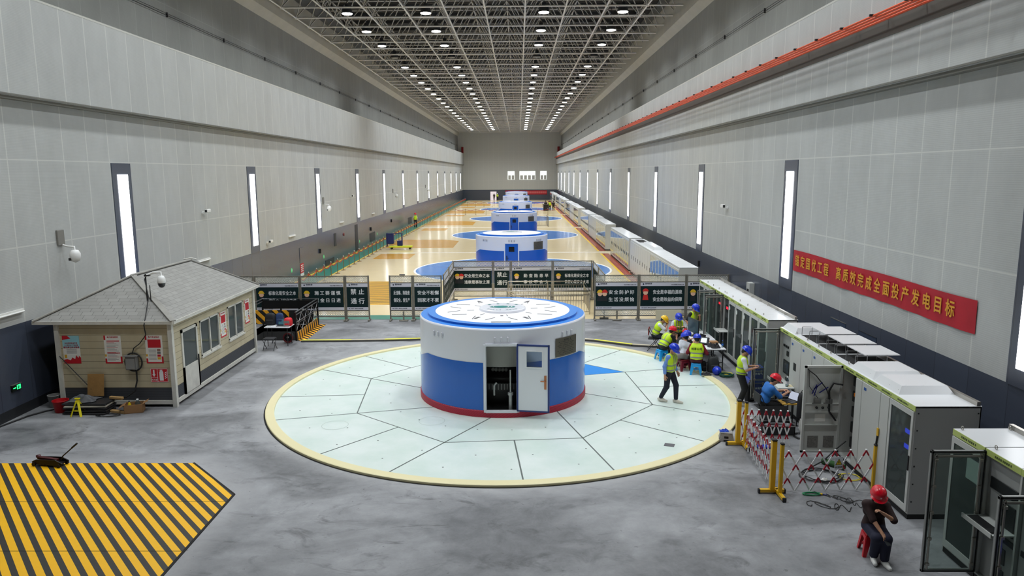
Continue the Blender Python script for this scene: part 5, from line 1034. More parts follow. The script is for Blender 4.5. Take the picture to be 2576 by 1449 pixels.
t = thing('wall_box', 'pale grey wall cabinet door with a window on the slate wall above the back row', 'box', (XR, 28.8, 1.6)); B(XR-.2, XR-.004, 28.5, 28.9, .2, 2.15, 'casing', M_cab, t); B(XR-.208, XR-.2, 28.58, 28.82, 1.45, 1.9, 'window', M_mod, t)
tag(B(XR-.08, XR-.002, 37.3, 37.45, 1.7, 2.0, 'wall_phone', M_black, b=.01), 'small dark wall phone on the slate wall above the fence end', 'wall phone')
for y0, y1, lb in ((20.4, 21.4, 'flush slate wall access panel with pale top edge, behind the long cabinet row'), (18.6, 19.6, 'flush slate wall access panel with dark outline, behind the long cabinet row')):
    t = thing('access_panel', lb, 'wall panel', (XR, y0, 1.2)); B(XR-.012, XR-.002, y0, y1, .3, 2.2, 'leaf', mat('access_slate', (58, 70, 92), .25), t); B(XR-.02, XR-.002, y0, y1, 2.2, 2.215, 'top_edge', M_alu if y0 > 20 else M_rec, t)
tag(MB().lathe([(.26, .14), (.2, .02), (0, 0)], (-14.2, 100, 17.0), n=16).build('loudspeaker', M_black), 'small dark loudspeaker on the roof edge beam', 'speaker') if False else None
# ---------------- people ----------------
def round_cones(prims, vox):
    P = np.array([[*p[0], *p[1]] for p in prims], float); R = np.array([[p[2], p[3]] for p in prims], float); K = [p[4] if len(p) > 4 else .02 for p in prims]
    lo = np.minimum(P[:, :3], P[:, 3:]).min(0)-R.max()-.05; hi = np.maximum(P[:, :3], P[:, 3:]).max(0)+R.max()+.05
    n = np.ceil((hi-lo)/vox).astype(int)+1; D = np.full(n, .2, np.float32); ax = [lo[i]+vox*np.arange(n[i]) for i in range(3)]
    for (a, r, k) in zip(P, R, K):
        A, B_ = a[:3], a[3:]; mg = max(r)+.06; i0 = np.maximum(0, np.floor((np.minimum(A, B_)-mg-lo)/vox).astype(int)); i1 = np.minimum(n, np.ceil((np.maximum(A, B_)+mg-lo)/vox).astype(int)+1)
        X = ax[0][i0[0]:i1[0], None, None]-A[0]; Y = ax[1][None, i0[1]:i1[1], None]-A[1]; Z = ax[2][None, None, i0[2]:i1[2]]-A[2]; d = B_-A; dd = max(1e-9, (d*d).sum())
        t = np.clip((X*d[0]+Y*d[1]+Z*d[2])/dd, 0, 1); dist = np.sqrt((X-t*d[0])**2+(Y-t*d[1])**2+(Z-t*d[2])**2)-(r[0]+(r[1]-r[0])*t)
        S_ = D[i0[0]:i1[0], i0[1]:i1[1], i0[2]:i1[2]]; h = np.clip(.5+.5*(S_-dist)/k, 0, 1); D[i0[0]:i1[0], i0[1]:i1[1], i0[2]:i1[2]] = S_*(1-h)+dist*h-k*h*(1-h)
    return D, lo, vox
def surface(D, lo, h, keep=None):
    s = D < 0; nx, ny, nz = D.shape; cs = np.zeros((nx-1, ny-1, nz-1), np.int8)
    for i in (0, 1):
        for j in (0, 1):
            for k in (0, 1): cs += s[i:nx-1+i, j:ny-1+j, k:nz-1+k]
    act = (cs > 0) & (cs < 8); I = np.argwhere(act); idx = -np.ones(act.shape, np.int64); idx[act] = np.arange(len(I)); acc = np.zeros((len(I), 3)); cnt = np.zeros(len(I))
    C = [(i, j, k) for i in (0, 1) for j in (0, 1) for k in (0, 1)]
    for a in C:
        for ax in range(3):
            if a[ax]: continue
            b = list(a); b[ax] = 1; va = D[I[:, 0]+a[0], I[:, 1]+a[1], I[:, 2]+a[2]]; vb = D[I[:, 0]+b[0], I[:, 1]+b[1], I[:, 2]+b[2]]; c = (va < 0) != (vb < 0)
            t = np.where(c, va/np.where(c, va-vb, 1), 0); p = np.array(a, float)[None].repeat(len(I), 0); p[:, ax] = t; acc[c] += p[c]; cnt[c] += 1
    V = (I+acc/cnt[:, None])*h+lo; F = []
    for ax in range(3):
        u, v = [(1, 2), (2, 0), (0, 1)][ax]; sl0 = [slice(None)]*3; sl1 = [slice(None)]*3; sl0[ax] = slice(0, -1); sl1[ax] = slice(1, None); ch = s[tuple(sl0)] != s[tuple(sl1)]
        q = np.argwhere(ch); ok = (q[:, u] > 0) & (q[:, v] > 0) & (q[:, u] < D.shape[u]-1) & (q[:, v] < D.shape[v]-1); q = q[ok]; ins = s[tuple(q.T)]
        def cell(du, dv):
            w = q.copy(); w[:, u] += du; w[:, v] += dv; return idx[tuple(w.T)]
        f = np.stack([cell(-1, -1), cell(0, -1), cell(0, 0), cell(-1, 0)], 1); f[~ins] = f[~ins][:, ::-1]; F.append(f)
    return V, np.concatenate(F)
def body_mesh(name, prims, vox, mats, parent, T, colour=None):
    V, F = surface(*round_cones(prims, vox)); me = bpy.data.meshes.new(name); A = np.array(inv(parent) @ T); Vw = V @ A[:3, :3].T+A[:3, 3]
    me.vertices.add(len(Vw)); me.vertices.foreach_set('co', Vw.astype(np.float32).ravel()); me.loops.add(F.size); me.loops.foreach_set('vertex_index', F.ravel().astype(np.int32)); me.polygons.add(len(F)); me.polygons.foreach_set('loop_start', np.arange(0, F.size, 4, dtype=np.int32)); me.polygons.foreach_set('loop_total', np.full(len(F), 4, np.int32))
    for m_ in mats: me.materials.append(m_)
    if colour is not None: me.polygons.foreach_set('material_index', colour(V[F].mean(1)).astype(np.int32))
    me.polygons.foreach_set('use_smooth', np.ones(len(F), bool)); me.update(calc_edges=True); me.validate()
    o = bpy.data.objects.new(name, me); COL.objects.link(o); o.parent = parent; WM[o.name] = WM[parent.name]; return o
M_skin = mat('skin', (198, 148, 118), .55); M_hair = mat('black_hair', (22, 18, 18), .6); M_vest = mat('hi_vis_vest', (196, 230, 22), .6, emit=None); M_refl = mat('reflective_band', (134, 138, 134), .4); M_jean = mat('dark_navy_jeans', (24, 28, 44), .8); M_blacktr = mat('black_trousers', (26, 26, 28), .8); M_greytr = mat('grey_trousers', (128, 122, 118), .8)
M_sole = mat('off_white_shoe', (206, 200, 186), .6); M_dshoe = mat('dark_shoe', (40, 38, 40), .6); M_hblue = mat('blue_helmet', (18, 56, 200), .2, coat=.5); M_hredp = mat('red_helmet', (220, 14, 40), .2, coat=.5); M_hyelp = mat('yellow_helmet', (240, 190, 20), .2, coat=.5); M_lip = mat('lip', (150, 84, 78), .5); M_eye = mat('eye_dark', (20, 16, 16), .3)
def shirtmat(n, c): return mat(n, c, .8, var=.12, vscale=14)
def V3(p): return np.array(p, float)
def nrm(v): return v/max(1e-9, np.linalg.norm(v))
def ik(a, c, l1, l2, hint):
    d = c-a; L = min(np.linalg.norm(d), (l1+l2)*.995); u = nrm(d); c = a+u*L; x = (l1*l1-l2*l2+L*L)/(2*L); hgt = math.sqrt(max(0, l1*l1-x*x)); h = V3(hint); h = nrm(h-u*(h@u)); return a+u*x+h*hgt, c
def person(label, x, y, z, yaw, pel, lean=(.0, 0), head=(.1, -.12), lw=None, rw=None, la=None, ra=None, top=None, sleeve=.5, vest=None, trousers=M_blacktr, shoes=M_sole, helmet=M_hblue, scale=1., vox=.0095, toe=(0, 0), hipw=.09, look=0., hair='short', stripes=True, curl=.7, elb=((-.4, .6, -.7), (-.4, -.6, -.7)), group=None, vtext=None, straps=True, knee=((1, .12, .4), (1, -.12, .4)), trouser_w=1.0, detail=True):
    """local frame: +x the way the person faces, +y their left, z up; pel = pelvis height"""
    t = thing('person', label, 'person', (x, y, z), math.radians(yaw), group); T = WM[t.name] @ Matrix.Scale(scale, 4); la, ra = V3(la), V3(ra); lw, rw = V3(lw), V3(rw)
    Pv = V3((0, 0, pel)); Cc = Pv+V3((lean[0], lean[1], math.sqrt(max(.02, .3**2-lean[0]**2-lean[1]**2)))); u = nrm(Cc-Pv); l = nrm(V3((0, 1, 0))-u*u[1]); f = np.cross(l, u); Nk = Cc+u*.2
    Hd = Nk+u*.06+f*head[0]+V3((0, 0, .12+min(0, head[1])*.15)); cl, sl = math.cos(look), math.sin(look); hf0 = nrm(f*V3((1, 1, .3))); hf0 = nrm(hf0*cl+l*sl); pit = head[1]*2.2; hf = nrm(V3((hf0[0]*math.cos(pit), hf0[1]*math.cos(pit), math.sin(pit)))); hl = nrm(np.cross(V3((0, 0, 1)), hf)); hu = np.cross(hf, hl)
    S_ = [Cc+u*.13+l*s*.165 for s in (1, -1)]; legs = []; arms = []
    hips = [Pv+l*s*hipw-u*.03 for s in (1, -1)]
    for s, h, a, kh in zip((1, -1), hips, (la, ra), knee): k, a2 = ik(h, a, .43, .42, kh); legs.append((h, k, a2))
    for s, sh, w, e in zip((1, -1), S_, (lw, rw), elb): el, w2 = ik(sh, w, .29, .25, e); arms.append((sh, el, w2))
    tor = [(Pv-l*.075, Pv+l*.075, .105, .105, .05), (Pv+u*.13-l*.06, Pv+u*.13+l*.06, .098, .098, .06), (Cc-l*.085, Cc+l*.085, .112, .112, .06), (Cc+u*.09-l*.1, Cc+u*.09+l*.1, .085, .085, .05), (S_[0], S_[1], .058, .058, .05)]
    neck = [(Cc+u*.12, Hd-hu*.06-hf*.02, .058, .052, .03)]
    hd = [(Hd-hu*.01-hf*.02, Hd+hu*.045-hf*.02, .086, .088, .03), (Hd+hf*.02, Hd-hu*.075+hf*.035, .07, .045, .04), (Hd+hf*.078-hu*.0, Hd+hf*.098-hu*.035, .010, .016, .012), (Hd+hl*.084, Hd+hl*.09-hu*.03, .016, .013, .008), (Hd-hl*.084, Hd-hl*.09-hu*.03, .016, .013, .008)]
    body = tor+neck+hd; up_arm = []; fore = []
    for (sh, el, w) in arms: up_arm.append((sh, el, .05, .042, .03)); fore.append((el, w, .043, .028, .02))
    leg_p = []
    for (h, k, a) in legs: leg_p += [(h, k, .088, .06, .04), (k, k*.65+a*.35, .06, .056, .02), (k*.65+a*.35, a, .056, .04, .02)]
    feet = []; ft = []
    for i, (s, (h, k, a)) in enumerate(zip((1, -1), legs)):
        ang = math.radians(toe[i]); dv = V3((math.cos(ang), math.sin(ang), 0)); ti = -.0
        feet += [(a-dv*.045-V3((0, 0, .045)), a+dv*.07-V3((0, 0, .045)), .036, .04, .02), (a+dv*.07-V3((0, 0, .048)), a+dv*.17-V3((0, 0, .055)), .04, .03, .02)]; ft.append((a, dv))
    hands = []; palms = []
    for i, (s, (sh, el, w)) in enumerate(zip((1, -1), arms)):
        d = nrm(w-el); side = nrm(np.cross(d, V3((0, 0, 1))) if abs(d[2]) < .85 else V3((0, 1, 0)) if True else 0); pn = nrm(np.cross(side, d)); pn = -pn if pn[2] > 0 else pn
        if abs(d[2]) >= .85: side = nrm(V3((1, 0, 0))-d*d[0]); pn = nrm(V3((0, -s, 0))-d*(-s*d[1]))
        k0 = w+d*.085
        for q in (-.022, 0, .022): hands.append((w+side*q*.6+d*.01, k0+side*q, .019, .016, .012))
        for q, L in ((-.033, .066), (-.011, .078), (.011, .074), (.033, .058)):
            p0 = k0+side*q; c1, c2, c3 = curl*.5, curl*1.1, curl*1.6; d1 = d*math.cos(c1)+pn*math.sin(c1); d2 = d*math.cos(c2)+pn*math.sin(c2); d3 = d*math.cos(c3)+pn*math.sin(c3); p1 = p0+d1*L*.45; p2 = p1+d2*L*.32; p3 = p2+d3*L*.25
            hands += [(p0, p1, .0095, .009, .003), (p1, p2, .009, .0085, .003), (p2, p3, .0085, .0075, .003)]
        ts = -side if (side @ l)*s > 0 else side
        if abs(d[2]) >= .85: ts = nrm(V3((1, 0, 0))-d*d[0])
        b0 = w+d*.03+ts*.025; b1 = b0+nrm(ts+d*.7+pn*.4)*.042; b2 = b1+nrm(d+ts*.25+pn*.6)*.032; hands += [(b0, b1, .013, .011, .006), (b1, b2, .0105, .009, .004)]; palms.append((w+d*.09+pn*.02, d, side, pn))
    body_mesh('body', body+up_arm+fore+leg_p+feet+hands, vox, [M_skin], t, T)
    inf = lambda ps, e, k=.02: [(p[0], p[1], p[2]+e, p[3]+e, k) for p in ps]
    # trousers, shoes, top, vest, hair
    tr_ = inf(tor[:1], .014, .05)+[(Pv+u*.06-l*.055, Pv+u*.06+l*.055, .112, .112, .04)]
    for (h, k, a) in legs: e = a+(k-a)*.1; tr_ += [(h, k, .103, .077*trouser_w, .04), (k, e, .077*trouser_w, .06*trouser_w, .02)]
    body_mesh('trousers', tr_, vox, [trousers], t, T)
    for i in (0, 1):
        a, dv = ft[i]; sh = [(a-dv*.05-V3((0, 0, .04)), a+dv*.07-V3((0, 0, .045)), .046, .049, .02), (a+dv*.07-V3((0, 0, .05)), a+dv*.19-V3((0, 0, .055)), .049, .036, .02), (a, a-V3((0, 0, .04)), .046, .046, .02)]
        so = body_mesh('shoe', sh, vox, [shoes], t, T)
    stp = [(Pv+u*.02-l*.075, Pv+u*.02+l*.075, .122, .122, .05)]+inf(tor[1:], .013, .05)+[(Cc+u*.12, Cc+u*.155+f*.005, .07, .058, .03)]
    for (sh, el, w) in arms:
        if sleeve <= 1: e = sh+(el-sh)*sleeve*1.25 if sleeve < .8 else el; stp.append((sh, sh+(el-sh)*min(1, sleeve*1.4), .068, .064, .03))
        else: stp += [(sh, el, .066, .056, .03), (el, el+(w-el)*(sleeve-1), .056, .044, .02)]
    if top is not None: body_mesh('shirt', stp, vox, [top], t, T)
    if vest is not None:
        vs = [(Pv+u*.04-l*.07, Pv+u*.04+l*.07, .132, .132, .05)]+inf(tor[1:4], .036, .05)+[(S_[0]*.86+S_[1]*.14, S_[1]*.86+S_[0]*.14, .082, .082, .04)]
        O, U, Lx, Fx = Pv, u, l, f
        def col(c):
            d = c-O; zz = d @ U; yy = d @ Lx; xx = d @ Fx; m_ = np.zeros(len(c)); band = ((zz > .03) & (zz < .075)) | ((zz > .17) & (zz < .215)); strap = (np.abs(np.abs(yy)-.085) < .02) & (zz > .2); m_[band | (strap & straps)] = 1
            m_[(np.abs(yy) < .016) & (xx > 0)] = 1; 
            return m_
        vo = body_mesh('vest', vs, vox, [M_vest, M_refl], t, T, col if stripes else None)
        if vtext:
            c = Cc+u*.03-f*.155; text(vtext, .085*scale, mat('vest_letter', (40, 50, 20), .6), vo, T @ Vector(c), T.to_3x3() @ Vector(-l), T.to_3x3() @ Vector(u), bold=.03)
    hr = [(Hd+hu*.02-hf*.035, Hd+hu*.05-hf*.02, .092, .09, .02), (Hd-hf*.05-hu*.03, Hd-hf*.04+hu*.0, .07, .08, .02)]
    if hair == 'long': hr += [(Hd-hf*.05-hu*.04, Hd-hf*.06-hu*.2, .065, .045, .03), (Hd+hl*.06-hu*.02, Hd+hl*.055-hu*.14-hf*.02, .035, .025, .03), (Hd-hl*.06-hu*.02, Hd-hl*.055-hu*.14-hf*.02, .035, .025, .03)]
    body_mesh('hair', hr, vox, [M_hair], t, T)
    if detail:
        for s in (1, -1): m = MB(); m.lathe([(0, .008), (.009, 0), (0, -.008)], Hd+hf*.083+hl*s*.032+hu*.004, n=8); m.build('eye', M_eye, t, T)
        m = MB(); m.path([Hd+hf*.085-hu*.066+hl*q for q in (-.022, 0, .022)], .006, 6); m.build('mouth', M_lip, t, T)
    if helmet is not None:
        HM = T @ Matrix(((*[hf[0], hl[0], hu[0]], Hd[0]), (*[hf[1], hl[1], hu[1]], Hd[1]), (*[hf[2], hl[2], hu[2]], Hd[2]), (0, 0, 0, 1))) @ Matrix.Translation((-.012, 0, .035)) @ Matrix.Diagonal((1.16, .98, 1, 1)); m = MB()
        m.lathe([(.138, -.012), (.132, 0), (.131, .03), (.122, .07), (.098, .105), (.06, .127), (0, .135)], n=26); vs = []
        for i in range(13):
            a = math.radians(-72+12*i); r = .131; vs += [(r*math.cos(a), r*math.sin(a), .0), ((r+.055*math.cos(a)**.7)*math.cos(a), (r+.03)*math.sin(a), -.022)]
        m.add(vs, [(2*i, 2*i+1, 2*i+3, 2*i+2) for i in range(12)], 0, True)
        for q in (-.03, 0, .03): m.path([(.11*math.cos(a), q, .02+.118*math.sin(a)) for a in [math.radians(25+13*i) for i in range(11)]], .009, 5)
        hm = m.build('helmet', helmet, t, HM); m = MB(); m.lathe([(.016, 0), (0, .001)], (0, 0, 0), n=10, M=Matrix.Rotation(math.pi/2, 4, 'Y')); m.build('helmet_badge', M_white, hm, HM @ Matrix.Translation((.131, 0, .045)))
    def at(i, o=0.):
        p, d, s, pn = palms[i]; return T @ Vector(p+d*o), (T.to_3x3() @ Vector(d)).normalized(), (T.to_3x3() @ Vector(s)).normalized(), (T.to_3x3() @ Vector(pn)).normalized()
    return t, at
def phone(label, p, d, s, n=None, L=.15, w=.072):
    d = d.normalized(); s = (s-d*s.dot(d)).normalized(); z = d.cross(s); Mx = Matrix.Translation(p) @ Matrix((d, s, z)).transposed().to_4x4(); t = thing('phone', label, 'phone', tuple(p)); MB().box(-L/2, L/2, -w/2, w/2, -.005, .004, 0, .003, Mx).build('body', mat('phone_case', (40, 40, 44), .3), t); MB().box(-L/2+.006, L/2-.006, -w/2+.004, w/2-.004, .004, .0055, 0, 0, Mx).build('screen', mat('phone_screen', (150, 160, 168), .15, emit=(180, 190, 200), es=.2), t)
SW = shirtmat('white_cotton', (222, 224, 228)); SK = shirtmat('black_cotton', (22, 22, 25)); SB = shirtmat('pale_blue_shirt', (112, 148, 216)); SR = shirtmat('dark_red_cotton', (120, 16, 34)); SBl = shirtmat('mid_blue_cotton', (36, 104, 180)); SBr = shirtmat('dark_brown_cotton', (46, 26, 26)); SG = shirtmat('pale_grey_cotton', (200, 204, 214))
seatL = dict(la=(.42, .12, .085), ra=(.42, -.12, .085))
def stool(label, x, y, c, rz=0., h=.378, sz=.3, group='plastic stools'):
    t = thing('plastic_stool', label, 'stool', (x, y, 0), math.radians(rz)); T = WM[t.name]; mm = mat('stool_%d' % c[0], c, .4); m = MB(); s = sz/2; b = s+.045; m.box(-s, s, -s, s, h-.03, h, 0, .014); m.box(-s+.01, s-.01, -s+.01, s-.01, h-.07, h-.03); m.build('seat', mm, t, T)
    for a in range(4):
        R_ = T @ Matrix.Rotation(math.pi/2*a, 4, 'Z'); m = MB(); pts = [(-b, 0), (-b+.055, 0), (-s+.06, h-.2), (-s*.45, h-.1), (s*.45, h-.1), (s-.06, h-.2), (b-.055, 0), (b, 0), (s-.01, h-.04), (-s+.01, h-.04)]
        vs = []
        for d_ in (0, .02):
            for (px, pz) in pts: off = s+(b-s)*(1-pz/h)-d_; vs.append((px, -off, pz))
        k = len(pts); m.add(vs, [(0, 1, 2, 9), (2, 3, 8, 9) if False else (2, 3, 9), (3, 4, 8, 9), (4, 5, 8), (5, 6, 7, 8)]+[tuple(q+k for q in f)[::-1] for f in ((0, 1, 2, 9), (2, 3, 9), (3, 4, 8, 9), (4, 5, 8), (5, 6, 7, 8))]+[(i, (i+1) % k, k+(i+1) % k, k+i)[::-1] for i in range(k)])
        m.build('leg_panel', mm, t, R_)
    for a in range(2):
        m = MB(); m.box(-s-.015, s+.015, -.012, .012, h*.38, h*.38+.05); m.build('brace', mm, t, T @ Matrix.Rotation(math.pi/2*a, 4, 'Z') @ Matrix.Translation((0, 0, 0)))
    return t
# walker on the steel cover
person('person in blue helmet, vest and pale blue shirt walking across the round cover', 4.27, 20.06, .012, -40, .93, (.03, 0), (.06, -.25), lw=(.1, .27, .86), rw=(.0, -.26, .84), la=(.18, .09, .085), ra=(-.22, -.08, .10), top=SB, sleeve=1.75, vest=True, trousers=M_jean, curl=.5, toe=(0, 0), elb=((-.8, .3, -.1), (-.8, -.3, -.1)))
p, at = person('person in blue helmet, vest and white T-shirt standing with a phone', 6.22, 19.82, .0, -12, .92, (.03, 0), (.06, -.3), lw=(.36, .06, 1.14), rw=(.34, -.12, 1.12), la=(.04, .1, .085), ra=(-.05, -.09, .085), top=SW, sleeve=.55, vest=True, trousers=M_blacktr, shoes=M_sole, elb=((-.4, .5, -1), (-.4, -.6, -1)))
a = at(1); phone('pale phone held by the standing worker in white T-shirt', a[0]+a[1]*.05-a[3]*.01, a[1]+Vector((0, 0, .35)), a[2])
p, at = person('person in red helmet and mid-blue T-shirt seated at the laptop inside the lattice barrier', 6.36, 18.3, .0, 4, .592, (.1, -.02), (.09, -.22), lw=(.54, .06, .86), rw=(.55, -.12, .84), la=(.42, .15, .085), ra=(.34, -.16, .085), top=SBl, sleeve=.7, trousers=M_blacktr, shoes=M_dshoe, helmet=M_hredp)
a = at(1); phone('black phone in the hands of the seated worker in mid-blue', a[0]+a[1]*.04, a[1]+Vector((0, 0, .5)), a[2])
p, at = person('person in red helmet, dark brown T-shirt and navy trousers seated on the red stool', 6.06, 11.72, .0, -100, .545, (.05, 0), (.06, -.2), lw=(.33, .04, .93), rw=(.44, .02, .60), la=(.40, .10, .085), ra=(.30, -.05, .1), top=SBr, sleeve=.85, trousers=mat('navy_wide_trousers', (26, 28, 52), .8), shoes=mat('white_sneaker', (226, 226, 222), .5), helmet=M_hredp, hair='long', vox=.0075, trouser_w=1.25, curl=.9, toe=(12, -6), scale=.95, elb=((.1, .8, -.7), (-.2, -.8, -.4)), knee=((1, .02, .5), (1, .06, .5)))
a = at(1); phone('dark phone held on the knee of the person on the red stool', a[0]+a[1]*.06, a[1], a[2])
stool('red plastic stool under the person in dark brown', 6.06, 11.72, (196, 20, 36), -100, .395, .28)
bl = (26, 150, 214)
person('person in yellow helmet and vest over a white T-shirt, head bowed, on the folding chair', 5.02, 26.3, .0, -14, .592, (.12, 0), (.1, -.3), lw=(.42, .07, .98), rw=(.44, -.03, 1.0), la=(.42, .13, .085), ra=(.4, -.12, .085), top=SW, sleeve=.55, vest=True, helmet=M_hyelp, trousers=M_jean, shoes=M_dshoe)
t = thing('folding_chair', 'red and black folding chair under the worker in the yellow helmet', 'chair', (4.98, 26.3, 0)); fchair(t, 4.98, 26.3, 1, M_bagk, mat('dark_red_chair', (130, 20, 30), .6), math.radians(-104))
person('person in red helmet and vest seen from behind on a blue stool, black sleeves', 5.02, 24.85, .0, 22, .5, (.17, 0), (.1, -.12), lw=(.5, .12, .8), rw=(.5, -.1, .8), la=(.4, .14, .085), ra=(.42, -.12, .085), top=SK, sleeve=.6, vest=True, helmet=M_hredp, trousers=M_blacktr, shoes=M_dshoe); stool('sky-blue plastic stool under the red-helmet worker seen from behind', 5.0, 24.84, bl, 22)
person('person in blue helmet and black T-shirt reaching over the table, behind the walker', 5.38, 24.2, .0, 24, .5, (.17, 0), (.1, -.2), lw=(.62, .1, .8), rw=(.68, -.08, .82), la=(.42, .14, .085), ra=(.42, -.12, .085), top=SK, sleeve=.55, helmet=M_hblue, trousers=M_blacktr, shoes=M_dshoe); stool('pale blue plastic stool hidden behind the walker', 5.38, 24.2, (96, 168, 206), 24)
person('person in blue helmet and striped vest seated behind the monitor facing this way', 5.98, 26.95, .0, -88, .5, (.06, 0), (.05, -.22), lw=(.4, .14, .8), rw=(.4, -.14, .8), la=(.4, .13, .085), ra=(.4, -.13, .085), top=SG, sleeve=.55, vest=True, helmet=M_hblue, trousers=M_blacktr, shoes=M_dshoe); stool('dark stool under the worker behind the monitor', 5.98, 26.97, (50, 52, 56), 0)
person('person in blue helmet, black shirt and vest standing by the paired open glass doors', 6.42, 26.45, .0, -50, .92, (.03, 0), (.06, -.28), lw=(.3, .02, 1.28), rw=(.1, -.3, .9), la=(.04, .1, .085), ra=(-.04, -.1, .085), top=SK, sleeve=.6, vest=True, helmet=M_hblue, trousers=M_blacktr, shoes=M_dshoe)
person('person in blue helmet, white shirt and grey trousers seated beside the lettered vest', 5.45, 23.5, .0, 118, .5, (.1, -.13), (.06, -.15), lw=(.3, .02, .78), rw=(.34, -.22, .8), la=(.12, .34, .085), ra=(.42, -.1, .085), top=SG, sleeve=.6, helmet=M_hblue, trousers=M_greytr, shoes=M_sole, knee=((.5, 1, .5), (1, -.12, .4)), toe=(60, 0)); stool('dark red stool under the worker in the white shirt', 5.45, 23.5, (110, 16, 30), 20)
person('person in dark red T-shirt and lettered vest seen from behind on a blue stool', 5.76, 23.02, .0, 76, .5, (.06, 0), (.05, -.12), lw=(.36, .16, .72), rw=(.32, -.22, .74), la=(.4, .14, .085), ra=(.4, -.14, .085), top=SR, sleeve=.75, vest=True, helmet=M_hblue, trousers=mat('dark_red_trousers', (70, 14, 24), .8), shoes=M_sole, straps=False, vtext='检客公司'); stool('sky-blue plastic stool under the worker in the lettered vest', 5.76, 23.02, bl, 76)
std = dict(lw=(.14, .26, .86), rw=(.12, -.26, .86), la=(.03, .1, .085), ra=(-.02, -.1, .085))
person('distant person in red helmet and vest standing at the rope line by the green strip', -12.7, 89.2, .008, -60, .92, (.0, 0), (.05, -.05), top=SW, vest=True, helmet=M_hredp, trousers=M_blacktr, shoes=M_dshoe, vox=.02, detail=False, stripes=False, **std)
for x, y, lb, v, tp in ((-6.0, 178.5, 'tiny far person in black before the lit far doorway', None, SK), (-5.2, 178.3, 'tiny far person in yellow vest before the lit far doorway', True, SW), (5.43, 127.8, 'distant person in yellow vest standing in the cabinet-side aisle', True, SK), (6.05, 127.7, 'distant person in black beside the yellow-vest one in the aisle', None, SK), (4.75, 129.0, 'distant person in black standing behind the dark bin', None, SK)):
    person(lb, x, y, .006, 90 if y < 150 else -90, .92, (0, 0), (.05, -.05), top=tp, vest=v, helmet=M_hredp if False else (M_white if y > 150 else None), trousers=M_blacktr, shoes=M_dshoe, vox=.022, detail=False, stripes=False, **std)
t = thing('bin', 'dark standing bin in front of the distant people in the aisle', 'bin', (4.75, 127.6, 0)); B(4.3, 5.2, 127.3, 127.9, .006, 1.0, 'body', M_black, t, .03); B(4.2, 5.3, 127.2, 128, 1.0, 1.12, 'lid', M_black, t, .03)
# ---------------- work tables ----------------
def wtable(label, x0, x1, y0, y1):
    t = thing('folding_table', label, 'table', ((x0+x1)/2, (y0+y1)/2, 0)); B(x0, x1, y0, y1, .715, .745, 'tabletop', M_white, t, .006)
    for x in (x0+.08, x1-.08):
        for y in (y0+.12, y1-.12): MB().box(x-.015, x+.015, y-.015, y+.015, 0, .715).build('leg', M_black, t)
    for y in (y0+.12, y1-.12): MB().box(x0+.08, x1-.08, y-.012, y+.012, .25, .275).build('stretcher', M_black, t)
    return t
wtable('white-topped work table end with black bag, by the grey backpack', 6.0, 6.82, 23.35, 24.75); wtable('white-topped work table farther back under the big monitor', 6.02, 6.84, 24.8, 26.2)
t = thing('monitor', 'big dark monitor standing on the work table', 'monitor', (6.3, 25.3, .745)); Mx = Matrix.Translation((6.2, 25.35, .745)) @ Matrix.Rotation(math.radians(-78), 4, 'Z'); m = MB(); m.box(-.42, .42, -.02, .02, .12, .62, 0, .008); m.build('casing', M_black, t, Mx); MB().box(-.41, .41, -.024, -.02, .13, .61).build('screen', mat('dim_screen', (36, 56, 66), .15, emit=(40, 66, 80), es=.2), t, Mx); m = MB(); m.box(-.04, .04, .02, .05, .02, .3); m.box(-.14, .14, -.08, .12, 0, .02); m.build('stand', M_black, t, Mx)
t = thing('test_meter', 'tilted test set with a small lit screen on the work table', 'instrument', (6.25, 23.95, .745)); Mx = Matrix.Translation((6.22, 23.98, .745)) @ Matrix.Rotation(math.radians(-30), 4, 'Z') @ Matrix.Rotation(math.radians(-30), 4, 'X'); MB().box(-.16, .16, -.04, .04, .03, .27, 0, .01).build('casing', M_black, t, Mx); MB().box(-.1, .1, -.044, -.04, .07, .23).build('screen', mat('pale_lit_screen', (200, 210, 216), .2, emit=(210, 220, 226), es=.4), t, Mx); MB().box(-.12, .12, 0, .14, 0, .02).build('stand', M_black, t, Matrix.Translation((6.22, 23.98, .745)))
tag(B(6.5, 6.78, 24.15, 24.4, .746, .8, 'carton', M_card, b=.006), 'small flat brown carton on the work table', 'carton'); blob('cable_bag', 'lumpy black bag on the near end of the white-topped work table', 'bag', (6.5, 23.75, .745), .2, .17, .15, M_bagk, 5)
bottle('water bottle with blue band standing at the work table corner', 6.76, 23.62, .745, .24, .034, lab=(40, 110, 210)); coil('tangled_cable', 'tangle of black leads on the work table corner', 6.5, 23.5, .14, .06, 14, .008, M_black, .752, 2)
blob('red_cloth', 'red bag on the work table beside the monitor', 'bag', (6.1, 26.0, .745), .13, .14, .14, M_bagr, 9); tag(B(6.1, 6.35, 24.6, 24.75, .746, .75, 'paper', M_paper), 'loose white papers at the middle of the work table', 'paper')
laptop('dark laptop at the work table under the reaching arm', 6.2, 24.5, .746, math.radians(-70), .34, (30, 40, 50), .1)
bag('backpack', 'charcoal backpack on the floor under the work table end', 6.38, 23.28, 0, .36, .22, .52, M_bagg, .2); bag('backpack', 'small black bag on the floor beside the charcoal backpack', 6.08, 23.4, 0, .22, .18, .34, M_bagk, .3, strap=False); bag('backpack', 'black backpack on the floor behind the standing phone user', 6.62, 20.2, 0, .28, .2, .52, M_bagk, .4)
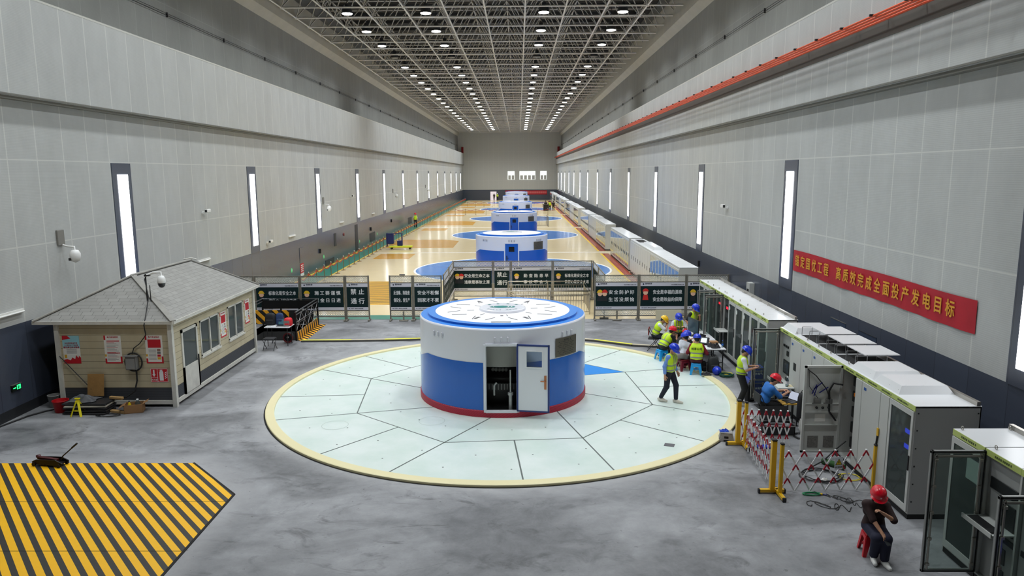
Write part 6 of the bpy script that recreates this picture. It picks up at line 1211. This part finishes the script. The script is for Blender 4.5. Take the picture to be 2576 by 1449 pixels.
t = thing('helmet', 'blue helmet lying upturned on the floor by the charcoal backpack', 'helmet', (6.42, 22.92, .0)); Mx = Matrix.Translation((6.42, 22.92, .135)) @ Matrix.Rotation(math.radians(70), 4, 'X'); MB().lathe([(.15, -.01), (.135, 0), (.13, .04), (.1, .1), (0, .135)], n=22, M=Mx).build('shell', M_hblue, t); MB().path([Mx @ Vector((.12*math.cos(a), .12*math.sin(a), -.01-.05*abs(math.sin(a)))) for a in [math.pi*i/10 for i in range(11)]], .008, 5).build('strap', M_steel, t)
coil('cable_coil', 'dark green cable coil on the floor by the blue upturned helmet', 6.68, 22.72, .2, .17, 22, .016, mat('dark_green_cable', (12, 72, 52), .5), .02, 2, 5); coil('cable_coil', 'thin yellow wire coil beside the dark green coil', 6.72, 23.0, .2, .14, 16, .008, mat('yellow_wire', (226, 208, 60), .5), .012, 3, 4); blob('black_cloth', 'black cap lying on the cover rim behind the blue stool', 'cap', (6.02, 22.72, .07), .16, .12, .06, M_bagk, 4)
# things beside the seated laptop user
def case(label, x0, x1, y0, y1, z0, z1):
    t = thing('flight_case', label, 'case', ((x0+x1)/2, (y0+y1)/2, z0)); B(x0, x1, y0, y1, z0, z1-.1, 'body', mat('case_blue', (24, 46, 130), .4), t, .01); B(x0-.012, x1+.012, y0-.012, y1+.012, z1-.1, z1, 'lid', mat('case_blue_lid', (30, 58, 150), .4), t, .012); m = MB()
    for zz in (z0+.01, z1-.1, z1-.01): m.box(x0-.014, x1+.014, y0-.016, y0-.01, zz-.012, zz+.012)
    for xx in (x0, x1): m.box(xx-.014, xx+.014, y0-.016, y0-.01, z0, z1)
    m.build('edge_trim', M_alu, t); text('杭水电气', .075, M_white, t, ((x0+x1)/2, y0-.012, z0+(z1-z0)*.48), (1, 0, 0), (0, 0, 1)); m = MB()
    for xx in (x0+.08, x1-.08): m.box(xx-.02, xx+.02, y0-.022, y0-.012, z1-.16, z1-.06)
    m.build('latch', M_steel, t)
case('blue flight case with white lettering, lower of the two stacked', 6.74, 7.2, 20.62, 21.0, 0, .5); case('blue flight case with white lettering, upper of the two stacked', 6.78, 7.14, 20.64, 20.98, .5, .86)
t = thing('test_set', 'white boxed test set with a blue front behind the laptop', 'instrument', (7.08, 18.8, .62)); B(6.86, 7.28, 18.62, 18.98, .6, .86, 'casing', mat('instrument_white', (206, 210, 206), .4), t, .012); B(6.95, 7.15, 18.612, 18.62, .64, .82, 'front_panel', mat('instrument_blue', (60, 80, 130), .4), t); B(7.17, 7.26, 18.612, 18.62, .64, .82, 'socket_panel', M_mod, t)
t = thing('instrument_stand', 'low dark trolley carrying the white boxed test set', 'trolley', (7.08, 18.8, 0)); B(6.88, 7.27, 18.62, 18.98, .56, .599, 'shelf', M_black, t)
for x in (6.9, 7.25):
    for y in (18.65, 18.95): MB().box(x-.015, x+.015, y-.015, y+.015, 0, .56).build('leg', M_black, t)
bottle('clear plastic water bottle standing on the white boxed test set', 7.12, 18.74, .861, .27, .04, cap=(230, 230, 230), lab=(220, 220, 224)); blob('gloves', 'cream work gloves lying on the white boxed test set', 'gloves', (7.2, 18.78, .858), .07, .1, .04, mat('glove_cream', (206, 194, 160), .7), 6)
t = thing('low_table', 'small yellow-topped stand under the open laptop', 'table', (6.98, 18.2, 0)); B(6.76, 7.2, 18.02, 18.4, .58, .61, 'top', mat('yellow_board', (214, 168, 70), .5), t, .006)
for x in (6.8, 7.16):
    for y in (18.06, 18.36): MB().tube((x, y, 0), (x, y, .58), .014, 6).build('leg', M_black, t)
laptop('laptop with pale lit screen open on the yellow-topped stand', 7.02, 18.22, .612, math.radians(-62), .34, (196, 204, 222), .5, 112); tag(MB().box(6.86, 6.93, 18.06, 18.11, .611, .64, 0, .012).build('mouse', M_black), 'black mouse on the yellow-topped stand', 'mouse')
bag('shoulder_bag', 'black bag hanging at the cabinet front behind the laptop', 7.16, 17.75, .3, .24, .2, .7, M_bagk, .2)
t = thing('office_chair', 'dark folding chair frame under the seated laptop user', 'chair', (6.4, 18.3, 0)); fchair(t, 6.38, 18.3, 1, M_bagk, M_bagk, math.radians(-86))
t = thing('tool_case', 'open black tool case full of leads inside the lattice barrier', 'case', (6.5, 17.55, 0)); m = MB()
for a in ((6.12, 6.86, 17.35, 17.37, 0, .26), (6.12, 6.86, 17.73, 17.75, 0, .26), (6.12, 6.14, 17.35, 17.75, 0, .26), (6.84, 6.86, 17.35, 17.75, 0, .26), (6.12, 6.86, 17.35, 17.75, 0, .02)): m.box(*a)
m.build('tray', M_bagk, t); m = MB(); m.obox((6.49, 17.86, .42), (.74, .03, .36), Matrix.Rotation(math.radians(-20), 3, 'X')); m.build('lid', M_bagk, t); m = MB(); m.box(6.115, 6.865, 17.345, 17.355, .24, .26); m.box(6.115, 6.865, 17.345, 17.355, 0, .02); m.build('trim', M_alu, t)
coil('lead_bundle', 'bundle of grey leads heaped in the black tool case', 6.48, 17.55, .3, .12, 15, .012, mat('grey_lead', (150, 150, 154), .5), .17, 7, 7); tag(MB().obox((7.1, 17.7, .2), (.02, .2, .3), Matrix.Rotation(math.radians(-12), 3, 'Z')).build('paper', M_paper), 'white sheet of paper propped below the yellow-topped stand', 'paper')
coil('floor_cable', 'loose black cables on the floor beside the black tool case', 6.98, 17.3, .16, .2, 16, .01, M_black, .012, 3, 3); bottle('clear water bottle standing on the floor inside the lattice corner', 5.72, 17.0, .0, .24, .035, cap=(40, 90, 200)); tag(MB().box(5.66, 5.98, 16.5, 16.66, 0, .06, 0, .02).build('blue_tray', mat('blue_tray', (24, 60, 170), .4)), 'blue plastic tray on the floor inside the lattice corner', 'tray'); blob('white_bag', 'white plastic bag on the floor inside the lattice corner', 'bag', (5.5, 16.9, 0), .13, .13, .12, mat('white_film', (226, 228, 230), .4), 8)
t = thing('step_stool', 'grey speckled folding step stool at the cover rim', 'stool', (5.05, 17.1, 0)); M_ss = mat('speckled_grey_plastic', (150, 148, 146), .6, var=.25, vscale=60); Mx = Matrix.Translation((5.07, 17.08, 0)) @ Matrix.Rotation(math.radians(-14), 4, 'Z'); m = MB(); m.box(-.15, .15, -.11, .11, .2, .225, 0, .01); m.build('top', M_ss, t, Mx)
for s in (1, -1): m = MB(); vs = [(-.19, s*.14, 0), (-.06, s*.14, 0), (-.06, s*.135, .05), (.06, s*.135, .05), (.06, s*.14, 0), (.19, s*.14, 0), (.14, s*.105, .2), (-.14, s*.105, .2)]; m.add(vs, [(0, 1, 2, 7), (2, 3, 6, 7), (3, 4, 5, 6)]); m.box(-.05, .05, s*.128-.004, s*.128+.004, .09, .14, 1); m.build('leg_panel', [M_ss, M_black], t, Mx)
for s in (1, -1): m = MB(); m.add([(s*.19, -.14, 0), (s*.19, .14, 0), (s*.14, .105, .2), (s*.14, -.105, .2)], [(0, 1, 2, 3)]); m.build('side_panel', M_ss, t, Mx)
blob('cloth_hat', 'blue cap lying on the grey step stool', 'cap', (5.02, 17.1, .222), .11, .08, .06, mat('blue_cap_cloth', (24, 66, 180), .7), 2)
# ---------------- expanding lattice barriers ----------------
M_by = mat('barrier_yellow', (226, 178, 24), .35); M_bred = mat('barrier_red', (176, 14, 40), .35); M_bwhite = mat('barrier_white', (232, 232, 232), .35)
def bpost(label, x, y, h=1.12, foot=0., w=.07, lean=0., base=True):
    t = thing('barrier_post', label, 'barrier post', (x, y, 0), math.radians(foot)); T = WM[t.name]; m = MB(); m.box(-w/2, w/2, -w/2, w/2, .07 if base else .003, h, 0, .006); m.build('tube', M_by, t, T @ Matrix.Rotation(lean, 4, 'X')); MB().box(-w/2-.004, w/2+.004, -w/2-.004, w/2+.004, h, h+.04, 0, .01).build('cap', M_black, t, T @ Matrix.Rotation(lean, 4, 'X'))
    if base:
        m = MB(); m.box(-.26, .26, -.035, .035, .02, .09, 0, .006); m.build('foot', M_by, t, T); m = MB()
        for s in (1, -1): m.box(s*.26-.02, s*.26+.02, -.038, .038, .0, .093, 0, .008)
        m.build('foot_cap', M_black, t, T)
def lattice(label, p0, p1, n, z0=.03, z1=.88):
    p0, p1 = Vector((*p0, 0)), Vector((*p1, 0)); t = thing('lattice_barrier', label, 'barrier', tuple(p0)); d = p1-p0; s = 1/n; side = Vector((-d.y, d.x, 0)).normalized()*.012; H = z1-z0
    def bar(u0, zz0, u1, zz1, off):
        # clip to 0..1 along the run
        a0, a1 = 0., 1.
        for lim, sg in ((0., 1), (1., -1)):
            f0, f1 = sg*(u0-lim), sg*(u1-lim)
            if f0 < 0 and f1 < 0: return
            if f0 < 0: a0 = max(a0, f0/(f0-f1))
            if f1 < 0: a1 = min(a1, f0/(f0-f1))
        if a1-a0 < .05: return
        q = lambda a: p0+d*(u0+(u1-u0)*a)+off+Vector((0, 0, zz0+(zz1-zz0)*a)); m = MB(); st = [a0]+[b for k in range(3) for b in (k/3, k/3+.14) if a0 < b < a1]+[a1]; st = sorted(set(st))
        for b0, b1 in zip(st[:-1], st[1:]): m.bar(q(b0), q(b1), .03, .014, 0 if ((b0+b1)/2*3) % 1 < .42 else 1, up=tuple(side))
        m.build('slat', [M_bred, M_bwhite], t)
    for k in range(-2, n+2):
        u = (k+.5)*s; bar(u, z1, u+1.5*s, z0, side); bar(u, z1, u-1.5*s, z0, -side)
    m = MB()
    for k in range(n): m.obox(p0+d*((k+.5)*s)+Vector((0, 0, z1+.01)), (.04, .04, .03), Matrix.Identity(3), 0, .008)
    m.build('joint_rivet', M_bwhite, t)
    return t
bpost('thick yellow barrier post at the step stool corner', 5.25, 16.75, 1.1, 0, .1); bpost('slim yellow barrier post paired with the thick one at the step stool corner', 5.38, 16.6, 1.1, 90, .07)
bpost('thick yellow barrier post at the lattice corner with the loose leads', 5.165, 14.1, 1.12, 0, .1); bpost('slim yellow barrier post paired with the thick one by the loose leads', 5.27, 13.93, 1.1, 90, .07); bpost('yellow barrier post standing against the cabinet front', 7.27, 14.2, .97, 0, .06, 0, False)
lattice('red and white lattice barrier run closed up between the two yellow post pairs', (5.36, 16.5), (5.24, 14.2), 9); lattice('red and white lattice barrier run in front of the hose and warning sign', (5.32, 14.12), (7.24, 14.2), 6); lattice('red and white lattice barrier run behind, before the seated laptop user', (5.32, 16.8), (6.46, 16.62), 7)
t = thing('hand_tool', 'black and yellow tool standing on the barrier post at the cabinet', 'tool', (7.27, 14.2, 1.01)); MB().tube((7.27, 14.2, 1.012), (7.27, 14.17, 1.2), .018, 7).build('grip', M_black, t); MB().box(7.26, 7.28, 14.14, 14.2, 1.2, 1.36).build('yellow_tag', M_by, t)
t = thing('warning_sign', 'white plate with a yellow electric warning triangle hanging on the lattice barrier', 'sign', (6.5, 14.15, .72)); Mx = Matrix.Translation((6.5, 14.115, .5)) @ Matrix.Rotation(math.radians(10), 4, 'Z'); pl = MB().box(-.09, .09, -.006, 0, 0, .27).build('plate', M_white, t, Mx); m = MB(); m.poly([(-.075, .1), (.075, .1), (0, .235)], -.008, -.006, 0, 'y'); m.build('triangle_border', M_black, pl, Mx); m = MB(); m.poly([(-.06, .108), (.06, .108), (0, .218)], -.0095, -.008, 0, 'y'); m.build('triangle', mat('warning_yellow', (240, 200, 20), .4), pl, Mx); m = MB(); m.poly([(-.004, .19), (.01, .19), (.002, .16), (.014, .16), (-.008, .12), (-.002, .148), (-.014, .148)], -.011, -.0095, 0, 'y'); m.build('lightning_bolt', M_black, pl, Mx); text('止步 高压危险', .036, M_black, pl, Mx @ Vector((0, -.008, .05)), Mx.to_3x3() @ Vector((1, 0, 0)), (0, 0, 1), sx=.75)
coil('hose_coil', 'black hose coiled on the floor inside the lattice barrier', 6.5, 14.9, .4, .33, 30, .012, M_black, .014, 1, 3, 'hose'); t = thing('tape_ball', 'clear tape bundle binding the black hose coil', 'tape', (6.48, 14.68, .02)); blob('tape_ball', '', '', (6.48, 14.66, .02), .06, .05, .06, mat('clear_tape', (220, 220, 216), .3), 3).parent = t
o = [c for c in t.children][0]; o.matrix_parent_inverse = WM[t.name].inverted()
for k_ in ('label', 'category'): del o[k_]
t = thing('green_roll', 'dark green rolled mat lying at the cabinet foot inside the barrier', 'roll', (7.0, 15.4, 0)); MB().path([(6.82, 15.62, .07), (7.16, 15.24, .07)], .065, 14).build('roll', mat('moss_green_cloth', (48, 88, 44), .8), t)
tag(MB().path([(7.36, 15.7, .5), (7.1, 15.66, .3), (6.8, 15.5, .12), (6.4, 15.3, .02), (6.2, 15.05, .014), (6.12, 14.85, .014)], .014, 6).build('supply_cable', M_black), 'black cable drooping from the opened rack cabinet to the hose coil', 'cable')
coil('earth_wire', 'thin yellow-green wire loops on the floor beside the green roll', 7.1, 14.85, .22, .18, 14, .006, mat('yellow_wire', (226, 208, 60), .5), .01, 5, 3)
coil('green_lead', 'tangled thin green lead on the floor before the lattice barrier', 5.95, 14.02, .17, .07, 17, .005, mat('green_wire', (40, 150, 96), .5), .008, 3, 6); 
def squig(name, label, pts, r, m_): return tag(MB().path(pts, r, 5).build(name, m_), label, 'cable')
from itertools import chain
def wig(c0, c1, amp, n, seed):
    rnd = random.Random(seed); out = []
    for i in range(n+1):
        f = i/n; out.append((c0[0]+(c1[0]-c0[0])*f+amp*math.sin(7.3*f*math.pi+seed)*.6+amp*.5*math.sin(17*f+seed*2), c0[1]+(c1[1]-c0[1])*f+amp*math.cos(9.1*f*math.pi+seed)*.8, .01+.006*(i % 2)))
    return out
squig('test_lead', 'long black test lead looped on the floor before the barrier, nearest the camera', wig((5.75, 13.62), (6.45, 13.35), .16, 60, 2), .007, M_black) and None
squig('test_lead', 'black test lead wandering from the yellow clip along the floor', wig((6.1, 14.05), (6.75, 13.6), .13, 60, 5), .006, M_black)
squig('test_lead', 'black test lead ending near the person on the red stool', wig((6.4, 13.95), (6.72, 13.45), .1, 50, 8), .006, M_black)
t = thing('clip', 'yellow and blue test clip on the floor beside the green lead', 'clip', (6.15, 14.0, 0)); MB().obox((6.14, 14.0, .02), (.05, .04, .03), RZ(.3), 0, .008).build('jaw', M_by, t); MB().obox((6.2, 13.98, .015), (.09, .02, .02), RZ(-.4), 0, .005).build('handle', mat('clip_blue', (30, 34, 120), .4), t)
for o in list(COL.objects):
    if o.get('label', '').endswith(', nearest the camera'): o['label'] = 'long black test lead looped on the floor in front of the others'
# trolley jack by the striped hatch
t = thing('trolley_jack', 'black trolley jack with raised handle at the striped hatch plate edge', 'jack', (-10.6, 15.6, 0)); M_jk = mat('jack_black', (26, 20, 22), .45, .3); Mx = Matrix.Translation((-10.62, 15.55, .013)) @ Matrix.Rotation(math.radians(-10), 4, 'Z'); m = MB()
for s in (1, -1): m.poly([(-.38, .04), (.34, .04), (.38, .1), (.2, .17), (-.3, .15), (-.4, .1)], s*.1-.012, s*.1+.012, 0, 'y')
m.box(-.3, .3, -.1, .1, .05, .08); m.build('frame', M_jk, t, Mx); m = MB(); m.bar((-.32, 0, .16), (.18, 0, .13), .08, .05); m.lathe([(.05, 0), (.05, .04), (0, .04)], (-.32, 0, .17), n=12); m.build('lifting_arm', mat('jack_dark_red', (70, 20, 24), .4), t, Mx); MB().path([(.26, 0, .14), (.33, .0, .24), (.66, .05, .52)], .014, 7).build('handle', M_jk, t, Mx); MB().tube((.55, .03, .43), (.68, .055, .54), .02, 7).build('grip', M_black, t, Mx)
for x in (-.34, .3):
    for y in (-.12, .12): m = MB(); m.lathes([(0, -.02), (.045, -.02), (.045, .02), (0, .02)], (x, y, .045), n=14, M=Matrix.Rotation(math.pi/2, 4, 'X')); m.build('wheel', M_jk, t, Mx)
# cleaning cart far along the rope line
t = thing('cleaning_cart', 'blue cleaning cart with yellow base beside the rope line', 'cart', (-11, 63.2, 0)); M_cb = mat('cart_navy', (26, 36, 96), .5); B(-11.5, -10.9, 62.9, 63.4, .45, 1.35, 'bag', M_cb, t, .06); m = MB()
for x in (-11.5, -10.2): m.tube((x, 62.9, .2), (x, 62.9, 1.4), .03, 6); m.tube((x, 63.4, .2), (x, 63.4, 1.4), .03, 6)
m.tube((-11.5, 62.9, 1.38), (-10.2, 62.9, 1.38), .03, 6); m.build('frame', M_cb, t); B(-11.3, -9.3, 62.8, 63.5, .16, .3, 'base', mat('cart_yellow', (206, 214, 40), .5), t, .04); B(-10.6, -10.15, 62.95, 63.35, .3, .75, 'bucket', M_cb, t, .04)
for x in (-11.1, -9.5):
    for y in (62.9, 63.4): MB().lathes([(0, -.03), (.08, -.03), (.08, .03), (0, .03)], (x, y, .085), n=12, M=Matrix.Rotation(math.pi/2, 4, 'X')).build('wheel', M_black, t)
t = thing('guard_rail', 'short grey guard rail beside the third generator housing', 'railing', (2.9, 90, 0)); m = MB()
for z in (.15, 1.2): m.path([(2.0, 89.5, z), (3.6, 89.5, z), (3.6, 93, z)], .03, 6)
m.build('rail', M_fence, t); m = MB()
for i in range(1, 13): m.tube((2.0+1.6*i/13, 89.5, .15), (2.0+1.6*i/13, 89.5, 1.2), .015, 5)
m.build('baluster', M_fence, t); m = MB()
for x, y in ((2.0, 89.5), (3.6, 89.5), (3.6, 93)): m.box(x-.05, x+.05, y-.05, y+.05, .004, 1.22)
m.build('post', M_fence, t)
# seated person at the frame corner
person('person in dark navy seated at the frame corner beside the cut-off cabinet', 6.85, 8.95, .0, -95, .5, (.05, 0), (.06, -.1), lw=(.3, .2, .7), rw=(.3, -.2, .7), la=(.4, .12, .085), ra=(.4, -.12, .085), top=shirtmat('navy_cotton', (26, 34, 70)), sleeve=1.7, helmet=M_hblue, trousers=M_jean, shoes=M_dshoe, vox=.012); stool('dark stool under the person in navy', 6.85, 8.95, (52, 50, 54), -95)
# ---------------- lettering outlines become plain meshes, strokes thickened ----------------
bpy.context.view_layer.update(); dg = bpy.context.evaluated_depsgraph_get()
for o in [o for o in COL.objects if o.type == 'FONT']:
    me0 = bpy.data.meshes.new_from_object(o.evaluated_get(dg)); p = o.parent; ml = o.matrix_local.copy(); m_ = o.data.materials[0]; bw = o['bold']
    bpy.data.objects.remove(o)
    if not len(me0.polygons): continue
    v0 = [v.co.copy() for v in me0.vertices]; f0 = [tuple(f.vertices) for f in me0.polygons]; m = MB()
    for k, (dx, dy) in enumerate(((-1, 0), (1, 0), (0, -.8), (0, .8), (0, 0)) if bw > 0 else ((0, 0),)): m.add([(v.x+dx*bw, v.y+dy*bw, v.z+.0004*k) for v in v0], f0)
    q = m.build('lettering', m_); q.parent = p; q.matrix_local = ml
